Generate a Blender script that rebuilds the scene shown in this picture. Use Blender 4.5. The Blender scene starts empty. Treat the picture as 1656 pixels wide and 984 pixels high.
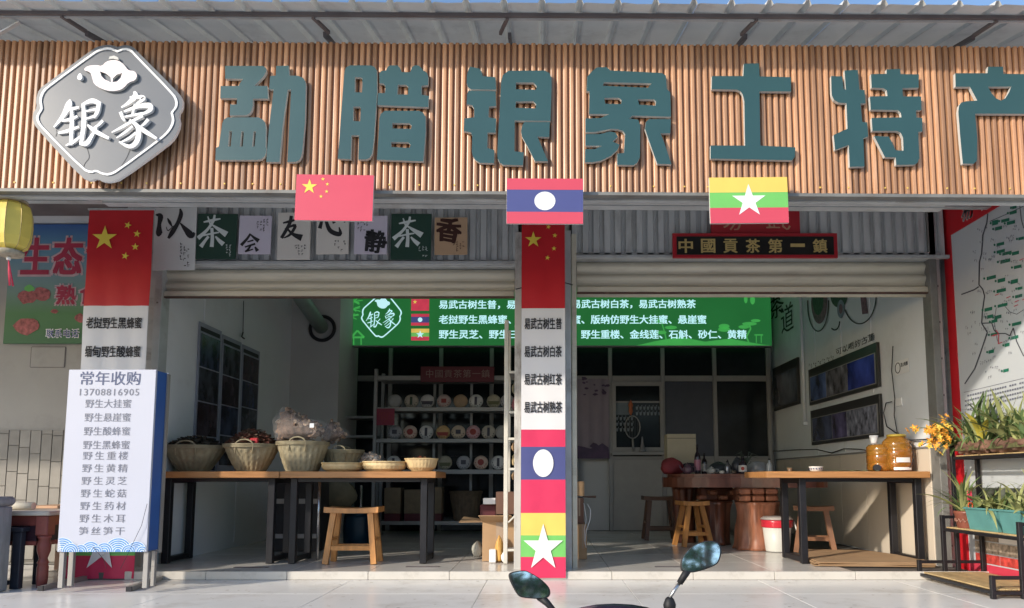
import bpy, math, random
from mathutils import Vector, Matrix
from mathutils.geometry import tessellate_polygon
R = math.radians
random.seed(7)
S = bpy.context.scene
COL = S.collection

# ---------------------------------------------------------------- camera
FPX, CX, CY, PITCH, EYE = 1180.0, 880.0, 657.0, R(5.7), 0.685
cam = bpy.data.cameras.new('camera')
cam_o = bpy.data.objects.new('camera', cam)
COL.objects.link(cam_o)
cam.sensor_width = 36
cam.lens = FPX * 36 / 1656
cam.shift_x = (828 - CX) / 1656
cam.shift_y = (CY - 492) / 1656
cam.clip_start = .05
cam.clip_end = 400
cam_o.location = (0, 0, EYE)
cam_o.rotation_euler = (R(90) + PITCH, 0, 0)
S.camera = cam_o

# ---------------------------------------------------------------- sky and sun
SUN_EL, SUN_AZ = R(21.8), math.atan2(-.75, -.66)      # azimuth from +Y towards +X
w = bpy.data.worlds.new('World')
S.world = w
w.use_nodes = True
nt = w.node_tree
bg = nt.nodes['Background']
sky = nt.nodes.new('ShaderNodeTexSky')
sky.sky_type = 'NISHITA'
sky.sun_disc = False
sky.sun_elevation = SUN_EL
sky.sun_rotation = SUN_AZ % (2 * math.pi)
sky.dust_density = .8
sky.ozone_density = 2.5
sky.air_density = 1.0
nt.links.new(sky.outputs[0], bg.inputs[0])
bg.inputs[1].default_value = .15
sun = bpy.data.lights.new('sun', 'SUN')
sun.energy = 2.4
sun.angle = R(1.8)
sun.color = (1, .90, .76)
sun_o = bpy.data.objects.new('sun', sun)
COL.objects.link(sun_o)
d = Vector((math.sin(SUN_AZ) * math.cos(SUN_EL), math.cos(SUN_AZ) * math.cos(SUN_EL), math.sin(SUN_EL)))
sun_o.rotation_euler = d.to_track_quat('Z', 'Y').to_euler()
S.view_settings.view_transform = 'Standard'
S.view_settings.look = 'None'
S.view_settings.exposure = .74
S.view_settings.gamma = 1
S.cycles.max_bounces = 8
S.cycles.diffuse_bounces = 5

# ---------------------------------------------------------------- measuring: photo pixel + a known plane -> place in the world
sn, cs = math.sin(PITCH), math.cos(PITCH)
def ray(px, py):
    a, b = (px - CX) / FPX, (CY - py) / FPX
    return a, cs - b * sn, sn + b * cs
def P(px, py, Y):
    a, y, z = ray(px, py)
    return Vector((a * Y / y, Y, EYE + z * Y / y))
def PX(px, py, X):
    a, y, z = ray(px, py)
    return Vector((X, y * X / a, EYE + z * X / a))
def PZ(px, py, z0):
    a, y, z = ray(px, py)
    k = (z0 - EYE) / z
    return Vector((a * k, y * k, z0))
def rect(x0, y0, x1, y1, Y):
    ym, xm = (y0 + y1) / 2, (x0 + x1) / 2
    return P(x0, ym, Y).x, P(x1, ym, Y).x, P(xm, y1, Y).z, P(xm, y0, Y).z      # X0 X1 Z0 Z1

# ---------------------------------------------------------------- materials
_m = {}
def mat(name, col, rough=.6, metal=0, vary=.12, scale=8, bump=0, bscale=None, emit=0, trans=0, stretch=(1, 1, 1),
        wear=None, wear_amt=.5, wear_scale=3, rnd=0, ior=1.45, alpha=1, spec=.5):
    if name in _m: return _m[name]
    m = bpy.data.materials.new(name)
    m.use_nodes = True
    n, l = m.node_tree.nodes, m.node_tree.links
    b = n['Principled BSDF']
    b.inputs['Roughness'].default_value = rough
    b.inputs['Metallic'].default_value = metal
    b.inputs['IOR'].default_value = ior
    b.inputs['Specular IOR Level'].default_value = spec
    b.inputs['Transmission Weight'].default_value = trans
    b.inputs['Alpha'].default_value = alpha
    tc = n.new('ShaderNodeTexCoord'); mp = n.new('ShaderNodeMapping')
    mp.inputs['Scale'].default_value = stretch
    l.new(tc.outputs['Object'], mp.inputs[0])
    vec = mp.outputs[0]
    oi = n.new('ShaderNodeObjectInfo')
    if rnd:
        ad = n.new('ShaderNodeVectorMath'); ad.operation = 'ADD'
        mu = n.new('ShaderNodeVectorMath'); mu.operation = 'SCALE'; mu.inputs['Scale'].default_value = 37
        cb = n.new('ShaderNodeCombineXYZ')
        for i in range(3): l.new(oi.outputs['Random'], cb.inputs[i])
        l.new(cb.outputs[0], mu.inputs[0]); l.new(vec, ad.inputs[0]); l.new(mu.outputs[0], ad.inputs[1])
        vec = ad.outputs[0]
    nz = n.new('ShaderNodeTexNoise')
    nz.inputs['Scale'].default_value = scale; nz.inputs['Detail'].default_value = 6
    l.new(vec, nz.inputs[0])
    rp = n.new('ShaderNodeValToRGB')
    c = Vector(col)
    rp.color_ramp.elements[0].position = .3; rp.color_ramp.elements[1].position = .7
    rp.color_ramp.elements[0].color = (*(c * (1 - vary)), 1)
    rp.color_ramp.elements[1].color = (*[min(1, q) for q in (c * (1 + vary))], 1)
    l.new(nz.outputs['Fac'], rp.inputs[0])
    out = rp.outputs[0]
    if wear:
        wn = n.new('ShaderNodeTexNoise'); wn.inputs['Scale'].default_value = wear_scale; wn.inputs['Detail'].default_value = 9
        wn.inputs['Roughness'].default_value = .7
        l.new(vec, wn.inputs[0])
        wr = n.new('ShaderNodeValToRGB'); wr.color_ramp.elements[0].position = .52; wr.color_ramp.elements[1].position = .72
        wr.color_ramp.elements[0].color = (0, 0, 0, 1); wr.color_ramp.elements[1].color = (wear_amt,) * 3 + (1,)
        l.new(wn.outputs['Fac'], wr.inputs[0])
        mx = n.new('ShaderNodeMix'); mx.data_type = 'RGBA'
        l.new(wr.outputs[0], mx.inputs['Factor']); l.new(out, mx.inputs['A']); mx.inputs['B'].default_value = (*wear, 1)
        out = mx.outputs['Result']
    if rnd:
        hs = n.new('ShaderNodeHueSaturation')
        mr = n.new('ShaderNodeMapRange'); mr.inputs['To Min'].default_value = 1 - rnd; mr.inputs['To Max'].default_value = 1 + rnd
        l.new(oi.outputs['Random'], mr.inputs[0]); l.new(mr.outputs[0], hs.inputs['Value']); l.new(out, hs.inputs['Color'])
        out = hs.outputs[0]
    l.new(out, b.inputs['Base Color'])
    # roughness wanders a little
    rr = n.new('ShaderNodeMapRange')
    rr.inputs['To Min'].default_value = max(0, rough * .82); rr.inputs['To Max'].default_value = min(1, rough * 1.2)
    l.new(nz.outputs['Fac'], rr.inputs[0]); l.new(rr.outputs[0], b.inputs['Roughness'])
    if emit:
        l.new(out, b.inputs['Emission Color']); b.inputs['Emission Strength'].default_value = emit
    if bump:
        bn = n.new('ShaderNodeTexNoise'); bn.inputs['Scale'].default_value = bscale or scale * 4; bn.inputs['Detail'].default_value = 5
        l.new(vec, bn.inputs[0])
        bp = n.new('ShaderNodeBump'); bp.inputs['Strength'].default_value = bump; bp.inputs['Distance'].default_value = .004
        l.new(bn.outputs['Fac'], bp.inputs['Height']); l.new(bp.outputs[0], b.inputs['Normal'])
    _m[name] = m
    return m

# ---------------------------------------------------------------- mesh helper
ORG = {}
class MB:
    def __init__(s): s.v, s.f, s.mi, s.sm = [], [], [], []
    def add(s, vs, fs, m=0, smooth=False):
        k = len(s.v); s.v += [tuple(v) for v in vs]
        for f in fs: s.f.append([i + k for i in f]); s.mi.append(m); s.sm.append(smooth)
        return s
    def box(s, x0, x1, y0, y1, z0, z1, m=0, bev=0):
        x0, x1 = min(x0, x1), max(x0, x1); y0, y1 = min(y0, y1), max(y0, y1); z0, z1 = min(z0, z1), max(z0, z1)
        if bev:
            bev = min(bev, (x1 - x0) * .45, (y1 - y0) * .45, (z1 - z0) * .45)
            r = []                                                     # chamfered box: 24 verts
            X, Y, Z, e = (x0, x1), (y0, y1), (z0, z1), bev
            idx = {}
            for i in (0, 1):
                for j in (0, 1):
                    for k in (0, 1):
                        sx, sy, sz = (1, -1)[i], (1, -1)[j], (1, -1)[k]
                        for a in range(3):
                            q = [X[i] + sx * e, Y[j] + sy * e, Z[k] + sz * e]
                            q[a] = (X, Y, Z)[a][(i, j, k)[a]]
                            idx[(i, j, k, a)] = len(r); r.append(q)
            fs = []
            for a in range(3):
                b_, c_ = (a + 1) % 3, (a + 2) % 3
                for t in (0, 1):
                    loop = []
                    for (p, q) in ((0, 0), (1, 0), (1, 1), (0, 1)):
                        key = [0, 0, 0]; key[a] = t; key[b_] = p; key[c_] = q
                        loop.append(idx[(*key, a)])
                    fs.append(loop if t else loop[::-1])
            for a in range(3):                                         # edges along axis a
                b_, c_ = (a + 1) % 3, (a + 2) % 3
                for p in (0, 1):
                    for q in (0, 1):
                        k0 = [0, 0, 0]; k0[b_] = p; k0[c_] = q; k1 = list(k0); k1[a] = 1
                        loop = [idx[(*k0, b_)], idx[(*k1, b_)], idx[(*k1, c_)], idx[(*k0, c_)]]
                        fs.append(loop if (p == q) else loop[::-1])
            for i in (0, 1):
                for j in (0, 1):
                    for k in (0, 1):
                        loop = [idx[(i, j, k, 0)], idx[(i, j, k, 1)], idx[(i, j, k, 2)]]
                        fs.append(loop if (i + j + k) % 2 else loop[::-1])
            return s.add(r, fs, m)
        v = [(x0, y0, z0), (x1, y0, z0), (x1, y1, z0), (x0, y1, z0), (x0, y0, z1), (x1, y0, z1), (x1, y1, z1), (x0, y1, z1)]
        return s.add(v, [(0, 3, 2, 1), (4, 5, 6, 7), (0, 1, 5, 4), (1, 2, 6, 5), (2, 3, 7, 6), (3, 0, 4, 7)], m)
    def obox(s, p0, p1, wx, wy, m=0, up=None):
        """bar of section wx * wy between two points"""
        p0, p1 = Vector(p0), Vector(p1); d = (p1 - p0).normalized()
        u = Vector(up) if up else (Vector((0, 1, 0)) if abs(d.y) < .9 else Vector((0, 0, 1)))
        a = d.cross(u).normalized() * wx / 2; b = d.cross(a).normalized() * wy / 2
        v = [p + i * a + j * b for p in (p0, p1) for i, j in ((-1, -1), (1, -1), (1, 1), (-1, 1))]
        return s.add(v, [(0, 1, 2, 3), (7, 6, 5, 4), (0, 4, 5, 1), (1, 5, 6, 2), (2, 6, 7, 3), (3, 7, 4, 0)], m)
    def tube(s, pts, r, n=8, m=0, cap=True, close=False):
        pts = [Vector(p) for p in pts]; N = len(pts)
        rs = r if isinstance(r, (list, tuple)) else [r] * N
        vs, prev = [], None
        for i, p in enumerate(pts):
            t = (pts[min(i + 1, N - 1)] - pts[max(i - 1, 0)]) if not close else pts[(i + 1) % N] - pts[i - 1]
            t.normalize()
            u = prev if prev is not None else (Vector((0, 0, 1)) if abs(t.z) < .9 else Vector((1, 0, 0)))
            a = t.cross(u).normalized(); b = a.cross(t).normalized(); prev = b
            vs += [p + (a * math.cos(2 * math.pi * k / n) + b * math.sin(2 * math.pi * k / n)) * rs[i] for k in range(n)]
        fs = []
        for i in range(N if close else N - 1):
            for k in range(n):
                j, q = (i + 1) % N, (k + 1) % n
                fs.append((i * n + k, i * n + q, j * n + q, j * n + k))
        s.add(vs, fs, m, True)
        if cap and not close:
            k = len(s.v) - N * n
            s.f.append([k + i for i in range(n)][::-1]); s.f.append([k + (N - 1) * n + i for i in range(n)]); s.mi += [m, m]; s.sm += [False, False]
        return s
    def lathe(s, prof, c, n=24, m=0, ex=1, ey=1, cap=True, smooth=True, rot=0):
        """prof: (radius, z) from bottom to top about the vertical through c"""
        vs = []
        for r, z in prof:
            vs += [(c[0] + ex * r * math.cos(2 * math.pi * k / n + rot), c[1] + ey * r * math.sin(2 * math.pi * k / n + rot), c[2] + z) for k in range(n)]
        fs = [(i * n + k, i * n + (k + 1) % n, (i + 1) * n + (k + 1) % n, (i + 1) * n + k) for i in range(len(prof) - 1) for k in range(n)]
        k0 = len(s.v)
        s.add(vs, fs, m, smooth)
        if cap:
            s.f.append([k0 + i for i in range(n)][::-1]); s.f.append([k0 + (len(prof) - 1) * n + i for i in range(n)]); s.mi += [m, m]; s.sm += [False, False]
        return s
    def prism(s, outer, holes, y0, y1, m=0, side=None, plane='Y'):
        """outline in the X-Z plane (front at y0); plane 'X': outline in Y-Z, front at x = y0; plane 'Z' in X-Y"""
        side = m if side is None else side
        loops = [list(outer)] + [list(h) for h in holes]
        def put(a, b, t):
            return (a, t, b) if plane == 'Y' else (t, a, b) if plane == 'X' else (a, b, t)
        flat = [q for lp in loops for q in lp]
        tris = tessellate_polygon([[Vector((a, b, 0)) for a, b in lp] for lp in loops])
        n = len(flat)
        s.add([put(a, b, y0) for a, b in flat], [t for t in tris], m)
        if y1 is not None:
            s.add([put(a, b, y1) for a, b in flat], [tuple(reversed(t)) for t in tris], m)
            for lp in loops:
                L = len(lp)
                s.add([put(a, b, y0) for a, b in lp] + [put(a, b, y1) for a, b in lp],
                      [(i, (i + 1) % L, (i + 1) % L + L, i + L) for i in range(L)], side)
        return s
    def build(s, name, mats, parent=None, **kw):
        me = bpy.data.meshes.new(name)
        o = bpy.data.objects.new(name, me)
        off = ORG.get(parent.name, Vector()) if parent else Vector()
        me.from_pydata([(a - off.x, b - off.y, c - off.z) for a, b, c in s.v], [], s.f)
        for m in (mats if isinstance(mats, (list, tuple)) else [mats]): me.materials.append(m)
        me.polygons.foreach_set('material_index', s.mi)
        me.polygons.foreach_set('use_smooth', s.sm)
        me.update()
        COL.objects.link(o)
        o.parent = parent
        ORG[o.name] = off
        tag(o, **kw)
        return o
def tag(o, label=None, cat=None, group=None, kind=None):
    if label: o['label'] = label
    if cat: o['category'] = cat
    if group: o['group'] = group
    if kind: o['kind'] = kind
    return o
def thing(name, label, cat, loc=(0, 0, 0), group=None, kind=None):
    o = bpy.data.objects.new(name, None)
    o.empty_display_size = .1
    COL.objects.link(o); o.location = loc
    ORG[o.name] = Vector(loc)
    return tag(o, label, cat, group, kind)
def one(name, mats, mb, label, cat, group=None):
    return mb.build(name, mats, None, label=label, cat=cat, group=group)
def copy_tree(o, parent=None, dloc=None, rotz=None, label=None):
    c = o.copy(); COL.objects.link(c)
    if parent: c.parent = parent
    if dloc: c.location = Vector(o.location) + Vector(dloc)
    if rotz is not None: c.rotation_euler.z = rotz
    if label: c['label'] = label
    for ch in [x for x in COL.objects if x.parent == o]: copy_tree(ch, c)
    return c
def inst(me, name, parent, loc, rot=(0, 0, 0), sc=(1, 1, 1)):
    """one more piece sharing mesh data; loc in world coordinates"""
    o = bpy.data.objects.new(name, me); COL.objects.link(o)
    o.parent = parent
    o.location = Vector(loc) - (ORG.get(parent.name, Vector()) if parent else Vector())
    o.rotation_euler = rot; o.scale = sc
    return o
def mesh_of(mb, mats, name='piece'):
    me = bpy.data.meshes.new(name)
    me.from_pydata(mb.v, [], mb.f)
    for m in (mats if isinstance(mats, (list, tuple)) else [mats]): me.materials.append(m)
    me.polygons.foreach_set('material_index', mb.mi); me.polygons.foreach_set('use_smooth', mb.sm); me.update()
    return me

# ---------------------------------------------------------------- writing
def glyphs(text, bold=.012, spacing=1.0):
    cu = bpy.data.curves.new('t', 'FONT'); cu.body = text; cu.resolution_u = 2
    cu.space_character = spacing
    o = bpy.data.objects.new('t', cu); COL.objects.link(o)
    me = bpy.data.meshes.new_from_object(o)
    vs = [tuple(v.co) for v in me.vertices]; fs = [tuple(p.vertices) for p in me.polygons]
    bpy.data.objects.remove(o); bpy.data.meshes.remove(me); bpy.data.curves.remove(cu)
    return vs, fs
def text_into(mb, text, box, put, bold=.012, spacing=1.0, shear=0, m=0, wob=0, nrm=(0, -1, 0)):
    """lay the writing into box=(a0,a1,b0,b1) of a surface; put(a,b) gives the point"""
    vs, fs = glyphs(text, bold, spacing)
    x0, x1 = min(v[0] for v in vs), max(v[0] for v in vs); y0, y1 = min(v[1] for v in vs), max(v[1] for v in vs)
    out = []
    for x, y, _ in vs:
        u, v = (x - x0) / (x1 - x0), (y - y0) / max(1e-6, y1 - y0)
        u += shear * (v - .5) + wob * math.sin(v * 7 + u * 5) * .03
        v += wob * (.5 - u) * .12 + wob * .03 * math.sin(u * 9)
        out.append((box[0] + u * (box[1] - box[0]), box[2] + v * (box[3] - box[2])))
    # heavier strokes: the outline again, shifted a hair sideways, each a fraction of a millimetre above the last
    kx, ky = (box[1] - box[0]) / (x1 - x0) * bold * 1.2, (box[3] - box[2]) / max(1e-6, y1 - y0) * bold * 1.2
    for i, (du, dv) in enumerate(((0, 0),) if bold < .004 else ((-.5, 0), (.5, .0)) if bold < .013 else ((-1, -.6), (1, -.6), (-1, .6), (1, .6))):
        mb.add([tuple(a + n * i * .00035 for a, n in zip(put(p + du * kx, q + dv * ky), nrm)) for p, q in out], fs, m)
def ftext(mb, text, px, Y, **k):
    """front-facing writing; px = pixel box x0,y0,x1,y1 at depth Y"""
    X0, X1, Z0, Z1 = rect(*px, Y)
    text_into(mb, text, (X0, X1, Z0, Z1), lambda a, b: (a, Y, b), **k)
def star(cx, cz, r, rot=0, k=.382):
    return [(cx + (r if i % 2 == 0 else r * k) * math.sin(i * math.pi / 5 + rot), cz + (r if i % 2 == 0 else r * k) * math.cos(i * math.pi / 5 + rot)) for i in range(10)]
def ell(cx, cz, rx, rz, n=28):
    return [(cx + rx * math.cos(2 * math.pi * i / n), cz + rz * math.sin(2 * math.pi * i / n)) for i in range(n)]
def brush(mb, strokes, conv, depth0, step=.0004, m=0, thick=None):
    """brush strokes: each a list of (x, y, width) in drawing units; conv -> (a, b) on the surface; each lies a hair above the last"""
    for si, st in enumerate(strokes):
        pts = []
        for i in range(len(st) - 1):                                   # resample with Catmull-Rom
            p0, p1, p2, p3 = st[max(i - 1, 0)], st[i], st[i + 1], st[min(i + 2, len(st) - 1)]
            for k in range(5):
                t = k / 5
                pts.append(tuple(.5 * ((2 * p1[j]) + (p2[j] - p0[j]) * t + (2 * p0[j] - 5 * p1[j] + 4 * p2[j] - p3[j]) * t * t + (3 * p1[j] - p0[j] - 3 * p2[j] + p3[j]) * t ** 3) for j in range(3)))
        pts.append(st[-1])
        L, Rr = [], []
        for i, (x, y, wd) in enumerate(pts):
            xa, ya, _ = pts[max(i - 1, 0)]; xb, yb, _ = pts[min(i + 1, len(pts) - 1)]
            dx, dy = xb - xa, yb - ya; q = math.hypot(dx, dy) or 1
            nx, ny = -dy / q, dx / q
            L.append((x + nx * wd / 2, y + ny * wd / 2)); Rr.append((x - nx * wd / 2, y - ny * wd / 2))
        y = depth0 - step * si
        n = len(L)
        vs = [conv(*q, y) for q in L] + [conv(*q, y) for q in Rr]
        mb.add(vs, [(i, i + 1, n + i + 1, n + i) for i in range(n - 1)], m)
        if thick:
            vb = [conv(*q, depth0 + thick) for q in L] + [conv(*q, depth0 + thick) for q in Rr]
            k = len(mb.v) - 2 * n
            mb.v += [tuple(v) for v in vb]
            for i in range(n - 1):
                for f in ((k + i, k + i + 1, k + 2 * n + i + 1, k + 2 * n + i), (k + n + i, k + n + i + 1, k + 3 * n + i + 1, k + 3 * n + i)):
                    mb.f.append(list(f)); mb.mi.append(m); mb.sm.append(False)
            for i in (0, n - 1):
                mb.f.append([k + i, k + n + i, k + 3 * n + i, k + 2 * n + i]); mb.mi.append(m); mb.sm.append(False)
def fmk(x0, y0, x1, y1, Y, th=.012, inset=0):
    """front-facing board as box args"""
    X0, X1, Z0, Z1 = rect(x0, y0, x1, y1, Y)
    return (X0 + inset, X1 - inset, Y, Y + th, Z0 + inset, Z1 - inset)
# ---------------------------------------------------------------- palette
TILE = mat('terrace_tile', (.84, .82, .79), .24, spec=.3, vary=.05, scale=1.5, wear=(.52, .47, .41), wear_amt=.6, wear_scale=2.2, rnd=.02)
FTILE = mat('floor_tile', (.68, .65, .61), .2, vary=.05, scale=2, wear=(.38, .35, .31), wear_amt=.4, wear_scale=3, rnd=.04)
GROUT = mat('grout', (.12, .11, .10), .9)
CONC = mat('concrete', (.30, .30, .29), .85, vary=.2, scale=2, bump=.4, wear=(.16, .16, .15), wear_amt=.6)
ROAD = mat('road_pale_for_bounce', (.48, .47, .45), .9, vary=.15, scale=3, bump=.4)  # unseen road, kept pale to bounce more light up under the canopy
WALL = mat('white_wall', (.74, .77, .80), .55, vary=.05, scale=1.2, wear=(.42, .42, .41), wear_amt=.3, wear_scale=1.5)
BACKW = mat('back_wall', (.56, .56, .55), .7, vary=.08, scale=1.5)
BEIGE = mat('beige_wainscot', (.62, .54, .44), .45, vary=.06, scale=2, stretch=(1, 1, .2))
PLAST = mat('old_plaster', (.46, .47, .48), .85, vary=.15, scale=3, bump=.3, wear=(.12, .12, .12), wear_amt=.7, wear_scale=2.5, stretch=(.5, 1, 2))
NWALL = mat('neighbour_wall', (.36, .34, .31), .8, vary=.08, scale=2, bump=.15, wear=(.25, .24, .22), wear_amt=.5)
BRICKT = mat('grey_brick_tile', (.28, .26, .23), .7, vary=.12, scale=8, bump=.2, rnd=.12)
STEEL = mat('galvanised_steel', (.46, .48, .49), .45, .15, vary=.12, scale=6, wear=(.2, .14, .1), wear_amt=.5, wear_scale=4)
STEELD = mat('weathered_steel', (.17, .15, .15), .6, .3, vary=.2, scale=6, wear=(.10, .06, .05), wear_amt=.6)
CLAD = mat('grey_cladding', (.52, .54, .55), .45, .1, vary=.1, scale=2, wear=(.18, .17, .16), wear_amt=.5, wear_scale=3, stretch=(3, 1, .6))
SHUT = mat('shutter_beige', (.60, .57, .47), .45, .1, vary=.08, scale=3, wear=(.22, .18, .13), wear_amt=.5, wear_scale=2, stretch=(.5, 1, 3))
ROOFM = mat('roof_sheet', (.58, .59, .57), .6, 0, vary=.1, scale=3, wear=(.22, .2, .18), wear_amt=.6, wear_scale=2)
SLAT = mat('brown_slat', (.44, .235, .125), .36, spec=.7, vary=.26, scale=3, stretch=(6, 6, .5), rnd=.3, wear=(.58, .38, .25), wear_amt=.5, wear_scale=6)
SLATB = mat('brown_slat_groove', (.20, .09, .05), .5, vary=.15, scale=4)
TEAL = mat('dark_teal_board', (.030, .080, .084), .3, vary=.08, scale=2, spec=.6)
PALE = mat('pale_edge', (.55, .55, .53), .5, vary=.05)
WHITE = mat('white_paint', (.80, .80, .80), .4, vary=.02)
INK = mat('black_ink', (.02, .02, .025), .6, vary=.05)
BLACKM = mat('black_metal', (.018, .018, .022), .4, .3, vary=.15)
DARKG = mat('dark_glass', (.012, .015, .018), .12, vary=.2, spec=.35)
ALU = mat('aluminium_grey', (.30, .29, .28), .5, .3, vary=.06)
WOODT = mat('orange_wood', (.42, .20, .075), .38, vary=.22, scale=6, stretch=(.6, 8, 8), wear=(.25, .1, .04), wear_amt=.4)
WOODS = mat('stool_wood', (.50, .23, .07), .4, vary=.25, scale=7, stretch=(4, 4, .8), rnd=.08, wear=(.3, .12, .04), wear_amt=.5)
CARD = mat('cardboard', (.42, .27, .15), .8, vary=.1, scale=5, bump=.1)
RED = mat('banner_red', (.50, .012, .02), .45, vary=.05)
REDB = mat('board_red', (.60, .05, .09), .35, vary=.03)
YEL = mat('star_yellow', (.80, .62, .08), .5, vary=.04)
BLUE = mat('banner_blue', (.065, .075, .22), .5, vary=.05)
GREEN = mat('banner_green', (.16, .50, .12), .5, vary=.04)
YELB = mat('banner_yellow', (.78, .55, .12), .5, vary=.04)
PINKR = mat('banner_crimson', (.62, .03, .10), .5, vary=.04)
CLOTH = mat('banner_white', (.68, .67, .68), .55, vary=.03, scale=2)

# translucency added to the roof sheets to brighten their underside
_n, _l = ROOFM.node_tree.nodes, ROOFM.node_tree.links
_t = _n.new('ShaderNodeBsdfTranslucent'); _t.inputs[0].default_value = (.50, .53, .52, 1); _x = _n.new('ShaderNodeMixShader'); _x.inputs[0].default_value = .10
_l.new(_n['Principled BSDF'].outputs[0], _x.inputs[1]); _l.new(_t.outputs[0], _x.inputs[2]); _l.new(_x.outputs[0], _n['Material Output'].inputs['Surface'])
ANGLE = mat('dull_angle_iron', (.20, .20, .19), .6, .2, vary=.2, scale=5, wear=(.1, .07, .05), wear_amt=.6)
GROUT2 = mat('tile_joint', (.19, .175, .155), .9)

# ---------------------------------------------------------------- ground and floor
YS, YB, YSTEP = 5.85, 9.87, 5.50
XL, XR = -3.13, 3.14
MB().box(-60, 60, -60, 60, -1.05, -.75).build('road', ROAD, kind='structure')
MB().box(-9, 9, 3.55, 11, -.749, -.075).build('terrace_base', CONC, kind='structure')
ter = MB().box(-9, 9, 3.55, 9, -.075, -.066).build('terrace', GROUT, kind='structure')
tw, th = 1.0, .80
tm = mesh_of(MB().box(0, tw - .003, 0, th - .003, -.006, .006, bev=.0015), TILE, 'tile')
for j, y in enumerate((3.55, 4.05, 4.85, 5.65)):
    for i in range(-8, 8):
        x = -.42 + i * tw
        if y > 5 and x > -3.7: continue
        inst(tm, 'tile', ter, (x, y, -.066), sc=(1, .62 if y < 4 else 1, 1))
fl = MB().box(XL - .25, XR + .08, YSTEP + .005, YB + .1, -.073, -.006).build('shop_floor', GROUT, kind='structure')
ts = .602
ftm = mesh_of(MB().box(0, ts - .004, 0, ts - .004, -.006, .0, bev=.0015), FTILE, 'floor_tile')
for j in range(7):
    for i in range(-5, 5):
        x0 = -.70 + i * ts
        if x0 > XR: continue
        inst(ftm, 'tile', fl, (x0, YSTEP + .03 + j * ts, 0), sc=(1, 1, 1))
edg = mesh_of(MB().box(0, ts - .003, 0, .028, -.058, .002, bev=.003), mat('edge_tile_cream', (.58, .55, .50), .3, vary=.05, scale=3, wear=(.3, .27, .23), wear_amt=.5, wear_scale=5), 'edge_tile')
for i in range(-4, 7):
    x0 = -.70 + i * ts
    if x0 > 3.2: continue
    inst(edg, 'step_tile', fl, (x0, YSTEP, 0))
gm = MB()                                                             # dust, grit and scuffs on the terrace
for i in range(420):
    x, y = random.uniform(-3.6, 3.2), 4.2 + 1.28 * random.random(); q = random.choice((.003, .004, .006, .010)) * random.uniform(.6, 1.3); a0 = random.uniform(0, 6.28)
    gm.add([(x + q * random.uniform(.5, 1.6) * math.cos(a0 + k * 1.256), y + q * random.uniform(.5, 1.3) * math.sin(a0 + k * 1.256), -.0592) for k in range(5)], [(0, 1, 2, 3, 4)])
for i in range(26):
    x, y = random.uniform(-3.2, 3), random.uniform(4.3, 5.4); L_ = random.uniform(.04, .22); an = random.uniform(-.5, .5); w_ = random.uniform(.001, .003)
    gm.add([(x, y - w_, -.0590), (x + L_ * math.cos(an), y + L_ * math.sin(an) - w_ * .3, -.0590), (x + L_ * math.cos(an), y + L_ * math.sin(an) + w_ * .3, -.0590), (x, y + w_, -.0590)], [(0, 1, 2, 3)])
gm.build('dust_marks', mat('dust_brown', (.38, .34, .29), .9, vary=.3), ter, kind='stuff')
# chips and dark marks along the step edge
mk = MB()
for i in range(26):
    x = random.uniform(-2.9, 3.0); q = random.uniform(.01, .05)
    mk.add([(x, YSTEP + .006, .0035), (x + q, YSTEP + .003, .0035), (x + q * .9, YSTEP + .018, .0035), (x + q * .3, YSTEP + .014, .0035)], [(0, 1, 2, 3)])
mk.build('chipped_edge', CONC, fl)
for (a, b, c, e) in ((656, 918, 710, 915), (1060, 918, 1108, 916), (377, 919, 432, 917)):
    p0, p1 = PZ(a, b, 0), PZ(c, b, 0)
    MB().box(p0.x, p1.x, p0.y, p0.y + .045, .001, .006).build('drain_slot', STEELD, fl)

# ---------------------------------------------------------------- shop shell
lw = MB().box(XL - .12, XL, YS + .06, YB + .1, -.07, 3.4).build('wall_left', WALL, kind='structure')
MB().box(XR, XR + .10, YS + .06, YB + .1, -.07, 3.4).build('wall_right', WALL, kind='structure')
MB().box(XL - .12, XR + .1, YB + .1, YB + .2, -.07, 3.4).build('wall_back', BACKW, kind='structure')
MB().box(XL - .3, XR + .3, YS - .1, YB + .2, 3.4, 3.5).build('ceiling', BACKW, kind='structure')
colx = P(545, 700, 8.9).x
MB().box(XL + .001, colx, 8.9, YB + .099, -.001, 3.399).build('wall_recess', BACKW, kind='structure')
wr = bpy.data.objects['wall_right']; 
# beige lower boards on the right wall, PVC boards with seams
y = 5.93
while y < 9.7:
    y2 = min(y + .6, YB)
    MB().box(XR - .012, XR - .001, y, y2 - .006, .004, .93, bev=.002).build('wainscot_board', BEIGE, wr)
    y = y2
MB().box(XR - .018, XR - .0005, 5.93, YB, .935, .95).build('trim', ALU, wr)
for yy in (6.9, 7.6, 8.35):
    MB().box(XR - .006, XR - .0005, yy, yy + .012, .96, 3.39).build('trim', WALL, wr)
for yy in (6.6, 7.45):
    MB().box(XL + .0005, XL + .006, yy, yy + .012, .05, 3.39).build('trim', WALL, lw)

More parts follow.
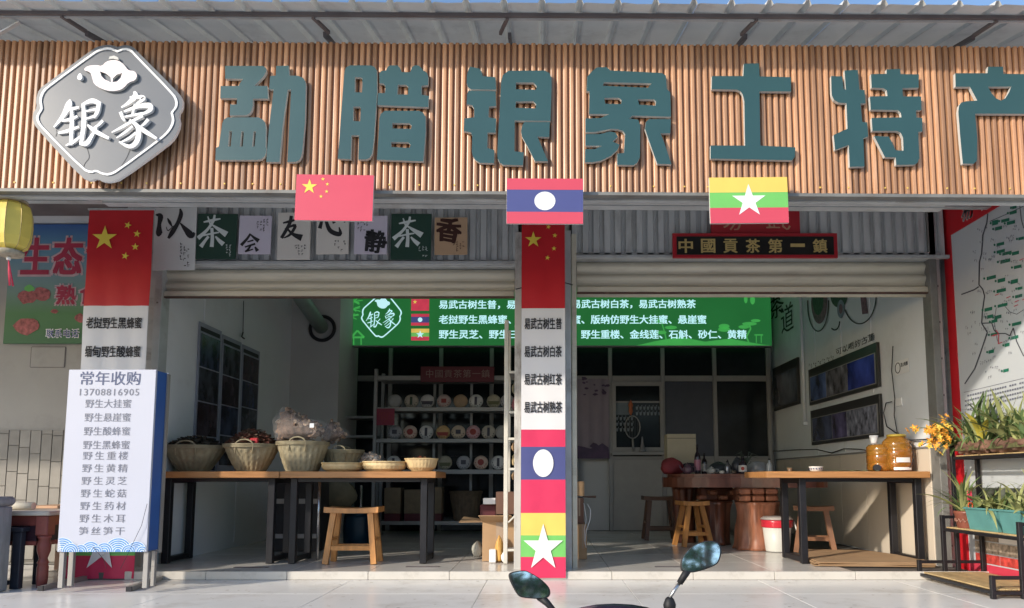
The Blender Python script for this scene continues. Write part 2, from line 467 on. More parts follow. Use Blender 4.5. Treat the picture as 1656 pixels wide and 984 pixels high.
# ---------------------------------------------------------------- neighbour on the left
nb = thing('neighbour_building', 'grey neighbouring shop front with brick tile lower wall at the left edge', 'building', (-6, 6.6, -.06))
MB().box(-9.5, XL - .121, 6.6, 6.75, -.065, 3.9).build('wall', NWALL, nb)
zt = P(60, 361, 6.55).z
MB().box(-9.5, XL - .38, 5.95, 6.599, zt, 3.5).build('lintel', PLAST, nb)
MB().box(-9.5, XL - .38, 5.93, 6.3, zt - .025, zt - .001).build('lintel_edge', STEELD, nb)
bz1 = P(50, 696, 6.6).z
MB().box(-5.2, XL - .13, 6.592, 6.599, -.05, bz1 - .002).build('mortar', GROUT2, nb)
bw, bh = .098, .235
bm = mesh_of(MB().box(0, bw - .006, 0, .010, 0, bh - .005, bev=.002), BRICKT, 'brick')
for i in range(20):
    off = random.uniform(0, bh)
    x = -3.26 - i * bw
    z = -.05 - off
    while z < bz1 - .002:
        z0, z1 = max(z, -.048), min(z + bh, bz1)
        if z1 - z0 > .03:
            inst(bm, 'brick', nb, (x - bw, 6.580, z0), sc=(1, 1, (z1 - z0) / bh))
        z += bh
q = rect(51, 562, 105, 594, 6.6)
MB().box(q[0], q[1], 6.592, 6.5985, q[2], q[3], bev=.002).build('cover_plate', NWALL, nb)
for e in ((q[0] - .006, q[0], q[2], q[3]), (q[1], q[1] + .006, q[2], q[3]), (q[0], q[1], q[3], q[3] + .006), (q[0], q[1], q[2] - .006, q[2])):
    MB().box(e[0], e[1], 6.594, 6.5995, e[2], e[3]).build('cover_edge', STEELD, nb)
# pier between neighbour and shop
pc = thing('corner_post', 'grey steel channel post beside the left shutter', 'post', (XL - .1, 5.8, 0), 'steel posts of the shop front')
x0, x1 = P(245, 560, 5.8).x, P(257, 560, 5.8).x
MB().box(x0, x1, 5.80, 5.93, -.004, 3.1, bev=.003).build('channel', STEEL, pc)
MB().box(x0 - .28, x0 - .003, 5.84, 5.93, -.06, 3.1).build('infill', PLAST, pc)
for z in (.3, .9, 1.5, 2.1):
    MB().lathe([(.008, 0), (.008, .006)], (0, 0, 0), 8).build('bolt', STEEL, pc) if 0 else MB().box((x0 + x1) / 2 - .006, (x0 + x1) / 2 + .006, 5.793, 5.80, z, z + .012).build('bolt', STEELD, pc)

# right post and outer wall
rp = thing('corner_post', 'dark grey steel post right of the right hand shutter', 'post', (XR + .1, 5.8, 0), 'steel posts of the shop front')
x0, x1 = P(1512, 600, 5.8).x, P(1524, 600, 5.8).x
MB().box(x0, x1, 5.80, 5.93, -.004, 3.1, bev=.003).build('channel', ANGLE, rp)
MB().box(x1 + .002, x1 + .055, 5.86, 5.93, -.004, 3.1).build('trim_strip', PALE, rp)
for k in range(9):
    MB().box(x1 + .02, x1 + .036, 5.853, 5.861, .15 + k * .3, .166 + k * .3).build('bolt', STEELD, rp)
MB().box(3.33, 3.6, 3.4, 5.98, -.07, 3.2).box(3.245, 3.9, 5.981, 6.2, -.07, 3.4).build('wall_outer_right', PLAST, kind='structure')

# ---------------------------------------------------------------- middle pillar with shutter rails
pl = thing('pillar', 'grey steel pillar between the two shutters behind the long banner', 'pillar', (0, 5.8, 0))
pxa, pxb = P(843, 650, 5.8).x, P(913, 650, 5.8).x
MB().box(pxa + .02, pxb + .01, 5.62, 5.95, -.004, 3.1).build('core', STEEL, pl)
PEEL = mat('peeling_white_paint', (.50, .49, .47), .6, vary=.1, scale=6, bump=.3, wear=(.16, .12, .10), wear_amt=.9, wear_scale=7, stretch=(1, 1, .35))
for a, b, yy, mm in ((832, 843, 5.70, PEEL), (914, 924, 5.66, STEEL), (925, 933, 5.74, SHUT)):
    MB().box(P(a, 650, yy).x, P(b, 650, yy).x, yy, yy + .09, -.004, 2.66, bev=.003).build('guide_rail', mm, pl)
p = [P(925, 905, 5.64), P(914, 903, 5.64)]
# wire round the pillar
MB().tube([P(834, 468, 5.69), P(842, 466, 5.67), P(915, 458, 5.62), P(926, 461, 5.68)], .004, 6).build('wire', INK, pl)

# ---------------------------------------------------------------- roller shutters
def shutter(xa, xb, ytop, ybot, label):
    Y = YS
    X0, X1 = P(xa, 450, Y).x, P(xb, 450, Y).x
    zt_, zb = P((xa + xb) / 2, ytop, Y).z, P((xa + xb) / 2, ybot, Y).z
    t = thing('roller_shutter', label, 'shutter', ((X0 + X1) / 2, Y, zb), 'rolled up shutters')
    MB().box(X0 - .03, X1 + .03, Y - .05, Y + .25, zt_, zt_ + .055, bev=.004).build('head_rail', STEEL, t)
    pitch = .098
    z = zt_ - .004
    while z > zb + .06:
        mb = MB(); prof = []
        for k in range(9):
            u = k / 8
            prof.append((Y + .03 - .022 * math.sin(math.pi * min(1, u * 1.25)) * (1 if u < .8 else .4), z - u * (pitch - .006)))
        prof.append((Y + .03, z - pitch + .002))
        n = len(prof)
        vs = [(X0, a, b) for a, b in prof] + [(X1, a, b) for a, b in prof]
        mb.add(vs, [(i, i + n, i + n + 1, i + 1) for i in range(n - 1)], 0, False)
        mb.box(X0, X1, Y + .031, Y + .036, z - pitch, z)
        mb.build('shutter_slat', SHUT, t)
        z -= pitch
    MB().box(X0, X1, Y - .012, Y + .035, zb, zb + .045, bev=.004).build('bottom_bar', SHUT, t)
    MB().box(X0, X1, Y - .014, Y + .02, zb - .012, zb - .001).build('rubber_seal', mat('rust_seal', (.10, .06, .05), .8, wear=(.3, .2, .15), wear_amt=.8, wear_scale=6), t)
    MB().box(X0 - .05, X1 + .05, Y + .05, Y + .45, zb + .16, 3.3).build('shutter_box', STEELD, t)
    return t
shutter(258, 832, 434, 480, 'beige roller shutter rolled up over the baskets on the left')
shutter(933, 1511, 422, 473, 'beige roller shutter rolled up over the tea table on the right')

# corrugated grey cladding over the shutters
def cladding(xa, xb, ya, yb, label, Y=5.80):
    X0, X1 = P(xa, 390, Y).x, P(xb, 390, Y).x
    z0, z1 = P(880, yb, Y).z, 3.12
    t = thing('cladding', label, 'wall cladding', ((X0 + X1) / 2, Y, z0), 'corrugated cladding over the shutters')
    pitch = .0885; n = int((X1 - X0) / pitch) + 1; sheet = 11
    for s0 in range(0, n, sheet):
        mb = MB(); pts = []
        for i in range(s0, min(n, s0 + sheet)):
            x = X0 + i * pitch
            for u, dd in ((0, 0), (.50, 0), (.60, .026), (.78, .026), (.80, .020), (.86, .020), (.88, .026), (.92, .026)):
                pts.append((min(x + u * pitch, X1), Y + dd))
        pts.append((min(X0 + min(n, s0 + sheet) * pitch, X1), Y))
        m_ = len(pts)
        mb.add([(a, b, z0) for a, b in pts] + [(a, b, z1) for a, b in pts], [(i, i + 1, i + 1 + m_, i + m_) for i in range(m_ - 1)])
        mb.build('cladding_sheet', CLAD, t)
    MB().box(X0, X1, Y + .03, Y + .08, z0, z1).build('backing', STEELD, t)
    MB().box(X0 - .02, X1 + .02, Y - .035, Y - .001, z0 - .03, z0 - .001, bev=.003).build('flashing', STEEL, t)
cladding(252, 838, 345, 424, 'grey corrugated cladding carrying the row of calligraphy boards')
cladding(925, 1527, 345, 414, 'grey corrugated cladding behind the black and red name board')

# ---------------------------------------------------------------- canopy roof
rf = thing('canopy_roof', 'grey corrugated sheet roof with purlins over the shop sign', 'roof', (0, 3.8, 3.3))
def rz(x, y): return 3.262 + (y - 3.735) * .27 - .0050 * x
rib = .207
nr = 64
for s0 in range(0, nr, 4):
    mb = MB(); pts = []
    for i in range(s0, s0 + 4):
        x = -9.1 + i * rib  # roof also carried far left, out of view, for its shade
        for u, dz in ((0, 0), (.06, .004), (.4, .001), (.80, .0), (.86, .028), (.94, .028), (1, 0)):
            pts.append((x + u * rib, dz + random.uniform(-.0015, .0015)))
    m_ = len(pts); ys = [3.735, 3.92, 4.3, 5.1, 6.1]
    vs = [(a, yy + (random.uniform(-.003, .003) if yy < 3.8 else 0), rz(a, yy) + dz) for yy in ys for a, dz in pts]
    vs2 = [(a, b, c + .0015) for a, b, c in vs]
    fs = [(r * m_ + i, r * m_ + i + 1, (r + 1) * m_ + i + 1, (r + 1) * m_ + i) for r in range(len(ys) - 1) for i in range(m_ - 1)]
    mb.add(vs, [f[::-1] for f in fs])
    mb.build('roof_sheet', ROOFM, rf)
def bar(y, w_, h_, name, mm, dz=0):
    mb = MB(); xa, xb = -9.2, 4.1
    for i in range(8):
        a, b = xa + (xb - xa) * i / 8, xa + (xb - xa) * (i + 1) / 8
    mb.add([(x, yy, rz(x, y) - dz - hz) for x in (xa, xb) for yy, hz in ((y, 0), (y + w_, 0), (y + w_, h_), (y, h_))],
           [(0, 1, 2, 3), (7, 6, 5, 4), (0, 4, 5, 1), (1, 5, 6, 2), (2, 6, 7, 3), (3, 7, 4, 0)])
    mb.build(name, mm, rf)
bar(3.865, .018, .020, 'purlin', STEELD, .004)
bar(3.884, .012, .006, 'purlin_lip', STEEL, .03)
bar(4.5, .05, .06, 'purlin', STEELD, .004)
for px in (112, 512, 822, 1218, 1600):
    X = P(px, 48, 3.95).x
    MB().obox((X, 3.875, rz(X, 3.875) - .03), (X + .05 * (1 if px < 800 else -1), 4.02, rz(X, 4.02) - .07), .016, .02).build('rafter', STEELD, rf)
    MB().obox((X, 4.1, rz(X, 4.1) - .05), (X, 5.8, rz(X, 5.8) - .05), .02, .03).build('rafter', STEELD, rf)
    MB().box(X - .03, X + .03, 5.72, 5.79, 2.9, rz(X, 5.75) - .09).build('upright', STEELD, rf)
MB().obox(P(-10, 60, 3.9), P(32, 36, 3.9), .008, .02).build('brace', STEEL, rf)

# ---------------------------------------------------------------- fascia
FY = 4.05
fa = thing('shop_fascia', 'wide fascia of upright brown slats carrying the green shop name', 'fascia', (0, FY, 2.3))
def fz0(x): return 2.338 - .0066 * x - .010
def fz1(x): return 3.232 - .0066 * x - .004
xa, xb = -9.0, 3.6  # bare panel extended unseen to the left, to shade the neighbouring front
MB().add([(x, y, z) for x in (xa, xb) for y, z in ((FY + .014, fz0(x)), (FY + .03, fz0(x)), (FY + .03, fz1(x)), (FY + .014, fz1(x)))],
         [(0, 1, 2, 3), (7, 6, 5, 4), (0, 4, 5, 1), (1, 5, 6, 2), (2, 6, 7, 3), (3, 7, 4, 0)]).build('groove_panel', SLATB, fa)
H = fz1(0) - fz0(0); xa = -5.7
sp = .0372
a, b, c_ = .0105, .0140, .0138
smb = MB().add([(-b, c_, 0), (-a, .002, 0), (-a * .55, 0, 0), (a * .55, 0, 0), (a, .002, 0), (b, c_, 0), (-b, c_, H), (-a, .002, H), (-a * .55, 0, H), (a * .55, 0, H), (a, .002, H), (b, c_, H)],
               [(i, i + 1, i + 7, i + 6) for i in range(5)] + [(5, 4, 3, 2, 1, 0), (6, 7, 8, 9, 10, 11)])
sme = mesh_of(smb, SLAT, 'slat')
x = xa + .02
while x < xb:
    inst(sme, 'slat', fa, (x, FY, fz0(x) + random.uniform(-.003, .003)))
    x += sp
def tbar(y0, y1, z0, z1, name, mm, xa=-9.0, xb=3.6):
    MB().add([(x, y, z - .0066 * x) for x in (xa, xb) for y, z in ((y0, z0), (y1, z0), (y1, z1), (y0, z1))],
             [(0, 1, 2, 3), (7, 6, 5, 4), (0, 4, 5, 1), (1, 5, 6, 2), (2, 6, 7, 3), (3, 7, 4, 0)]).build(name, mm, fa)
tbar(FY - .004, FY + .05, 2.308, 2.3265, 'bottom_angle', ANGLE)
tbar(FY + .06, FY + .10, 2.30, 2.35, 'frame_tube', STEEL)
tbar(FY + .06, FY + .10, 3.12, 3.18, 'frame_tube', STEEL)
# steel channel seen under the fascia, two pale lips
cxa, cxb = P(165, 335, 4.55).x, P(1527, 335, 4.55).x
tbar(4.55, 4.62, 2.438, 2.50, 'channel', STEEL, cxa, cxb)
tbar(4.535, 4.549, 2.447, 2.453, 'channel_lip', PALE, cxa, cxb)
tbar(4.535, 4.549, 2.472, 2.478, 'channel_lip', PALE, cxa, cxb)
tbar(5.2, 5.26, 2.70, 2.78, 'channel', STEEL)
for px in (170, 470):
    X = P(px, 325, 4.6).x
    MB().obox((X - .12, 4.60, 2.50 - .0066 * X), (X + .06, 5.2, 2.72), .04, .05).build('bracket', STEEL, fa)
# little screw heads along the lower edge
for i in range(34):
    X = -3.2 + i * .19 + random.uniform(-.04, .04)
    MB().box(X - .004, X + .004, FY - .004, FY - .0005, fz0(X) + .03, fz0(X) + .038).build('screw', YELB, fa)

# ---------------------------------------------------------------- the big green characters
LY0, LY1 = 4.020, 4.042
def glyph(ox, oy, comps, label, sc=5.467):
    pts = [p for o, _h in comps for p in o]
    cxp = ox + (min(p[0] for p in pts) + max(p[0] for p in pts)) / 2 / sc
    base = P(cxp, oy + max(p[1] for p in pts) / sc, LY0)
    t = thing('sign_character', label, 'sign letter', base, 'green characters of the shop name')
    for o, hs in comps:
        cv = lambda p: (lambda v: (v.x, v.z))(P(ox + p[0] / sc, oy + p[1] / sc, LY0))
        MB().prism([cv(p) for p in o], [[cv(p) for p in h] for h in hs], LY0, LY1, 0, 1).build('stroke', [TEAL, PALE], t)
glyph(340, 95, [
    ([(130,65),(465,65),(490,80),(495,115),(470,160),(390,240),(505,243),(512,355),(378,355),(376,420),(365,460),(348,485),(320,500),(172,503),(175,405),(235,405),(238,352),(88,350),(92,243),(250,242),(268,210),(290,180),(132,178)], []),
    ([(105,575),(120,540),(150,520),(430,520),(465,540),(485,570),(492,610),(490,780),(497,800),(492,840),(475,870),(450,890),(415,897),(45,897),(50,790),(75,778),(95,650)], [[(168,640),(192,640),(180,778),(155,778)], [(275,645),(297,645),(287,778),(262,778)], [(382,645),(404,645),(392,778),(370,778)]]),
    ([(582,65),(692,62),(700,150),(780,153),(820,170),(842,205),(846,240),(838,550),(815,820),(803,870),(785,900),(755,914),(682,915),(715,275),(685,275),(660,450),(640,600),(612,915),(495,915),(520,600),(560,275),(520,270),(530,155),(578,150)], [])],
    'leftmost big green sign character 勐, two stacked pieces and a tall right part')
glyph(540, 95, [
    ([(92,120),(105,80),(140,60),(325,60),(360,75),(380,105),(382,300),(355,700),(338,840),(315,880),(285,893),(215,892),(222,680),(155,678),(148,890),(35,885),(70,400)], [[(185,165),(235,165),(252,178),(248,300),(185,298)], [(172,425),(228,425),(238,440),(232,555),(170,552)]]),
    ([(400,135),(420,110),(460,105),(475,75),(495,60),(560,60),(582,80),(600,120),(675,120),(690,75),(715,60),(750,62),(775,85),(790,110),(822,125),(835,160),(832,235),(775,240),(775,320),(838,330),(835,430),(385,412),(390,305),(450,305),(455,245),(440,222),(403,216)], [[(565,232),(635,232),(658,250),(655,318),(560,318)]]),
    ([(402,530),(415,490),(450,462),(750,462),(788,478),(810,515),(812,650),(790,910),(380,895),(398,620)], [[(515,570),(665,572),(688,592),(680,622),(515,618)], [(505,738),(655,740),(678,762),(668,790),(505,782)]])],
    'second big green sign character 腊 with a tall moon piece on its left')
glyph(740, 95, [
    ([(110,72),(190,88),(212,115),(220,155),(335,165),(340,275),(118,272),(90,250),(80,215),(82,150),(95,100)], []),
    ([(95,284),(335,290),(340,420),(278,425),(272,520),(340,530),(335,655),(265,655),(262,790),(325,810),(322,925),(195,922),(160,900),(135,865),(125,820),(130,690),(120,655),(55,640),(60,530),(145,520),(145,440),(125,412),(80,405),(84,320)], []),
    ([(450,108),(770,106),(812,128),(830,170),(832,250),(822,552),(505,548),(502,820),(585,830),(578,945),(405,940),(372,920),(355,885),(350,840),(385,200),(400,145)], [[(515,212),(670,212),(700,245),(695,275),(515,272)], [(515,380),(670,378),(695,405),(690,440),(510,436)]]),
    ([(590,562),(815,562),(810,695),(705,690),(740,770),(800,910),(685,908),(620,780),(570,690),(560,640),(572,590)], [])],
    'third big green sign character 银 in three pieces above the blue striped flag')
glyph(935, 95, [
    ([(80,160),(120,115),(165,78),(250,75),(285,105),(740,128),(775,150),(785,270),(815,300),(820,515),(480,505),(450,530),(530,540),(550,590),(547,870),(520,925),(490,943),(345,940),(345,840),(405,835),(415,670),(395,640),(350,625),(290,622),(150,650),(65,650),(65,530),(200,525),(275,492),(95,490),(100,290),(75,288)],
     [[(228,210),(650,220),(618,258),(218,240)], [(230,348),(360,348),(385,370),(380,402),(240,400)], [(525,360),(670,362),(688,380),(685,415),(540,408)]]),
    ([(65,668),(190,668),(280,645),(330,655),(350,690),(305,735),(365,760),(350,805),(290,860),(200,905),(120,918),(60,916),(62,800),(150,800),(212,772),(65,770)], []),
    ([(600,560),(625,535),(820,535),(815,662),(728,662),(760,740),(825,935),(700,932),(645,780),(590,620)], [])],
    'fourth big green sign character 象 with curved strokes at its lower left')
glyph(1140, 95, [([(345,45),(480,42),(483,158),(760,165),(762,292),(482,290),(490,770),(800,785),(795,870),(770,900),(50,885),(50,768),(355,770),(348,380),(335,320),(315,290),(280,275),(60,272),(62,155),(340,155)], [])],
      'fifth big green sign character 土, a cross on a long bar')
glyph(1335, 95, [
    ([(50,155),(150,158),(160,270),(180,275),(168,105),(285,100),(300,275),(345,280),(355,395),(310,398),(325,560),(370,565),(378,690),(335,705),(345,955),(215,958),(205,765),(85,810),(72,675),(195,620),(185,395),(115,390),(75,365),(55,325),(52,270)], []),
    ([(540,95),(660,92),(665,138),(825,140),(825,258),(680,262),(685,335),(845,335),(850,455),(800,460),(805,522),(855,525),(858,645),(820,648),(830,880),(815,920),(790,938),(625,942),(620,875),(525,872),(430,685),(560,690),(620,810),(690,815),(685,700),(665,655),(630,640),(415,640),(408,525),(672,520),(665,480),(640,457),(400,452),(392,335),(548,332),(540,280),(510,262),(408,258),(402,138),(540,135)], [])],
    'sixth big green sign character 特 in two tall pieces')
glyph(1500, 95, [([(245,130),(530,130),(535,72),(668,72),(670,135),(1000,140),(1000,255),(920,260),(870,375),(1000,380),(1000,490),(420,488),(440,700),(437,900),(410,930),(312,930),(290,700),(272,470),(280,415),(300,388),(340,378),(440,372),(375,250),(248,250)], [[(535,250),(740,248),(720,300),(690,350),(650,372),(605,352),(565,305)]])],
      'last big green sign character 产 cut off by the right edge of the photo')

# ---------------------------------------------------------------- round cornered shop emblem
EMB = 1
em = thing('shop_emblem', 'large grey diamond emblem with a white teapot and two brushed characters', 'sign', P(175, 290, 3.99))
EMG = mat('emblem_grey', (.115, .125, .14), .3, vary=.05, scale=2, spec=.6)
def ev(p): v = P(40 + p[0] / 3.937, 60 + p[1] / 3.937, 3.975); return (v.x, v.z)
def smooth_loop(pts, it=2):
    for _ in range(it):
        o = []
        for i in range(len(pts)):
            a, b = pts[i], pts[(i + 1) % len(pts)]
            o += [(a[0] * .75 + b[0] * .25, a[1] * .75 + b[1] * .25), (a[0] * .25 + b[0] * .75, a[1] * .25 + b[1] * .75)]
        pts = o
    return pts
outl = [(440,72),(480,58),(540,48),(588,62),(592,64),(640,50),(690,62),(722,98),(965,340),(1006,395),(1003,455),(978,492),(990,560),(955,640),(905,690),(610,905),(545,925),(490,920),(457,898),(420,918),(365,900),(100,610),(55,550),(50,490),(78,450),(70,400),(92,330),(150,290)]
MB().prism([ev(p) for p in smooth_loop(outl, 1)], [], 3.975, 3.995, 0, 1).build('board', [EMG, WHITE], em)
ln = smooth_loop([(448,95),(490,76),(540,68),(585,85),(596,90),(640,70),(685,84),(708,112),(955,365),(978,410),(975,450),(945,485),(950,500),(957,545),(930,600),(880,650),(595,862),(540,887),(495,880),(457,860),(422,872),(375,852),(115,590),(78,540),(76,505),(104,465),(102,440),(95,400),(115,345),(170,300)], 1)
cxe, cye = 525, 478
MB().prism([ev(p) for p in ln], [[ev((cxe + (p[0] - cxe) * .966, cye + (p[1] - cye) * .966)) for p in ln]], 3.969, 3.9745, 0).build('border_line', WHITE, em)
def ev2(p): v = P(40 + p[0] / 3.937, 60 + p[1] / 3.937, 3.96); return (v.x, v.z)
pot = smooth_loop([(372,212),(400,185),(460,180),(492,188),(520,158),(560,148),(600,152),(635,180),(660,215),(700,218),(718,245),(705,278),(662,290),(632,325),(600,342),(545,347),(490,332),(442,302),(430,260),(420,225)], 1)
MB().prism([ev2(p) for p in pot], [[ev2(p) for p in [(480,220),(520,235),(548,258),(552,292),(510,272),(488,250)]], [ev2(p) for p in [(622,230),(585,242),(562,265),(560,290),(590,285),(612,262)]]], 3.958, 3.9745, 0, 1).build('teapot', [mat('pale_pink', (.80, .70, .72), .4, vary=.03), PALE], em)
MB().prism([ev2(p) for p in [(535,142),(542,126),(570,120),(595,132),(600,148),(565,140)]], [], 3.958, 3.9745).build('teapot_knob', PALE, em)
MB().prism([ev2(p) for p in smooth_loop([(352,225),(372,258),(352,280),(330,262)], 1)], [], 3.958, 3.9745).build('drop', WHITE, em)
YIN = [[(288,398,8),(280,430,34),(245,500,24),(185,575,8)],[(262,462,12),(300,458,18),(345,448,12)],[(235,535,10),(290,525,18),(335,505,12)],[(212,612,10),(270,600,18),(345,572,12)],[(298,460,16),(300,560,22),(292,690,16)],[(262,692,6),(310,670,18),(355,632,8)],[(372,425,16),(378,540,26),(358,688,18)],[(368,432,12),(430,408,26),(484,428,20)],[(475,420,22),(462,480,22),(440,516,12)],[(390,475,10),(455,462,12)],[(385,525,10),(455,505,14)],[(355,682,14),(395,680,26),(430,630,18),(462,578,6)],[(402,562,10),(450,602,24),(538,648,16)],[(500,535,16),(470,565,14),(430,588,6)]]
XIANG = [[(700,350,12),(706,380,30),(660,425,18),(618,452,8)],[(672,390,14),(735,385,20),(760,395,22),(712,432,12)],[(612,480,18),(628,520,16),(640,540,8)],[(636,478,12),(720,448,20),(795,440,30),(800,470,22),(742,500,10)],[(640,512,10),(755,490,14)],[(705,430,10),(690,500,14)],[(755,505,16),(690,540,16),(620,580,14),(558,612,6)],[(672,532,12),(725,580,26),(722,660,28),(675,702,22),(605,672,8)],[(692,572,12),(645,610,14),(590,648,6)],[(715,612,12),(668,650,14),(610,678,6)],[(705,555,10),(765,602,24),(845,652,14)],[(792,530,18),(765,560,14),(735,582,6)]]
def evd(a, b, y): v = P(40 + a / 3.937, 60 + b / 3.937, 3.962); return (v.x, y, v.z)
mb = MB(); brush(mb, [[(x, y, w_ * 1.15) for x, y, w_ in s] for s in YIN + XIANG], evd, 3.962, thick=.012); mb.build('brush_characters', WHITE, em)
mb = MB()
for pts in ([(388, 700), (402, 760), (375, 800), (362, 835)], [(662, 715), (640, 765), (600, 830)], [(192, 585), (196, 605), (188, 628)]):
    brush(mb, [[(x, y, 3) for x, y in pts]], evd, 3.9735)
mb.build('loose_wires', INK, em)
# ================================================================ signs and banners
def marks(mb, x0, y0, x1, y1, cols, rows, Y, put=None, fill=.8, m=0):
    """tiny unreadable print: specks in columns"""
    put = put or (lambda a, b: tuple(P(a, b, Y)))
    cw, ch = (x1 - x0) / cols, (y1 - y0) / rows
    for i in range(cols):
        stop = rows if i % 3 else int(rows * random.uniform(.6, 1))
        for j in range(stop):
            if random.random() > fill: continue
            for _ in range(3):
                a = x0 + (i + random.uniform(.12, .5)) * cw; b = y0 + (j + random.uniform(.08, .7)) * ch
                ww, hh = (cw * .45, ch * .16) if random.random() < .6 else (cw * .14, ch * .6)
                mb.add([put(a, b), put(a + ww, b), put(a + ww, b + hh), put(a, b + hh)], [(0, 3, 2, 1)], m)
def sheet(mb, X0, X1, z0, z1, Y, f, m=0, n=10, k=None):
    k = k or max(2, int((z1 - z0) / .06))
    vs = [(X0 + (X1 - X0) * i / n, f(X0 + (X1 - X0) * i / n, z0 + (z1 - z0) * j / k) + Y, z0 + (z1 - z0) * j / k) for j in range(k + 1) for i in range(n + 1)]
    mb.add(vs, [(j * (n + 1) + i, j * (n + 1) + i + 1, (j + 1) * (n + 1) + i + 1, (j + 1) * (n + 1) + i) for j in range(k) for i in range(n)], m, True)

def banner(xl, xr, ys, lines, label, Y, rip, tiltx=0):
    X0, X1 = xl, xr
    zz = [P(880, y, Y).z for y in ys]      # red|white|red|blue|red|yellow|green|crimson
    t = thing('hanging_banner', label, 'banner', ((X0 + X1) / 2, Y, zz[-1]), 'tall flag banners')
    mats = [RED, CLOTH, PINKR, BLUE, PINKR, YELB, GREEN, PINKR]
    names = ['red_panel', 'white_panel', 'red_stripe', 'blue_stripe', 'red_stripe', 'yellow_stripe', 'green_stripe', 'red_stripe']
    for i in range(8):
        mb = MB(); sheet(mb, X0, X1, zz[i + 1], zz[i], Y, rip); 
        n0 = len(mb.v)
        sheet(mb, X0, X1, zz[i + 1], zz[i], Y + .003, rip)
        mb.build(names[i], mats[i], t)
    W = X1 - X0
    def flat(shape, y, mm, name):
        mb = MB(); tri = tessellate_polygon([[Vector((a, b, 0)) for a, b in shape]])
        mb.add([(a, rip(a, b) + y, b) for a, b in shape], tri); mb.build(name, mm, t)
    h = zz[0] - zz[1]
    sz = zz[0] - .30 * h
    flat([(a, b) for a, b in star(X0 + .27 * W, sz, W * .20)], Y - .007, YEL, 'large_star')
    for u, v, ro in ((.62, .165, .3), (.77, .255, .1), (.75, .39, 0), (.60, .485, .2)):
        flat(star(X0 + u * W, zz[0] - v * h, W * .062, ro), Y - .007, YEL, 'small_star')
    for txt, yc in lines:
        a, b = P(880, yc + 9, Y).z, P(880, yc - 9, Y).z
        mb = MB(); text_into(mb, txt, (X0 + .07 * W, X1 - .08 * W, a, b), lambda p, q: (p, rip(p, q) + Y - .006, q), bold=.022)
        mb.build('lettering', INK, t)
    zc = (zz[3] + zz[4]) / 2
    flat(ell((X0 + X1) / 2, zc, W * .23, (zz[3] - zz[4]) * .42), Y - .007, WHITE, 'white_disc')
    zc = (zz[5] + zz[8]) / 2
    r = (zz[5] - zz[8]) * .335
    flat([((X0 + X1) / 2 + (a - (X0 + X1) / 2) * .86, b) for a, b in star((X0 + X1) / 2, zc - r * .12, r * 1.12)], Y - .008, WHITE, 'white_star')
    MB().box(X0 - .01, X1 + .01, Y - .008, Y + .008, zz[0] - .002, zz[0] + .012).build('top_rod', STEEL, t)
    return t
banner(P(843, 650, 5.5).x, P(914, 650, 5.5).x, (342, 499, 695, 723, 776, 830, 866, 901, 935),
       [('易武古树生普', 524), ('易武古树白茶', 569), ('易武古树红茶', 614), ('易武古树熟茶', 659)],
       'tall flag banner on the middle pillar, red top with four lines about tea', 5.485,
       lambda x, z: .0015 * math.sin(x * 30 + z * 3))
banner(P(145, 340, 5.5).x, P(249, 340, 5.5).x, (340, 495, 692, 720, 772, 826, 862, 899, 936),
       [('老挝野生黑蜂蜜', 523), ('缅甸野生酸蜂蜜', 569)],
       'tall flag banner hanging behind the white sign stand, its lines about honey', 5.5,
       lambda x, z: .010 * math.sin(x * 34 + z * 1.5) * min(1, max(0, 2.5 - z)) + .004 * math.sin(z * 9))

# ---- three flag boards hung on the fascia
def flagboard(x0, y0, x1, y1, bands, label, cat='flag', rot=0):
    Y = 3.965
    X0, X1, Z0, Z1 = rect(x0, y0, x1, y1, Y)
    t = thing('flag_board', label, cat, ((X0 + X1) / 2, Y, Z0), 'flag boards on the fascia')
    t.rotation_euler = (0, rot, 0)
    MB().box(X0, X1, Y + .004, Y + .016, Z0, Z1, bev=.001).build('board', PALE, t)
    z = Z1
    for fr, mm, nm in bands:
        z2 = z - fr * (Z1 - Z0)
        MB().box(X0 + .001, X1 - .001, Y, Y + .0035, z2 + .0002, z - .0002).build(nm, mm, t); z = z2
    return t, X0, X1, Z0, Z1, Y
GRED = mat('flag_board_red', (.60, .06, .09), .22, vary=.02, spec=.9)
GBLU = mat('flag_board_blue', (.07, .075, .22), .25, vary=.02, spec=.8)
t, X0, X1, Z0, Z1, Y = flagboard(477, 283, 603, 357, [(1, GRED, 'red_field')], 'red flag board with one large and four small yellow stars', rot=R(.8))
for u, v, r, ro in ((.175, .27, .045, 0), (.345, .10, .011, .3), (.405, .21, .011, .1), (.40, .37, .011, 0), (.33, .48, .011, .2)):
    W, H = X1 - X0, Z1 - Z0
    MB().prism(star(X0 + u * W, Z1 - v * H, r), [], Y - .0015, Y - .0003).build('star', YEL, t)
t, X0, X1, Z0, Z1, Y = flagboard(819, 289, 943, 362, [(.25, GRED, 'red_stripe'), (.49, GBLU, 'blue_stripe'), (.26, GRED, 'red_stripe')], 'red and blue striped flag board with a white disc', rot=R(.3))
MB().prism(ell((X0 + X1) / 2, (Z0 + Z1) / 2, (X1 - X0) * .137, (X1 - X0) * .125), [], Y - .0015, Y - .0003).build('white_disc', WHITE, t)
t, X0, X1, Z0, Z1, Y = flagboard(1148, 287, 1275, 361, [(.33, YELB, 'yellow_stripe'), (.335, GREEN, 'green_stripe'), (.335, GRED, 'red_stripe')], 'yellow, green and red striped flag board with a big white star', rot=R(-.5))
MB().prism(star((X0 + X1) / 2, (Z0 + Z1) / 2 - .005, (Z1 - Z0) * .37), [], Y - .0015, Y - .0003).build('white_star', WHITE, t)

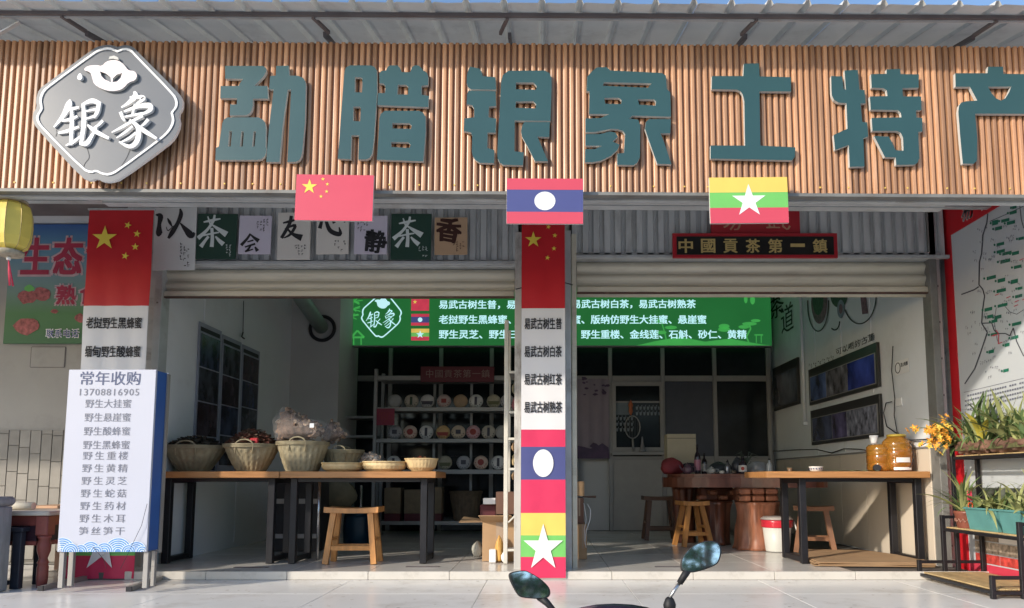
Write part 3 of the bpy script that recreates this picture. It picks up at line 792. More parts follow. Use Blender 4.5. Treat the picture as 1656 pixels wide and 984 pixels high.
# ---- calligraphy boards
BR = {
 '以': ((60, 100, 465, 412), [[(70,160,10),(118,175,56),(106,260,40),(104,350,66),(115,375,30)], [(190,196,10),(212,240,30),(236,285,8)], [(176,285,6),(196,325,10),(250,275,6)], [(318,100,16),(326,160,44),(292,250,40),(238,340,50),(196,405,24)], [(318,248,12),(372,315,50),(425,372,74),(462,350,20)]]),
 '茶': ((484, 160, 785, 505), [[(545,240,14),(625,222,26),(712,205,14)], [(586,182,12),(600,225,16),(614,275,12)], [(655,165,20),(640,230,28),(580,320,28),(490,405,44)], [(622,262,12),(695,312,36),(775,365,62)], [(535,378,16),(650,352,18),(700,345,12)], [(628,300,30),(634,400,34),(628,492,40)], [(596,385,26),(555,440,30),(520,492,44)], [(665,385,16),(700,425,34),(745,465,46)]]),
 '会': ((920, 360, 1105, 545), [[(1015,362,20),(982,412,24),(925,475,30)], [(1015,370,14),(1052,402,26),(1095,432,42)], [(985,442,12),(1045,425,16)], [(962,492,14),(1062,460,20)], [(1024,470,14),(990,520,22),(968,536,14),(1042,512,12)], [(1060,490,14),(1085,530,38)]]),
 '友': ((1120, 190, 1312, 402), [[(1145,252,12),(1200,238,22),(1255,222,12)], [(1212,192,26),(1196,262,28),(1132,378,26)], [(1160,302,10),(1242,272,24),(1205,345,22),(1150,378,8)], [(1172,290,14),(1222,345,26),(1295,378,56)]]),
 '心': ((1432, 235, 1662, 362), [[(1464,240,18),(1440,310,30)], [(1488,245,20),(1526,325,34),(1606,350,32),(1600,302,8)], [(1540,240,12),(1562,275,26)], [(1622,240,16),(1656,264,28)]]),
}
def brush_char(mb, ch, px, Y, m=0):
    (a0, b0, a1, b1), st = BR[ch]
    sx, sy = (px[2] - px[0]) / (a1 - a0), (px[3] - px[1]) / (b1 - b0)
    k = (abs(sx) + abs(sy)) / 2
    brush(mb, [[(px[0] + (x - a0) * sx, px[1] + (y - b0) * sy, w_ * k) for x, y, w_ in s] for s in st], lambda a, b, y: (P(a, b, Y).x, y, P(a, b, Y).z), Y - .001, m=m)
GPST = mat('poster_dark_green', (.018, .055, .04), .45, vary=.05)
def poster(px, mm, ch, cpx, ink, small, label, font=False, Y=5.74):
    X0, X1, Z0, Z1 = rect(*px, Y)
    t = thing('calligraphy_board', label, 'calligraphy board', ((X0 + X1) / 2, Y, Z0), 'calligraphy boards over the left shutter')
    t.rotation_euler = (0, R(random.uniform(-.6, .6)), 0)
    MB().box(X0, X1, Y, Y + .012, Z0, Z1, bev=.001).build('board', mm, t)
    mb = MB()
    if font: ftext(mb, ch, cpx, Y - .002, bold=.03, shear=.12, wob=1)
    else: brush_char(mb, ch, cpx, Y)
    mb.build('brush_character', ink, t)
    mb = MB()
    for q in small: marks(mb, *q, Y - .002)
    mb.build('small_print', ink, t, kind='stuff')
GW = mat('poster_grey_white', (.66, .68, .68), .5, vary=.02)
GC = mat('poster_cream', (.68, .65, .61), .5, vary=.02)
GL = mat('poster_lavender', (.60, .56, .67), .5, vary=.02)
GT = mat('poster_tan', (.48, .32, .20), .5, vary=.04)
PWH = mat('poster_white_ink', (.62, .68, .68), .5, vary=.03)
poster((249, 336, 317, 437), GW, '以', (251, 338, 316, 387), INK, [(290, 392, 307, 432, 3, 8)], 'largest calligraphy board, white with a broad black character 以')
poster((318, 346, 382, 419), GPST, '茶', (319, 347, 368, 402), PWH, [(364, 395, 375, 414, 2, 5)], 'dark green calligraphy board with a white tea character, beside the large white one')
poster((386, 349, 438, 411), GL, '会', (389, 378, 420, 409), INK, [(414, 353, 434, 374, 4, 5)], 'pale calligraphy board with a small character 会 low on its left')
poster((449, 344, 502, 420), GC, '友', (453, 349, 492, 390), INK, [(476, 395, 496, 413, 4, 4)], 'cream calligraphy board with a black character 友, partly left of the red flag board')
poster((512, 350, 564, 411), GC, '心', (516, 352, 561, 382), INK, [(540, 388, 560, 406, 4, 4)], 'cream calligraphy board half hidden below the red flag board')
poster((573, 349, 626, 411), GL, '静', (591, 373, 624, 408), INK, [(577, 353, 596, 374, 4, 5)], 'lavender calligraphy board with a character 静 at its lower right', True)
poster((632, 346, 697, 420), GPST, '茶', (635, 350, 684, 402), PWH, [(676, 398, 692, 416, 3, 4)], 'dark green calligraphy board with a white tea character, between lavender and tan boards')
poster((703, 352, 756, 412), GT, '香', (707, 354, 745, 392), mat('brown_ink', (.05, .015, .01), .6), [(732, 390, 752, 407, 4, 5)], 'tan calligraphy board with a dark brown character 香, last of the row', True)

# ---- name boards over the right shutter
Y = 5.70
X0, X1, Z0, Z1 = rect(1088, 377, 1355, 417, Y)
t = thing('name_board', 'long black board in a red frame with gold characters over the right shutter', 'sign', ((X0 + X1) / 2, Y, Z0))
MB().box(X0, X1, Y + .004, Y + .03, Z0, Z1, bev=.003).build('red_frame', mat('frame_red', (.36, .015, .025), .4, vary=.05), t)
MB().box(X0 + .032, X1 - .032, Y - .002, Y + .0035, Z0 + .024, Z1 - .03, bev=.001).build('black_field', mat('gloss_black', (.012, .012, .012), .3), t)
GOLD = mat('gold_lettering', (.55, .42, .17), .4, .3)
for i, ch in enumerate('中國貢茶第一鎮'):
    c = 1109 + i * 36.2; mb = MB()
    if ch == '一': ftext(mb, ch, (c - 11, 395, c + 11, 399), Y - .004, bold=.02)
    else: ftext(mb, ch, (c - 11, 387, c + 11, 409), Y - .004, bold=.02)
    mb.build('gold_character', GOLD, t)
X0, X1, Z0, Z1 = rect(1150, 339, 1294, 379, 5.73)
t = thing('name_board', 'plain red board half hidden behind the striped star flag', 'sign', ((X0 + X1) / 2, 5.73, Z0))
MB().box(X0, X1, 5.735, 5.755, Z0, Z1, bev=.002).build('board', mat('frame_red', (.36, .015, .025), .4), t)
for ch, q in (('易', (1165, 343, 1198, 372)), ('武', (1238, 343, 1278, 372))):
    mb = MB(); ftext(mb, ch, q, 5.733, bold=0, wob=1); mb.build('lettering', mat('old_gold', (.45, .22, .14), .5), t)

# ---- white sign stand on the terrace
Y = 4.86
tl, tr = P(105, 598, Y), P(250, 598, Y)
X0, X1 = P(102, 745, Y).x, P(245, 745, Y).x
Z0, Z1 = P(170, 893, Y).z, P(170, 598, Y).z
st = thing('sign_stand', 'white and blue box sign on four grey legs with a price-list of wild goods', 'sign', ((X0 + X1) / 2, Y, -.06))
LBX = mat('light_box_white', (.47, .49, .58), .35, vary=.015, scale=2)
BLS = mat('light_box_blue', (.035, .11, .36), .4, vary=.1, scale=4)
dp = .16
def sg(x, z): return (x, z)
MB().box(X0, X1, Y, Y + .02, Z0, Z1, bev=.002).build('front_panel', LBX, st)
MB().box(X0 + .003, X1 - .003, Y + .021, Y + dp, Z0 + .003, Z1 - .003, bev=.003).build('side_panel', BLS, st)
MB().box(X0, X1, Y + dp + .001, Y + dp + .015, Z0, Z1, bev=.002).build('back_panel', LBX, st)
MB().box(X1 - .001, X1 + .006, Y + dp - .02, Y + dp + .02, Z0 - .02, Z1 - .01).build('side_trim', ALU, st)
NAVY = mat('navy_print', (.06, .08, .17), .5)
GPR = mat('grey_print', (.16, .17, .22), .5)
mb = MB(); ftext(mb, '常年收购', (130, 601, 227, 623), Y - .002, bold=.012); mb.build('heading', NAVY, st)
mb = MB(); ftext(mb, '13708816905', (129, 629, 225, 640), Y - .002, bold=.005, spacing=1.1)
mb.build('phone_number', GPR, st)
L = ['野生大挂蜜', '野生悬崖蜜', '野生酸蜂蜜', '野生黑蜂蜜']
for i, s in enumerate(L): mb = MB(); ftext(mb, s, (138 - i * 1.2, 646 + i * 22.3, 212 - i * .8, 660 + i * 22.3), Y - .002, bold=.008); mb.build('goods_line', GPR, st)
L = ['野生重楼', '野生黄精', '野生灵芝', '野生蛇菇', '野生药材', '野生木耳', '笋丝笋干']
for i, s in enumerate(L): mb = MB(); ftext(mb, s, (134 - i * 1.1, 730.5 + i * 20.3, 207 - i * .9, 744 + i * 20.3), Y - .002, bold=.006, spacing=1.35); mb.build('goods_line', GPR, st)
# waves printed along the foot of the panel
mb = MB(); mb2 = MB(); mb3 = MB()
BWV = mat('wave_blue', (.10, .25, .55), .5, vary=.2, scale=30); PWV = mat('wave_pale', (.62, .72, .85), .5); HZ_ = mat('wave_haze', (.52, .62, .80), .5)
def arc(cx, cz, r0, r1, y, mb_, zlo):
    n = 26
    for i in range(n):
        a0, a1 = math.pi * i / n, math.pi * (i + 1) / n
        q = [(cx + r * math.cos(a), cz + r * math.sin(a)) for r, a in ((r0, a0), (r1, a0), (r1, a1), (r0, a1))]
        if min(p[1] for p in q) < zlo or max(p[0] for p in q) > X1 - .002 or min(p[0] for p in q) < X0 + .002: continue
        mb_.add([(p[0], y, p[1]) for p in q], [(0, 1, 2, 3)])
k = 0
wv = [(X0 + .03, .115), (X0 + .22, .085), (X0 + .155, .06), (X0 + .40, .115), (X0 + .31, .075), (X0 + .52, .085), (X0 + .09, .07), (X0 + .47, .06), (X0 + .56, .05), (X0 + .26, .05)]
for cx_, r in [(q[0], q[1] * .8) for q in wv]:
    y = Y - .0012 - k * .0005; k += 1
    arc(cx_, Z0 + .001, 0.0005, r, y, mb, Z0)
    rr = r
    while rr > .012:
        arc(cx_, Z0 + .001, rr - .004, rr, y - .0002, mb2, Z0); rr -= .0135
mb.build('wave_print', BWV, st, kind='stuff'); mb2.build('wave_lines', PWV, st, kind='stuff')
for a, b in ((97, 105), (112, 120), (233, 241), (246, 252)):
    yy = Y + (.03 if a in (97, 233) else .12)
    xa_, xb_ = P(a, 915, yy).x, P(b, 915, yy).x
    MB().box(xa_, xb_, yy - .014, yy + .014, -.028, Z0 - .001, bev=.002).build('leg', ALU, st)
for (a, b), (c, e) in (((66, 956), (148, 936)), ((209, 957), (275, 933))):
    p0, p1 = PZ(a, b, -.06), PZ(c, e, -.06)
    xm = (p0.x + p1.x) / 2 + (.03 if a < 100 else .01)
    f = MB().obox((p0.x, p0.y, -.043), (p1.x, p1.y, -.043), .034, .030, up=(0, 0, 1)).build('foot', ALU, st)
    d_ = (p1 - p0).normalized()
    MB().obox(Vector((p0.x, p0.y, -.043)) - d_ * .012, (p0.x, p0.y, -.043), .036, .032, up=(0, 0, 1)).build('end_cap', INK, f)
mb = MB(); mb.tube([P(150, 885, Y - .01), P(168, 905, Y - .03), P(172, 920, Y + .1)], .0015, 5); mb.tube([P(238, 815, Y - .01), P(229, 850, Y - .02), P(205, 900, Y - .02), P(195, 920, Y + .1)], .0015, 5)
mb.build('loose_wire', INK, st)

# ---- neighbour's poster
Y = 6.585
X0, X1, Z0, Z1 = rect(12, 363, 240, 556, 6.55)
t = thing('food_poster', 'blue and green poster with red characters and cooked meat pictures on the neighbouring wall', 'poster', ((X0 + X1) / 2, 6.55, Z0))
m_ = bpy.data.materials.new('poster_sky_to_grass'); m_.use_nodes = True; n_, l_ = m_.node_tree.nodes, m_.node_tree.links
tc = n_.new('ShaderNodeTexCoord'); sx = n_.new('ShaderNodeSeparateXYZ'); rp = n_.new('ShaderNodeValToRGB')
l_.new(tc.outputs['Generated'], sx.inputs[0]); l_.new(sx.outputs['Z'], rp.inputs[0]); l_.new(rp.outputs[0], n_['Principled BSDF'].inputs['Base Color'])
cr = rp.color_ramp; cr.elements[0].color = (.03, .13, .05, 1); cr.elements[1].color = (.035, .10, .30, 1)
for p_, c in ((.25, (.07, .21, .08, 1)), (.42, (.17, .27, .22, 1)), (.6, (.19, .29, .32, 1)), (.82, (.10, .25, .38, 1))):
    e = cr.elements.new(p_); e.color = c
n_['Principled BSDF'].inputs['Roughness'].default_value = .5
MB().box(X0, X1, 6.55, 6.57, Z0, Z1).build('sheet', m_, t)
PRED = mat('poster_red', (.38, .03, .07), .5); PEDGE = mat('poster_edge', (.55, .38, .40), .5)
for txt, px in (('生', (36, 386, 79, 443)), ('态', (88, 386, 132, 443)), ('食', (140, 386, 182, 443)), ('熟', (92, 462, 122, 492)), ('食', (130, 462, 160, 492))):
    mb = MB(); ftext(mb, txt, (px[0] - 2, px[1] - 2, px[2] + 2, px[3] + 2), 6.548, bold=.055); mb.build('letter_edge', PEDGE, t)
    mb = MB(); ftext(mb, txt, px, 6.545, bold=.03); mb.build('lettering', PRED, t)
mb = MB(); ftext(mb, '联系电话', (74, 532, 128, 547), 6.547, bold=.03); mb.build('lettering', WHITE, t)
mb = MB(); ftext(mb, '联系电话', (75, 533, 127, 546), 6.545, bold=.005); mb.build('lettering', mat('poster_blue_ink', (.04, .06, .25), .5), t)
MEAT = mat('meat_print', (.36, .10, .10), .5, vary=.5, scale=28)
for (cx_, cy_, rx, ry, mm) in ((45, 480, 17, 13, MEAT), (66, 476, 15, 12, MEAT), (44, 527, 22, 15, MEAT), (47, 466, 8, 6, GREEN), (130, 515, 9, 8, MEAT), (88, 504, 6, 4, MEAT)):
    pts = [(cx_ + rx * math.cos(q / 12 * 2 * math.pi) * random.uniform(.75, 1.1), cy_ + ry * math.sin(q / 12 * 2 * math.pi) * random.uniform(.75, 1.1)) for q in range(12)]
    MB().prism([(lambda v: (v.x, v.z))(P(a, b, 6.547)) for a, b in pts], [], 6.5475 - random.uniform(0, .001), None).build('meat_picture', mm, t)

# ---- lantern hung at the left end of the fascia
c = P(18, 364, 4.2); px = 4.35 / 1180
ln_ = thing('lantern', 'yellow fabric lantern with a red tassel hanging at the left end of the fascia', 'lantern', (c.x, c.y, c.z - .15))
LY = mat('lantern_yellow', (.78, .62, .13), .6, vary=.08, scale=8, bump=.1, trans=.15)
prof = [(16, -42), (24, -36), (28.5, -22), (29.5, 0), (28.5, 18), (25, 30), (17, 36)]
N = 9
for k in range(N):
    a0, a1 = 2 * math.pi * k / N + .2, 2 * math.pi * (k + 1) / N + .2
    mb = MB(); vs = []
    for r, z in prof:
        for s in range(4):
            a = a0 + (a1 - a0) * s / 3; rr = r * px * (1 - .02 * (1 - abs(2 * s / 3 - 1)))
            rr *= math.cos(math.pi / N) / math.cos((a - (a0 + a1) / 2)) * 1.02
            vs.append((c.x + rr * math.cos(a), c.y + rr * math.sin(a), c.z + z * px))
    mb.add(vs, [(i * 4 + s, i * 4 + s + 1, (i + 1) * 4 + s + 1, (i + 1) * 4 + s) for i in range(len(prof) - 1) for s in range(3)])
    mb.build('panel', LY, ln_)
    MB().tube([(c.x + r * px * 1.03 * math.cos(a0), c.y + r * px * 1.03 * math.sin(a0), c.z + z * px) for r, z in prof], .0022, 5).build('seam', GOLD, ln_)
GS = mat('dull_gold_trim', (.35, .30, .22), .6, vary=.3, scale=30)
MB().lathe([(17 * px, 36 * px), (21 * px, 37 * px), (21 * px, 40 * px), (15 * px, 41 * px)], tuple(c), 18).build('top_ring', GS, ln_)
MB().lathe([(15 * px, -52 * px), (20 * px, -50 * px), (21 * px, -44 * px), (16 * px, -42 * px)], tuple(c), 18).build('bottom_ring', GS, ln_)
MB().tube([c + Vector((0, 0, 41 * px)), c + Vector((0, 0, 50 * px)), c + Vector((.003, -.05, 58 * px))], .0018, 6).build('hook', STEEL, ln_)
TR = mat('tassel_red', (.62, .05, .10), .6, vary=.2, scale=40)
MB().lathe([(.010, -58 * px), (.012, -54 * px), (.006, -52 * px)], tuple(c), 10).build('knot', WHITE, ln_)
mb = MB()
for k in range(14):
    a = random.uniform(0, 6.28)
    mb.tube([c + Vector((0, 0, -56 * px)), c + Vector((.006 * math.cos(a) + .01, .006 * math.sin(a), -75 * px)), c + Vector((.012 * math.cos(a) + .028, .012 * math.sin(a), -100 * px))], .0022, 4)
mb.build('tassel', TR, ln_)

# ---- green lit board inside the shop
Y = 9.50
GLED = mat('lit_green', (.020, .16, .04), .4, vary=.08, scale=1.5, emit=.42)
GLED2 = mat('lit_green_pale', (.05, .34, .07), .4, vary=.05, emit=.55)
LTX = mat('lit_text', (.38, .62, .66), .4, vary=.02, emit=.8)
X0, X1, Z0, Z1 = rect(545, 452, 1247, 559, Y)
t = thing('lit_board', 'long glowing green board with three rows of pale characters inside the shop', 'sign', ((X0 + X1) / 2, Y, Z0))
MB().box(X0, X1, Y, Y + .10, Z0, Z1, bev=.004).build('green_panel', GLED, t)
MB().box(X0 - .003, X1 + .003, Y - .004, Y + .09, Z0 - .016, Z0 - .001).build('edge_trim', ALU, t)
rows = [('易武古树生普，易', (710, 486, 833, 500)), ('易武古树白茶，易武古树熟茶', (925, 485, 1125, 499)),
        ('老挝野生黑蜂蜜、', (710, 510, 826, 524)), ('蜜、版纳仿野生大挂蜜、悬崖蜜', (925, 510, 1142, 524)),
        ('野生灵芝、野生三', (710, 534, 838, 548)), ('野生重楼、金线莲、石斛、砂仁、黄精', (940, 534, 1207, 548))]
for s, q in rows:
    mb = MB(); ftext(mb, s, q, Y - .002, bold=.02); mb.build('lettering', LTX, t)
for i, bands in enumerate(([REDB], [REDB, BLUE, BLUE, REDB], [YELB, GREEN, REDB])):
    y0 = 484 + i * 24
    q = rect(665, y0, 694, y0 + 19, Y)
    for j, mm in enumerate(bands):
        h = (q[3] - q[2]) / len(bands)
        MB().box(q[0], q[1], Y - .003, Y - .001, q[3] - (j + 1) * h + .0002, q[3] - j * h).build('flag_print', mat('lit_' + mm.name, tuple(mm.node_tree.nodes['Color Ramp'].color_ramp.elements[0].color)[:3], .4, emit=.5), t)
    cxx, czz = (q[0] + q[1]) / 2, (q[2] + q[3]) / 2
    if i == 0: MB().prism(star(q[0] + .05, q[3] - .04, .03), [], Y - .005, None).build('star_print', mat('lit_yellow', (.7, .6, .1), .4, emit=.5), t)
    if i == 1: MB().prism(ell(cxx, czz, .03, .03), [], Y - .005, None).build('disc_print', LTX, t)
    if i == 2: MB().prism(star(cxx, czz, .055), [], Y - .005, None).build('star_print', LTX, t)
# emblem on the board
def e2(p, s=.288, ox=617, oy=511): v = P(ox + (p[0] - 528) * s * .255, oy + (p[1] - 490) * s * .255, Y - .002); return (v.x, v.z)
def e3(p): v = P(617 + (p[0] - 528) * .0735, 511 + (p[1] - 478) * .088, Y - .002); return (v.x, v.z)
MB().prism([e3(p) for p in ln], [[e3((cxe + (p[0] - cxe) * .93, cye + (p[1] - cye) * .93)) for p in ln]], Y - .003, None).build('emblem_ring', LTX, t)
MB().prism([e3(p) for p in pot], [], Y - .003, None).build('emblem_teapot', LTX, t)
mb = MB(); brush(mb, YIN + XIANG, lambda a, b, y: (e3((a, b))[0], y, e3((a, b))[1]), Y - .003); mb.build('emblem_characters', LTX, t)
# bamboo, hills, pavilion printed on the board
mb = MB()
def pz(a, b): v = P(a, b, Y - .001); return (v.x, Y - .0015, v.z)
def strip(mb, pts, w_, dy=0, put=pz):
    for (a, b), (c_, d_) in zip(pts, pts[1:]):
        q = math.hypot(c_ - a, d_ - b) or 1; nx, ny = -(d_ - b) / q * w_ / 2, (c_ - a) / q * w_ / 2
        v = [put(a + nx, b + ny), put(c_ + nx, d_ + ny), put(c_ - nx, d_ - ny), put(a - nx, b - ny)]
        mb.add([(x, y - dy, z) for x, y, z in v], [(0, 1, 2, 3)])
strip(mb, [(558, 559), (563, 530), (570, 500), (574, 470)], 2.2)
strip(mb, [(553, 559), (550, 540), (549, 522)], 1.6)
for (a, b) in ((570, 500), (566, 512), (560, 540), (572, 488), (551, 532), (574, 476)):
    for k in range(7):
        an = random.uniform(-2.9, -.2) if k % 2 else random.uniform(.1, .9) * random.choice((1, -1)); r = random.uniform(8, 15)
        strip(mb, [(a, b), (a + r * math.cos(an), b + r * .6 * math.sin(an))], 1.6, .0002 * k)
for q in ([(1030, 559), (1060, 552), (1100, 545), (1140, 553), (1180, 548), (1230, 557), (1246, 559)],):
    vs = [pz(a, b) for a, b in q]; base = [pz(a, 559.4) for a, b in q]; n = len(q)
    mb.add([(x, y - .0004, z) for x, y, z in vs + base], [(i, i + 1, n + i + 1, n + i) for i in range(n - 1)])
def blob(a, b, rx, ry, dy=.0006):
    n = 12; vs = [pz(a + rx * math.cos(2 * math.pi * i / n), b + ry * math.sin(2 * math.pi * i / n)) for i in range(n)]
    mb.add([(x, y - dy, z) for x, y, z in vs], [tuple(range(n))[::-1]])
for q in ((1171, 528, 9, 4), (1171, 533, 10, 4), (1212, 524, 12, 3), (1222, 519, 8, 2.5), (1203, 529, 9, 3), (1068, 520, 9, 3), (1085, 530, 10, 3), (1070, 538, 8, 3), (1206, 484, 3, 7), (1217, 485, 4, 8)): blob(*q)
strip(mb, [(1212, 557), (1207, 545), (1214, 532), (1212, 526)], 2.5, .001); strip(mb, [(1078, 552), (1074, 535), (1070, 522)], 2, .001)
strip(mb, [(1223, 555), (1223, 541)], 1.5, .001); strip(mb, [(1231, 555), (1231, 541)], 1.5, .001); strip(mb, [(1220, 542), (1234, 542)], 2, .0013)
strip(mb, [(572, 558), (572, 545)], 2, .001); strip(mb, [(584, 558), (584, 545)], 2, .001); strip(mb, [(568, 546), (578, 535), (589, 546), (568, 546)], 3, .0013)
mb.build('landscape_print', GLED2, t, kind='stuff')

# ---- map board on the outer right wall
XM = 3.30
t = thing('map_board', 'large white map board in a red frame on the outer right wall', 'map', (XM, 5.0, 0))
MWH = mat('map_white', (.52, .55, .58), .35, vary=.04, scale=1)
def pxm(dy=0): return lambda a, b: (lambda v: (v.x - dy, v.y, v.z))(PX(a, b, XM))
MB().box(XM, XM + .025, 3.45, 5.86, -.05, 2.98, bev=.003).build('panel', MWH, t)
MB().box(XM - .006, XM - .0005, 5.75, 5.86, -.05, 2.65).build('red_border', RED, t)
MB().box(XM - .006, XM - .0005, 3.45, 5.86, 2.6505, 2.98).build('red_header', RED, t)
MB().box(XM - .006, XM - .0005, 3.45, 5.7495, -.05, .05).build('red_border', REDB, t)
for i, ch in enumerate('易武'):
    mb = MB(); text_into(mb, ch, (0, 1, 0, 1), lambda u, v, i=i: (XM - .0075, 5.58 - i * .26 - u * .15, 2.69 + v * .17), bold=.02)
    mb.build('lettering', WHITE, t)
def zoomp(a, b): return (1480 + a / 2.733, 300 + b / 2.733)
mb = MB()
def mstrip(pts, w_, dy): strip(mb, [zoomp(*p) for p in pts], w_, 0, put=lambda a, b: pxm(dy)(a, b))
MLN = mat('map_line', (.06, .06, .08), .5)
mstrip([(322,125),(318,165),(300,220),(295,300),(285,340),(283,440),(300,460),(308,490),(298,560),(295,610),(320,650),(290,740),(265,810),(220,878)], 2.0, .002)
mstrip([(205,483),(262,462),(283,448)], 2.0, .0025)
mstrip([(295,610),(340,608),(350,640),(365,655),(400,655),(420,665),(435,630),(450,690),(481,755)], 1.7, .0025)
mstrip([(330,160),(400,130),(481,92)], .9, .002); mstrip([(462,75),(470,150),(481,190)], 1.2, .002)
mstrip([(385,520),(420,560),(450,570),(481,550)], .8, .002); mstrip([(360,540),(350,600),(365,690)], .8, .002)
mb.build('map_roads', MLN, t)
mb = MB()
for (a, b, w_, h_) in ((355,165,22,14),(400,155,30,9),(425,165,30,10),(370,190,26,10),(435,120,26,9),(378,260,28,9),(380,292,30,9),(408,300,34,9),(445,300,26,10),(400,335,36,10),(455,360,28,9),(338,408,34,10),(383,420,28,11),(440,425,26,12),(382,465,34,10),(459,490,26,9),(325,548,28,10),(388,530,36,9),(333,580,22,10),(368,582,24,10),(352,600,22,9),(450,612,34,9),(350,658,24,8),(408,705,18,10),(338,735,20,10),(403,818,20,9),(442,672,26,9),(470,235,20,8),(440,98,16,8),(465,455,18,8)):
    w_ *= 1.2; h_ *= 1.5
    p0 = zoomp(a - w_ / 2, b - h_ / 2 + w_ * .12); p1 = zoomp(a + w_ / 2, b - h_ / 2 - w_ * .12); p2 = zoomp(a + w_ / 2, b + h_ / 2 - w_ * .12); p3 = zoomp(a - w_ / 2, b + h_ / 2 + w_ * .12)
    f = pxm(.003)
    mb.add([f(*p0), f(*p1), f(*p2), f(*p3)], [(0, 3, 2, 1)])
    blob_c = zoomp(a - w_ * .75, b + w_ * .1); n = 8
    f = pxm(.0036)
    mb.add([f(blob_c[0] + 1.7 * math.cos(2 * math.pi * i / n), blob_c[1] + 2 * math.sin(2 * math.pi * i / n)) for i in range(n)], [tuple(range(n))])
mb.build('map_labels', mat('map_green', (.02, .16, .10), .5), t, kind='stuff')
mb = MB()
for _ in range(95):
    a, b = random.uniform(1556, 1655), random.uniform(362, 610)
    marks(mb, a, b, a + 9, b + 5, 3, 1, 0, put=pxm(.004), fill=.9)
mb.build('map_names', GPR, t, kind='stuff')
mb = MB(); strip(mb, [zoomp(360, 640), zoomp(372, 658), zoomp(370, 700)], 1.3, 0, put=pxm(.0044))
for _ in range(9):
    a, b = random.uniform(1600, 1655), random.uniform(400, 560); strip(mb, [(a, b), (a + 7, b - 3)], 1.2, 0, put=pxm(.0044))
mb.build('map_red_marks', REDB, t, kind='stuff')
mb = MB(); f = pxm(.003)
for k in range(9):
    y0 = 640 + k * 7.5 if k < 4 else 668 + k * 8
    for q in range(24):
        a = 1561 + q * 4; b = y0 - q * .95 * (1 if y0 < 700 else .4)
        if random.random() < .88: mb.add([f(a, b), f(a + 3, b - .7), f(a + 3, b + 2.2), f(a, b + 2.9)], [(0, 3, 2, 1)])
strip(mb, [(1559, 635), (1656, 612)], .8, 0, put=pxm(.002))
mb.build('map_notes', GPR, t, kind='stuff')
# product pictures along the foot
for k in range(7):
    y1 = 5.66 - k * .30
    mm = [mat('shelf_print_a', (.28, .22, .17), .4, vary=.6, scale=26), mat('shelf_print_b', (.40, .33, .26), .4, vary=.6, scale=30), mat('shelf_print_c', (.20, .19, .18), .4, vary=.7, scale=22)]
    for j, (z0, z1) in enumerate(((.06, .13), (.135, .22), (.225, .30), (.305, .40))):
        MB().box(XM - .004, XM - .0005, y1 - .292, y1, z0, z1 - .004).build('product_print', [mat('shelf_print_red', (.5, .06, .05), .4, vary=.5, scale=25), mm[1], WHITE if k % 2 else mm[0], mm[2]][j], t)
MB().box(XM - .003, XM - .0004, 3.5, 5.66, .42, .62).build('printed_landscape', mat('roof_print', (.10, .11, .09), .4, vary=.6, scale=9, stretch=(1, 1, 3)), t)

# ---- things on the inner right wall
def on_right(mb_pts): pass
def wallbox(tl, tr, br, bl, X, th, name, mm, parent, inset=0):
    a, b, c_, d_ = PX(*tl, X), PX(*tr, X), PX(*br, X), PX(*bl, X)
    y0, y1 = (b.y + c_.y) / 2, (a.y + d_.y) / 2
    z1, z0 = (a.z + b.z) / 2, (c_.z + d_.z) / 2
    s = 1 if X < 0 else -1
    if inset: y0, y1 = (y0 + inset, y1 - inset) if y0 < y1 else (y0 - inset, y1 + inset); z0 += inset; z1 -= inset
    return (min(X, X + s * th), max(X, X + s * th), min(y0, y1), max(y0, y1), z0, z1)
NPH = {}
def photo_mat(k, col, sc):
    return mat('photo_print_%s' % k, col, .25, vary=.85, scale=sc, stretch=(1, 1, .7))
for lab, (tl, tr, br, bl), pics in (
    ('upper dark framed panorama of three blue photographs on the right wall', ((1308, 597), (1420, 556), (1423, 627), (1312, 655)), ((.03, .30, 'sky blue', (.08, .12, .26), 5), (.30, .62, 'grey', (.12, .12, .14), 9), (.62, .97, 'deep blue', (.03, .05, .26), 4))),
    ('lower dark framed panorama of three blue photographs on the right wall', ((1312, 665), (1424, 637), (1427, 704), (1315, 722)), ((.03, .36, 'night', (.05, .06, .11), 5), (.36, .58, 'violet', (.09, .08, .17), 7), (.58, .97, 'town', (.16, .17, .22), 14)))):
    b = wallbox(tl, tr, br, bl, XR - .02, .03, '', None, None)
    t = thing('framed_photographs', lab, 'picture', (XR, b[2], b[4]), 'framed panoramas on the right wall')
    MB().box(XR - .035, XR - .0065, b[2], b[3], b[4], b[5], bev=.003).build('frame', mat('dark_picture_frame', (.03, .03, .03), .35), t)
    w_ = b[3] - b[2]; h_ = b[5] - b[4]
    for u0, u1, nm, cc, sc in pics:
        MB().box(XR - .038, XR - .0355, b[3] - u1 * w_ + .005, b[3] - u0 * w_ - .003, b[4] + .10 * h_, b[5] - .24 * h_).build('photograph', photo_mat(nm.replace(' ', '_'), cc, sc), t)
    MB().box(XR - .0365, XR - .0352, b[2] + .02 * w_, b[3] - .02 * w_, b[4] + .08 * h_, b[5] - .22 * h_).build('mount', ALU, t)
b = wallbox((1250, 597), (1291, 578), (1293, 654), (1254, 664), XR - .02, .03, '', None, None)
t = thing('framed_photographs', 'dull framed picture deepest on the right wall beside the glass partition', 'picture', (XR, b[2], b[4]))
MB().box(XR - .035, XR - .0065, b[2], b[3], b[4], b[5], bev=.003).build('frame', mat('dark_picture_frame', (.03, .03, .03), .35), t)
MB().box(XR - .038, XR - .0352, b[2] + .03, b[3] - .03, b[4] + .04, b[5] - .12).build('photograph', photo_mat('dusk', (.10, .11, .14), 3), t)
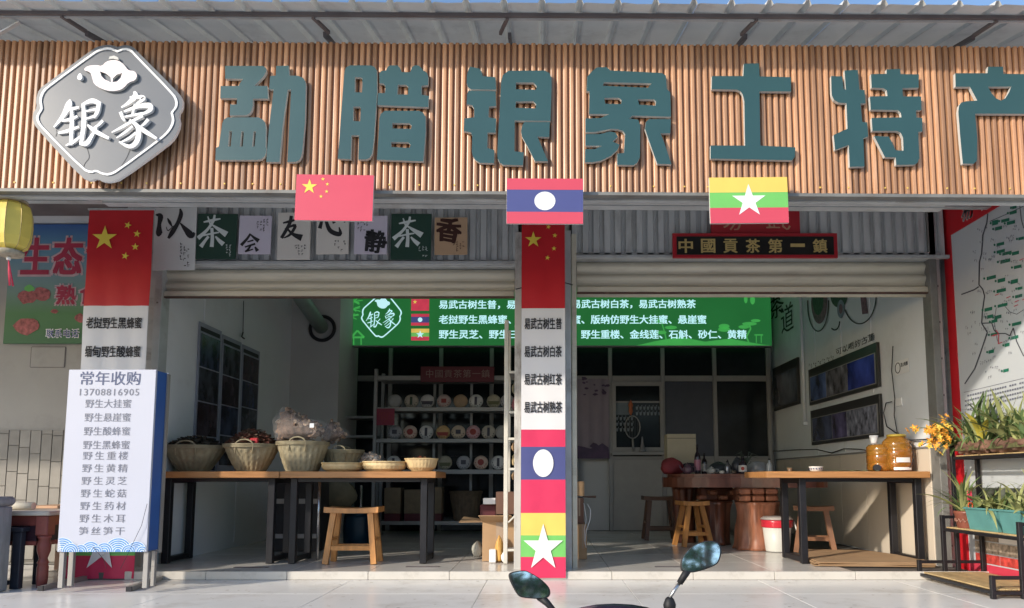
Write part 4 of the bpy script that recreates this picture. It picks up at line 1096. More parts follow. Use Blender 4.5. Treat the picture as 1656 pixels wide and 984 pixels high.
# painted writing and drawing
t = thing('wall_lettering', 'black brush writing painted on the right wall over the framed panoramas', 'wall writing', (XR, 7.5, 2))
def rw(dy=0): return lambda a, b: (lambda v: (v.x - dy, v.y, v.z))(PX(a, b, XR - .008))
mb = MB()
def skewtext(txt, x0, x1, yl, yr, h0, h1, bold=0):
    A, B = PX(x0, (yl), XR - .008), PX(x1, (yr), XR - .008)
    C_, D_ = PX(x0, yl - h0, XR - .008), PX(x1, yr - h1, XR - .008)
    text_into(mb, txt, (0, 1, 0, 1), lambda u, v: (XR - .0085, A.y + (B.y - A.y) * u, (A.z + B.z) / 2 + ((C_.z - A.z) + (D_.z - B.z)) / 2 * v), bold=bold, wob=.5, nrm=(-1, 0, 0))
skewtext('可以喝的古董', 1352, 1415, 574, 552, 11, 13)
mb.build('brush_writing', INK, t, kind='stuff'); mb = MB()
skewtext('茶', 1246, 1268, 515, 512, 34, 38, .01); skewtext('道', 1264, 1284, 540, 533, 44, 48, .01)
mb.build('brush_writing', INK, t, kind='stuff')
mb = MB()
for a in range(6):
    x = 1308 + a * 7; marks(mb, x, 588 - a * 2.6, x + 6, 596 - a * 2.6, 2, 2, 0, put=rw(.001), fill=1)
mb.build('faded_writing', INK, t, kind='stuff')
dr = thing('wall_drawing', 'round ink drawings of tea leaves and a jar high on the right wall', 'wall painting', (XR, 7.5, 2.4))
def disc(a, b, rx, ry, mm, nm, dy, a0=0, a1=360, ring=None):
    mb = MB(); n = 26; f = rw(dy)
    A = [(a + rx * math.cos(R(a0 + (a1 - a0) * i / n)), b + ry * math.sin(R(a0 + (a1 - a0) * i / n))) for i in range(n + 1)]
    if ring: strip(mb, A, ring, 0, put=f)
    else: mb.add([f(*p) for p in A[:-1]], [tuple(range(n))])
    mb.build(nm, mm, dr)
DKG = mat('paint_dark_green', (.05, .09, .06), .6, vary=.5, scale=30); PLUM = mat('paint_plum', (.20, .10, .14), .6, vary=.4, scale=30); PGR = mat('paint_blue_grey', (.25, .28, .36), .6, vary=.3, scale=20)
disc(1323, 490, 17, 46, INK, 'ink_ring', .001, -5, 185, 1.6)
disc(1325, 488, 13, 36, PLUM, 'leaf_border', .0016); disc(1323, 484, 9, 26, DKG, 'leaf_mass', .0022)
disc(1357, 478, 14, 20, DKG, 'jar_leaves', .0012); disc(1360, 500, 6, 15, PGR, 'jar', .0018); disc(1360, 500, 3, 8, PLUM, 'jar_label', .0024)
disc(1390, 478, 27, 46, INK, 'ink_ring', .001, -5, 150, 1.8); disc(1350, 520, 8, 14, INK, 'ink_ring', .0014, 0, 130, 2)
mb = MB(); strip(mb, [(1395, 470), (1399, 508)], 9, 0, put=rw(.0014)); mb.build('scroll', PLUM, dr)
# no smoking sign, sockets, cables, pipe
b = wallbox((1449, 585), (1471, 580), (1472, 602), (1450, 607), XR, .01, '', None, None)
t = thing('wall_sign', 'small white no smoking sign on the right wall', 'sign', (XR, b[2], b[4]))
MB().box(XR - .010, XR - .0065, b[2], b[3], b[4], b[5]).build('plate', WHITE, t)
mb = MB(); text_into(mb, '禁止吸烟', (0, 1, 0, 1), lambda u, v: (XR - .0105, b[3] - (.42 + .5 * u) * (b[3] - b[2]), b[4] + (.5 + .3 * v) * (b[5] - b[4])), bold=.02); mb.build('lettering', INK, t)
mb = MB(); cy_, cz_ = b[3] - .2 * (b[3] - b[2]), (b[4] + b[5]) / 2
mb.tube([(XR - .0105, cy_ + .045 * math.cos(q / 16 * 6.283), cz_ + .045 * math.sin(q / 16 * 6.283)) for q in range(17)], .004, 4); mb.build('ring', INK, t)
p0 = PX(1299, 480, XR - .02); p1 = PX(1303, 683, XR - .02)
t = thing('wall_pipe', 'white pipe running down the right wall between the pictures', 'pipe', (XR, p1.y, p1.z))
MB().tube([(XR - .03, p1.y, 3.38), (XR - .03, p1.y, p1.z)], .02, 10).build('pipe', WALL, t)
MB().box(XR - .06, XR - .0065, p1.y - .03, p1.y + .03, p1.z - .04, p1.z).build('socket', WALL, t)
t = thing('power_cable', 'black cable hanging along the right wall over the table', 'cable', (XR, 6.5, 1.0))
mb = MB()
mb.tube([PX(x, y, XR - .03) for x, y in ((1250, 730), (1285, 728), (1320, 727), (1345, 733), (1365, 726), (1390, 727), (1412, 730))], .006, 6)
mb.tube([PX(x, y, XR - .025) for x, y in ((1455, 712), (1475, 712), (1500, 711), (1524, 709))], .006, 6)
mb.tube([PX(x, y, XR - .02) for x, y in ((1444, 560), (1442, 600), (1447, 645), (1446, 672), (1451, 700))], .004, 6)
mb.tube([PX(x, y, XR - .03) for x, y in ((1442, 650), (1433, 652), (1429, 668), (1434, 690), (1448, 700), (1458, 704))], .005, 6)
mb.build('cable', INK, t)
b = wallbox((1452, 645), (1461, 643), (1461, 656), (1452, 658), XR, .01, '', None, None)
MB().box(XR - .02, XR - .0065, b[2], b[3], b[4], b[5]).build('socket', WHITE, t)

# ---- posters on the inner left wall
for k, (tl, tr, br, bl, lab) in enumerate((
    ((325, 539), (356, 551), (350, 716), (318, 722), 'nearest tall dark poster on the left inner wall'),
    ((362, 559), (388, 568), (384, 712), (357, 716), 'middle tall dark poster on the left inner wall'),
    ((394, 574), (418, 582), (415, 706), (390, 710), 'deepest tall dark poster on the left inner wall'))):
    b = wallbox(tl, tr, br, bl, XL + .02, .01, '', None, None)
    t = thing('wall_poster', lab, 'poster', (XL, b[2], b[4]), 'tall dark posters on the left wall')
    MB().box(XL + .0065, XL + .015, b[2] - .03, b[3] + .03, b[4] - .3, b[5] + .10).build('backing', mat('poster_header', (.30, .32, .40), .5), t)
    n = 4
    for j in range(n):
        h_ = (b[5] - b[4] + .25) / n
        MB().box(XL + .0155, XL + .02, b[2], b[3], b[5] - (j + 1) * h_ + .012, b[5] - j * h_).build('picture', photo_mat('left_%d' % ((j + k) % 3), ((.035, .045, .08), (.05, .055, .07), (.045, .035, .045))[(j + k) % 3], 8), t)
    mb = MB()
    for q in range(10): 
        yy = b[3] - (q + .2) / 10 * (b[3] - b[2]); mb.box(XL + .0155, XL + .017, yy - .04, yy, b[5] + .02, b[5] + .06)
    mb.build('heading', INK, t)
t = thing('wall_switch', 'pull cord and hook on the left inner wall over the posters', 'switch', (XL, 7.5, 2))
MB().tube([PX(394, 487, XL + .02), PX(393, 538, XL + .02)], .004, 5).build('cord', INK, t)
MB().tube([PX(393, 538, XL + .02), PX(391, 545, XL + .05), PX(395, 548, XL + .04)], .008, 5).build('hook', INK, t)
# ================================================================ inside the shop
# ---- glass partition across the back
YG = 9.80
gp = thing('glass_partition', 'grey framed dark glass partition across the back of the shop', 'partition', (0, YG, 0))
vx = [549, 631, 713, 795, 876, 930, 987, 1072, 1156, 1243]
zr1, zr2 = P(900, 608, YG).z, P(900, 617, YG).z
zlo = P(900, 738, YG).z
for i, px in enumerate(vx):
    X = P(px, 640, YG).x
    MB().box(X - .027, X + .027, YG - .02, YG + .04, .002, 3.39, bev=.003).build('mullion', ALU, gp)
for i in range(len(vx) - 1):
    X0, X1 = P(vx[i], 640, YG).x + .028, P(vx[i + 1], 640, YG).x - .028
    MB().box(X0, X1, YG - .012, YG + .03, zr2, zr1, bev=.003).build('rail', ALU, gp)
    MB().box(X0, X1, YG + .005, YG + .012, zr1 + .001, 3.38).build('pane', DARKG, gp)
    if vx[i] >= 930 and vx[i] < 987: continue
    MB().box(X0, X1, YG + .005, YG + .012, zlo, zr2 - .001).build('pane', DARKG if i != 7 else mat('curtained_glass', (.06, .065, .085), .35, vary=.1), gp)
    if vx[i] >= 987: 
        MB().box(X0, X1, YG - .015, YG + .03, zlo - .05, zlo - .001, bev=.003).build('rail', ALU, gp)
        MB().box(X0, X1, YG, YG + .02, .004, zlo - .051).build('lower_panel', mat('counter_panel', (.34, .33, .31), .45, vary=.05), gp)
    else:
        MB().box(X0, X1, YG, YG + .02, .004, zlo - .001).build('lower_panel', DARKG, gp)
# sliding window frame with the sill
X0, X1 = P(990, 640, YG - .05).x, P(1073, 640, YG - .05).x
wz0, wz1 = P(1030, 731, YG - .05).z, P(1030, 617, YG - .05).z
wf = MB()
for q in ((X0, X0 + .05, wz0, wz1), (X1 - .05, X1, wz0, wz1)): wf.box(q[0], q[1], YG - .05, YG - .021, q[2], q[3])
wf.box(X0 + .05, X1 - .05, YG - .05, YG - .021, wz0, wz0 + .06).box(X0 + .05, X1 - .05, YG - .05, YG - .021, wz1 - .06, wz1)
wf.build('window_frame', ALU, gp)
MB().box(X0 - .02, X1 + .03, YG - .13, YG - .0205, wz0 - .045, wz0 - .001, bev=.004).build('sill', ALU, gp)
# cup pictures seen through the window
mb = MB()
def yg(d): return lambda a, b: (lambda v: (v.x, v.y - d, v.z))(P(a, b, YG - .002))
for (x0, y0, n, r) in ((1028, 658, 7, 2), (996, 675, 5, 3)):
    for j in range(r):
        for i in range(n):
            a, b = x0 + i * 6, y0 + j * 9
            f = yg(.002)
            mb.add([f(a, b), f(a + 4, b), f(a + 3.2, b + 5), f(a + .8, b + 5)], [(0, 3, 2, 1)])
            mb.add([f(a + 3.2, b - 2), f(a + 4.6, b - 3), f(a + 4.2, b + 1)], [(0, 2, 1)])
mb.build('cup_pictures', mat('cup_grey', (.22, .25, .27), .5), gp, kind='stuff')
MB().box(P(996, 650, YG).x, P(1018, 650, YG).x, YG - .004, YG + .003, P(1000, 671, YG).z, P(1000, 652, YG).z).build('note_paper', mat('pale_blue_paper', (.15, .19, .22), .6), gp)
MB().box(P(996, 650, YG).x, P(1069, 650, YG).x, YG - .003, YG + .003, P(1000, 652, YG).z, P(1000, 649, YG).z).build('shelf_edge', ALU, gp)
# curtain with ink hills
X0, X1, Z0, Z1 = rect(934, 613, 985, 738, YG - .04)
t = thing('door_curtain', 'pale purple half curtain with printed branches and hills in the back doorway', 'curtain', ((X0 + X1) / 2, YG, Z0))
mb = MB(); sheet(mb, X0, X1, Z0 + .06, Z1, YG - .04, lambda x, z: .012 * math.sin(x * 40)); mb.build('cloth', mat('curtain_lilac', (.25, .215, .26), .8, vary=.05), t)
MB().tube([(X0, YG - .04, Z0 + .05), (X1, YG - .04, Z0 + .05)], .012, 6).build('rod', ALU, t)
HILL = mat('curtain_ink', (.085, .06, .11), .8, vary=.3)
def cv(a, b): v = P(a, b, YG - .056); return (v.x, v.z)
MB().prism([cv(*p) for p in [(934, 742), (934, 721), (944, 723), (955, 726), (966, 722), (974, 717), (984, 724), (986, 742)]], [], YG - .056, None).build('hill_print', HILL, t)
MB().prism([cv(*p) for p in [(953, 722), (959, 716), (965, 718), (971, 724), (962, 727)]], [], YG - .0575, None).build('hill_print', HILL, t)
for k in range(16):
    a, b = random.uniform(943, 984), random.uniform(612, 641); r = random.uniform(1.5, 4.5)
    MB().prism([cv(a + r * random.uniform(.7, 1.5) * math.cos(q), b + r * random.uniform(.4, .9) * math.sin(q)) for q in (0, 1, 2, 3, 4, 5)], [], YG - .056 - k * .0002, None).build('branch_print', HILL, t)
# racket, ornament, bottle on the window sill
c = P(1023, 691, YG - .10)
t = thing('racket', 'white framed racket standing on the window sill at the back', 'racket', P(1024, 729, YG - .1))
MB().tube([(c.x + .10 * math.cos(q / 20 * 6.283), YG - .1, c.z + .15 * math.sin(q / 20 * 6.283)) for q in range(20)], .008, 6, close=True).build('head', ALU, t)
mb = MB()
for k in range(-4, 5): mb.tube([(c.x + k * .021, YG - .1, c.z - .14 * math.sqrt(1 - (k / 5) ** 2)), (c.x + k * .021, YG - .1, c.z + .14 * math.sqrt(1 - (k / 5) ** 2))], .0015, 3)
mb.build('strings', ALU, t, kind='stuff')
MB().tube([(c.x, YG - .1, c.z - .15), (c.x + .005, YG - .1, wz0 + .003)], [.012, .016], 8).build('handle', ALU, t)
c = P(1020, 660, YG - .07)
MB().lathe([(.004, -.10), (.03, -.05), (.022, 0), (.034, .04), (.012, .09), (.003, .11)], tuple(c), 10).build('ornament', mat('orange_ornament', (.45, .13, .05), .5), None, label='small orange ornament hanging in the window at the back', cat='ornament')
c = P(1039, 730, YG - .1)
one('bottle', mat('dull_bottle', (.25, .25, .27), .2), MB().lathe([(.045, 0), (.045, .02), (.035, .03), (.022, .10), (.012, .17), (.009, .20)], (c.x, c.y, wz0), 12), 'small cone shaped bottle on the window sill beside the racket', 'bottle')

# ---- exhaust duct
t = thing('exhaust_duct', 'pale round duct slanting into a black ring on the back wall', 'duct', P(520, 532, 8.88))
p0, p1 = P(484, 478, 8.1), P(520, 530, 8.86)
MB().tube([p0 + (p0 - p1) * .5, p0, p1], .085, 20).build('duct', mat('duct_green_grey', (.30, .38, .35), .4, .2), t)
c = P(522, 532, 8.89)
MB().tube([(c.x + .15 * math.cos(q / 28 * 6.283), 8.87, c.z + .15 * math.sin(q / 28 * 6.283)) for q in range(28)], .022, 8, close=True).build('ring', INK, t)

# ---- tea cake rack
YR = 9.0
def zR(py, Y=YR): return P(740, py, Y).z
rk = thing('shelf_rack', 'grey steel shelf rack full of round tea cakes at the back left', 'rack', (P(720, 700, YR).x, YR, 0))
RX0, RX1 = P(608, 700, YR).x, P(842, 700, YR).x
RKM = mat('rack_grey', (.30, .30, .29), .5, .2, vary=.08)
for X in (RX0, RX1 - .04):
    for Y in (YR - .16, YR + .24):
        MB().box(X, X + .04, Y, Y + .04, .002, zR(600), bev=.003).build('upright', RKM, rk)
lev = [(611, 618), (661, 667), (711, 717), (760, 767), (842, 848)]
SH = []
for a, b in lev:
    MB().box(RX0 + .041, RX1 - .041, YR - .16, YR - .14, zR(b), zR(a), bev=.002).build('shelf_beam', RKM, rk)
    MB().box(RX0 + .041, RX1 - .041, YR - .138, YR + .27, zR(b) + .01, zR(a) - .004).build('shelf', RKM, rk)
    SH.append(zR(a) - .003)
for px in (700, 760):
    MB().box(P(px, 700, YR + .24).x, P(px, 700, YR + .24).x + .03, YR + .24, YR + .27, zR(842), zR(600)).build('back_strut', RKM, rk)
WR = [((.24, .24, .23), None), ((.30, .27, .22), 0), ((.38, .37, .35), 1), ((.32, .26, .24), 2), ((.26, .18, .11), None), ((.42, .42, .40), 1), ((.26, .24, .18), 3),
      ((.25, .25, .26), 1), ((.40, .30, .24), 2), ((.45, .44, .42), 1), ((.36, .24, .11), 2), ((.38, .31, .23), 1), ((.34, .20, .21), 2), ((.30, .27, .22), 1)]
PRT = [mat('wrap_green', (.05, .08, .05), .6), mat('wrap_ink', (.06, .06, .08), .6), mat('wrap_red', (.30, .05, .04), .6), mat('wrap_olive', (.12, .13, .06), .6)]
def cake(px, lvl, k, r=.088, lab=''):
    c = P(px, 700, YR - .05); z = SH[lvl]
    t = thing('tea_cake', lab, 'tea cake', (c.x, YR - .05, z), 'tea cakes on the rack')
    col, pr = WR[k % len(WR)]
    mm = mat('wrapper_%d' % (k % len(WR)), tuple(min(.8, q * 1.45) for q in col), .7, vary=.12, scale=22, bump=.3, bscale=30)
    # a round pressed cake standing on its edge, leaning back a little
    prof = [(.02, -.024), (.5, -.026), (.85, -.020), (.985, -.008), (1.0, 0), (.985, .009), (.85, .020), (.4, .024), (.02, .022)]
    mb = MB(); n = 22; vs = []; tl = math.sin(R(9)), math.cos(R(9))
    ctr = Vector((c.x, YR - .03, z + r * tl[1] + .003))
    def at(rr, dy, a):
        x = rr * r * math.cos(a) * (1 + .012 * math.sin(a * 13)); zz = rr * r * math.sin(a) * (1 + .012 * math.sin(a * 13))
        return (ctr.x + x, ctr.y + dy + zz * tl[0], ctr.z + zz * tl[1] - dy * tl[0])
    for rr, dy in prof: vs += [at(rr, dy, 2 * math.pi * q / n) for q in range(n)]
    mb.add(vs, [(i * n + q, i * n + (q + 1) % n, (i + 1) * n + (q + 1) % n, (i + 1) * n + q) for i in range(len(prof) - 1) for q in range(n)], 0, True)
    mb.add([vs[q] for q in range(n)], [tuple(range(n))])
    mb.build('wrapper', mm, t)
    if pr is not None:
        mb = MB(); sh = k % 4
        if sh == 0: pts = [(.45 * math.cos(q / 10 * 6.283), .45 * math.sin(q / 10 * 6.283)) for q in range(10)]
        elif sh == 1: pts = [(-.18, -.6), (.18, -.6), (.18, .6), (-.18, .6)]
        elif sh == 2: pts = [(-.7, -.55), (.7, -.55), (.85, -.05), (-.85, -.05)]
        else: pts = [(-.35, -.3), (.35, -.3), (.35, .3), (-.35, .3)]
        def pp(a, b): return at(math.hypot(a, b), -.0275, math.atan2(b, a))
        mb.add([pp(*p) for p in pts], [tuple(range(len(pts)))])
        for q in range(7):
            a0 = q / 7 * math.pi - math.pi * 1.0; mb.add([pp(.72 * math.cos(a0), .72 * math.sin(a0)), pp(.72 * math.cos(a0 + .2), .72 * math.sin(a0 + .2)), pp(.82 * math.cos(a0 + .2), .82 * math.sin(a0 + .2)), pp(.82 * math.cos(a0), .82 * math.sin(a0))], [(0, 1, 2, 3)])
        mb.build('printed_label', PRT[pr], t)
nm1 = ['dull grey', 'beige with a green patch', 'white with a dark lower half', 'pink centred', 'plain brown', 'white speckled', 'olive printed', 'pale end']
for i, px in enumerate((637, 664, 690, 717, 744, 769, 798, 820)): cake(px, 1, i, lab=nm1[i] + ' tea cake, upper rack row, %s from left' % ('first second third fourth fifth sixth seventh eighth'.split()[i]))
nm2 = ['dark striped', 'black striped', 'orange tan', 'bright white', 'amber brown', 'cream with a thin text line', 'dusty pink', 'half hidden cream']
for i, px in enumerate((638, 663, 689, 716, 741, 765, 790, 812)): cake(px, 2, i + 7, lab=nm2[i] + ' tea cake, middle rack row, %s from left' % ('first second third fourth fifth sixth seventh eighth'.split()[i]))
for i, px in enumerate((637, 720, 750, 778, 806)): cake(px, 3, i + 5, lab='%s tea cake, lower rack row, %s from left' % (('dim grey', 'pale grey', 'white speckled', 'dull brown', 'dark')[i], 'first second third fourth fifth'.split()[i]))
X0, X1, Z0, Z1 = rect(680, 593, 799, 618, YR - .2)
t = thing('name_plate', 'small dark red plate with faded gold characters standing on the tea rack', 'sign', ((X0 + X1) / 2, YR - .2, Z0))
MB().box(X0, X1, YR - .2, YR - .17, Z0, Z1, bev=.004).build('plate', mat('dark_maroon', (.10, .012, .02), .5), t)
mb = MB(); ftext(mb, '中國貢茶第一鎮', (689, 598, 792, 611), YR - .203, bold=.01, spacing=1.1); mb.build('lettering', mat('faded_gold', (.22, .14, .12), .5), t)
X0, X1, Z0, Z1 = rect(609, 661, 638, 688, YR - .18)
t = thing('price_tag', 'square red paper tag hung on the rack upright', 'tag', ((X0 + X1) / 2, YR - .18, Z0))
MB().box(X0, X1, YR - .18, YR - .177, Z0, Z1).build('paper', mat('dull_red_paper', (.26, .03, .06), .6), t)
mb = MB(); marks(mb, 612, 666, 636, 684, 6, 3, YR - .181); mb.build('small_print', PRT[2], t, kind='stuff')
# baskets and boxes on the lowest shelf
BX = mat('gift_box_tan', (.20, .15, .09), .7, vary=.15, scale=12); MAR = mat('maroon_band', (.10, .02, .025), .6)
for i, (a, b, y0) in enumerate(((624, 650, 789), (656, 684, 792), (690, 716, 788))):
    X0, X1 = P(a, 810, YR).x, P(b, 810, YR).x; z0, z1 = SH[4], zR(y0)
    t = thing('gift_box', '%s tan box with a maroon foot on the lowest shelf of the rack' % ('left hand', 'middle', 'right hand')[i], 'box', ((X0 + X1) / 2, YR, z0), 'tan boxes on the lowest shelf')
    MB().box(X0, X1, YR - .1, YR + .12, z0 + .09, z1, bev=.004).build('box_top', BX, t)
    MB().box(X0 + .004, X1 - .004, YR - .098, YR + .118, z0, z0 + .089, bev=.003).build('box_foot', MAR, t)

BSK = mat('woven_bamboo', (.31, .27, .175), .6, vary=.22, scale=18, bump=.3, bscale=60, wear=(.30, .20, .08), wear_amt=.4, wear_scale=6)
BSKD = mat('woven_bamboo_dark', (.11, .08, .05), .7, vary=.3, scale=18, bump=.3, bscale=60)
BSKL = mat('pale_bamboo', (.66, .50, .27), .55, vary=.15, scale=20, bump=.3, bscale=50)
def weave(mb, prof, c, ex, ey, n=96, rows=20, sub=1, amp=.0026, squ=0):
    """basket wall with real over-and-under relief"""
    vs = []
    L = len(prof) - 1
    for j in range(rows + 1):
        u = j / rows * L; i = min(int(u), L - 1); f = u - i
        r = prof[i][0] * (1 - f) + prof[i + 1][0] * f; z = prof[i][1] * (1 - f) + prof[i + 1][1] * f
        for k in range(n):
            a = 2 * math.pi * k / n
            q = r + (amp if (k // 2) % 2 else -amp) * (1 if (j // 2) % 2 else .35)
            ca, sa = math.cos(a), math.sin(a)
            if squ:
                m_ = (abs(ca) ** (2 + squ) + abs(sa) ** (2 + squ)) ** (-1 / (2 + squ)); w_ = max(0, 1 - z / (prof[-1][1] * .7)); q *= 1 + (m_ - 1) * w_
            vs.append((c[0] + ex * q * ca, c[1] + ey * q * sa, c[2] + z))
    mb.add(vs, [(j * n + k, j * n + (k + 1) % n, (j + 1) * n + (k + 1) % n, (j + 1) * n + k) for j in range(rows) for k in range(n)], 0, False)
def basket(xl, xr, ytop, ybot, wb, Y, label, handles=2, ex=1, dark=False, grp='woven baskets on the left table', top=None):
    X0, X1 = P(xl, 740, Y).x, P(xr, 740, Y).x
    r = (X1 - X0) / 2; z0 = top if top is not None else .747; z1 = z0 + (ybot - ytop) * Y / FPX * .99
    c = ((X0 + X1) / 2, Y, z0); h = z1 - z0
    t = thing('basket', label, 'basket', c, grp)
    mm = BSKD if dark else BSK
    mb = MB()
    prof = [(r * wb, 0), (r * (wb + (1 - wb) * .26), h * .22), (r * (wb + (1 - wb) * .55), h * .48), (r * (wb + (1 - wb) * .83), h * .76), (r, h)]
    weave(mb, prof, c, 1, min(1, .23 / r), squ=1.2)
    ey = min(1, .23 / r)
    inner = [(q * .95, z) for q, z in prof]
    mb.lathe(inner, (c[0], c[1], c[2] + .004), 40, 0, 1, ey, cap=False)
    mb.add([(c[0] + r * wb * math.cos(2 * math.pi * k / 30), c[1] + ey * r * wb * math.sin(2 * math.pi * k / 30), z0 + .003) for k in range(30)], [tuple(range(30))[::-1]])
    mb.build('woven_body', mm, t)
    for k, dz in enumerate((0, .011, .022)):
        MB().tube([(c[0] + (r + .004) * math.cos(2 * math.pi * q / 40), c[1] + ey * (r + .004) * math.sin(2 * math.pi * q / 40), z1 - dz) for q in range(40)], .0055, 6, close=True).build('rim', mm, t)
    for sgn in ((-1, 1) if handles == 2 else ()):
        hx = r * .32
        pts = [(c[0] - sgn * r * (.08) + hx * math.cos(math.pi * q / 12), c[1] + sgn * ey * r * .93, z1 - .010 + .046 * math.sin(math.pi * q / 12)) for q in range(13)]
        pts = [(pts[0][0], pts[0][1], z1 - .08)] + pts + [(pts[-1][0], pts[-1][1], z1 - .08)]
        mb = MB(); mb.tube(pts, .0058, 6)
        mb.tube([(x + .003 * math.sin(i * 2), y - .004 * math.cos(i * 2), z + .004) for i, (x, y, z) in enumerate(pts)], .003, 5)
        mb.build('handle', mm, t)
    return c, r, ey, z1
def heap(c, r, ey, z1, mats, n, size, hgt, name, label, cat='herbs', flat=.5):
    """loose dried goods: many small curled flakes heaped over the rim"""
    mb = MB()
    for _ in range(n):
        a, q = random.uniform(0, 6.283), math.sqrt(random.random()) * .9
        x, y = c[0] + r * q * math.cos(a), c[1] + r * ey * q * math.sin(a)
        z = z1 - .02 + hgt * (1 - q * q) * random.uniform(.5, 1)
        s = size * random.uniform(.6, 1.4)
        M = Matrix.Rotation(random.uniform(0, 6.28), 3, 'Z') @ Matrix.Rotation(random.uniform(-1.2, 1.2), 3, 'X')
        pts = [M @ Vector(p) * s + Vector((x, y, z)) for p in ((-1, -.4, .2), (0, -.6, -.1), (1, -.3, .25), (.9, .4, .1), (0, .55, -.15), (-1, .4, .2))]
        mb.add(pts, [(0, 1, 4, 5), (1, 2, 3, 4)], random.randrange(len(mats)), False)
    return mb.build(name, mats, None, label=label, cat=cat, kind='stuff')

# ---- long tables
def long_table(X0, X1, Yf, dpt, label, legs, top=.745, seam=None):
    t = thing('work_table', label, 'table', ((X0 + X1) / 2, Yf, 0), 'wood topped tables on black steel frames')
    MB().box(X0, X1, Yf, Yf + dpt, top - .052, top, bev=.004).build('tabletop', WOODT, t)
    for lx in legs:
        for yy in (Yf + .10, Yf + dpt - .12):
            MB().box(lx - .027, lx + .027, yy, yy + .055, .004, top - .053, bev=.003).build('leg', BLACKM, t)
        MB().box(lx - .022, lx + .022, Yf + .157, Yf + dpt - .122, .012, .055, bev=.003).build('foot_rail', BLACKM, t)
        MB().box(lx - .022, lx + .022, Yf + .157, Yf + dpt - .122, top - .095, top - .054).build('top_rail', BLACKM, t)
    MB().box(min(legs) + .03, max(legs) - .03, Yf + .11, Yf + .14, top - .085, top - .0535).build('apron_bar', BLACKM, t)
    return t
YT = 5.88
lx = lambda px: P(px, 850, YT + .12).x
long_table(XL + .03, P(452, 768, YT).x - .002, YT, .60, 'left hand wood topped table beneath the big woven baskets', (lx(270), lx(438)))
long_table(P(452, 768, YT).x + .002, P(705, 768, YT).x, YT + .004, .60, 'middle wood topped table with flat bamboo trays', (lx(474), lx(685)))
RT0 = P(1240, 768, YT).x
long_table(RT0, XR - .04, YT, .66, 'right hand wood topped table carrying the amber water jars', (lx(1299), XR - .09))

# ---- baskets and trays on the left tables
c, r, ey, z1 = basket(266, 364, 719, 760, .43, 6.16, 'wide woven basket at the left end of the table, dark herbs inside')
heap(c, r, ey, z1, [mat('dark_herb', (.05, .05, .04), .8, vary=.5, scale=40), mat('dark_herb_brown', (.09, .06, .04), .8, vary=.4, scale=40)], 620, .018, .11, 'dried_herbs', 'dark dried herbs heaped in the leftmost basket')
c, r, ey, z1 = basket(364, 450, 717, 760, .47, 6.14, 'woven basket with reddish brown dried goods and a red tag, second from the left')
heap(c, r, ey, z1, [mat('red_herb', (.16, .06, .04), .8, vary=.5, scale=40), mat('brown_herb', (.14, .09, .06), .8, vary=.4, scale=40)], 800, .017, .16, 'dried_herbs', 'reddish brown dried goods heaped in the second basket')
q = P(413, 709, 6.0); one('red_tag', mat('red_tag', (.5, .03, .04), .6), MB().box(q.x - .035, q.x + .03, 5.97, 6.0, z1 - .005, z1 + .05, bev=.006), 'red packet tucked into the rim of the second basket', 'packet')
c3, r3, ey3, z3 = basket(449, 530, 713, 760, .58, 6.12, 'tall woven basket under the bulging clear bag')
basket(520, 587, 718, 750, .6, 6.36, 'shadowed woven basket behind the tall one', top=.76)
def tray(xl, xr, ytop, Y, label, deep=False):
    X0, X1 = P(xl, 750, Y).x, P(xr, 750, Y).x; r = (X1 - X0) / 2
    h = (760 - ytop) * Y / FPX
    t = thing('bamboo_tray', label, 'tray', ((X0 + X1) / 2, Y, .747), 'flat bamboo trays on the middle table')
    prof = [(r * .60, 0), (r * .86, h * .3), (r * .95, h * .7), (r, h)] if deep else [(r * .74, 0), (r * .93, h * .25), (r * 1.0, h * .6), (r * .965, h)]
    mb = MB(); weave(mb, prof, ((X0 + X1) / 2, Y, .747), 1, .85, 110, 12, amp=.0010)
    mb.lathe([(q * .96, z + .003) for q, z in prof], ((X0 + X1) / 2, Y, .748), 40, 0, 1, .85, cap=False)
    mb.add([((X0 + X1) / 2 + prof[0][0] * math.cos(2 * math.pi * k / 30), Y + .85 * prof[0][0] * math.sin(2 * math.pi * k / 30), .752) for k in range(30)], [tuple(range(30))])
    mb.build('woven_body', BSKL, t)
    MB().tube([((X0 + X1) / 2 + r * math.cos(2 * math.pi * k / 40), Y + .85 * r * math.sin(2 * math.pi * k / 40), .747 + h) for k in range(40)], .006, 6, close=True).build('rim', BSKL, t)
    return ((X0 + X1) / 2, Y, .747), r * .9, .85, .747 + h
a = tray(521, 588, 747, 6.10, 'flat bamboo tray beside the tall basket, first of three')
heap(*a, [mat('pale_slices', (.45, .34, .2), .7, vary=.3, scale=40)], 120, .012, .03, 'dried_slices', 'pale dried slices in the first flat tray')
tray(587, 657, 745, 6.08, 'flat bamboo tray in the middle of the three')
a = tray(655, 708, 740, 6.10, 'deeper round bamboo basket at the right end of the table', True)
heap(*a, [mat('orange_slices', (.50, .24, .10), .7, vary=.3, scale=40), mat('red_slices', (.45, .08, .05), .7)], 160, .011, .04, 'dried_slices', 'orange dried pieces in the deeper round basket')

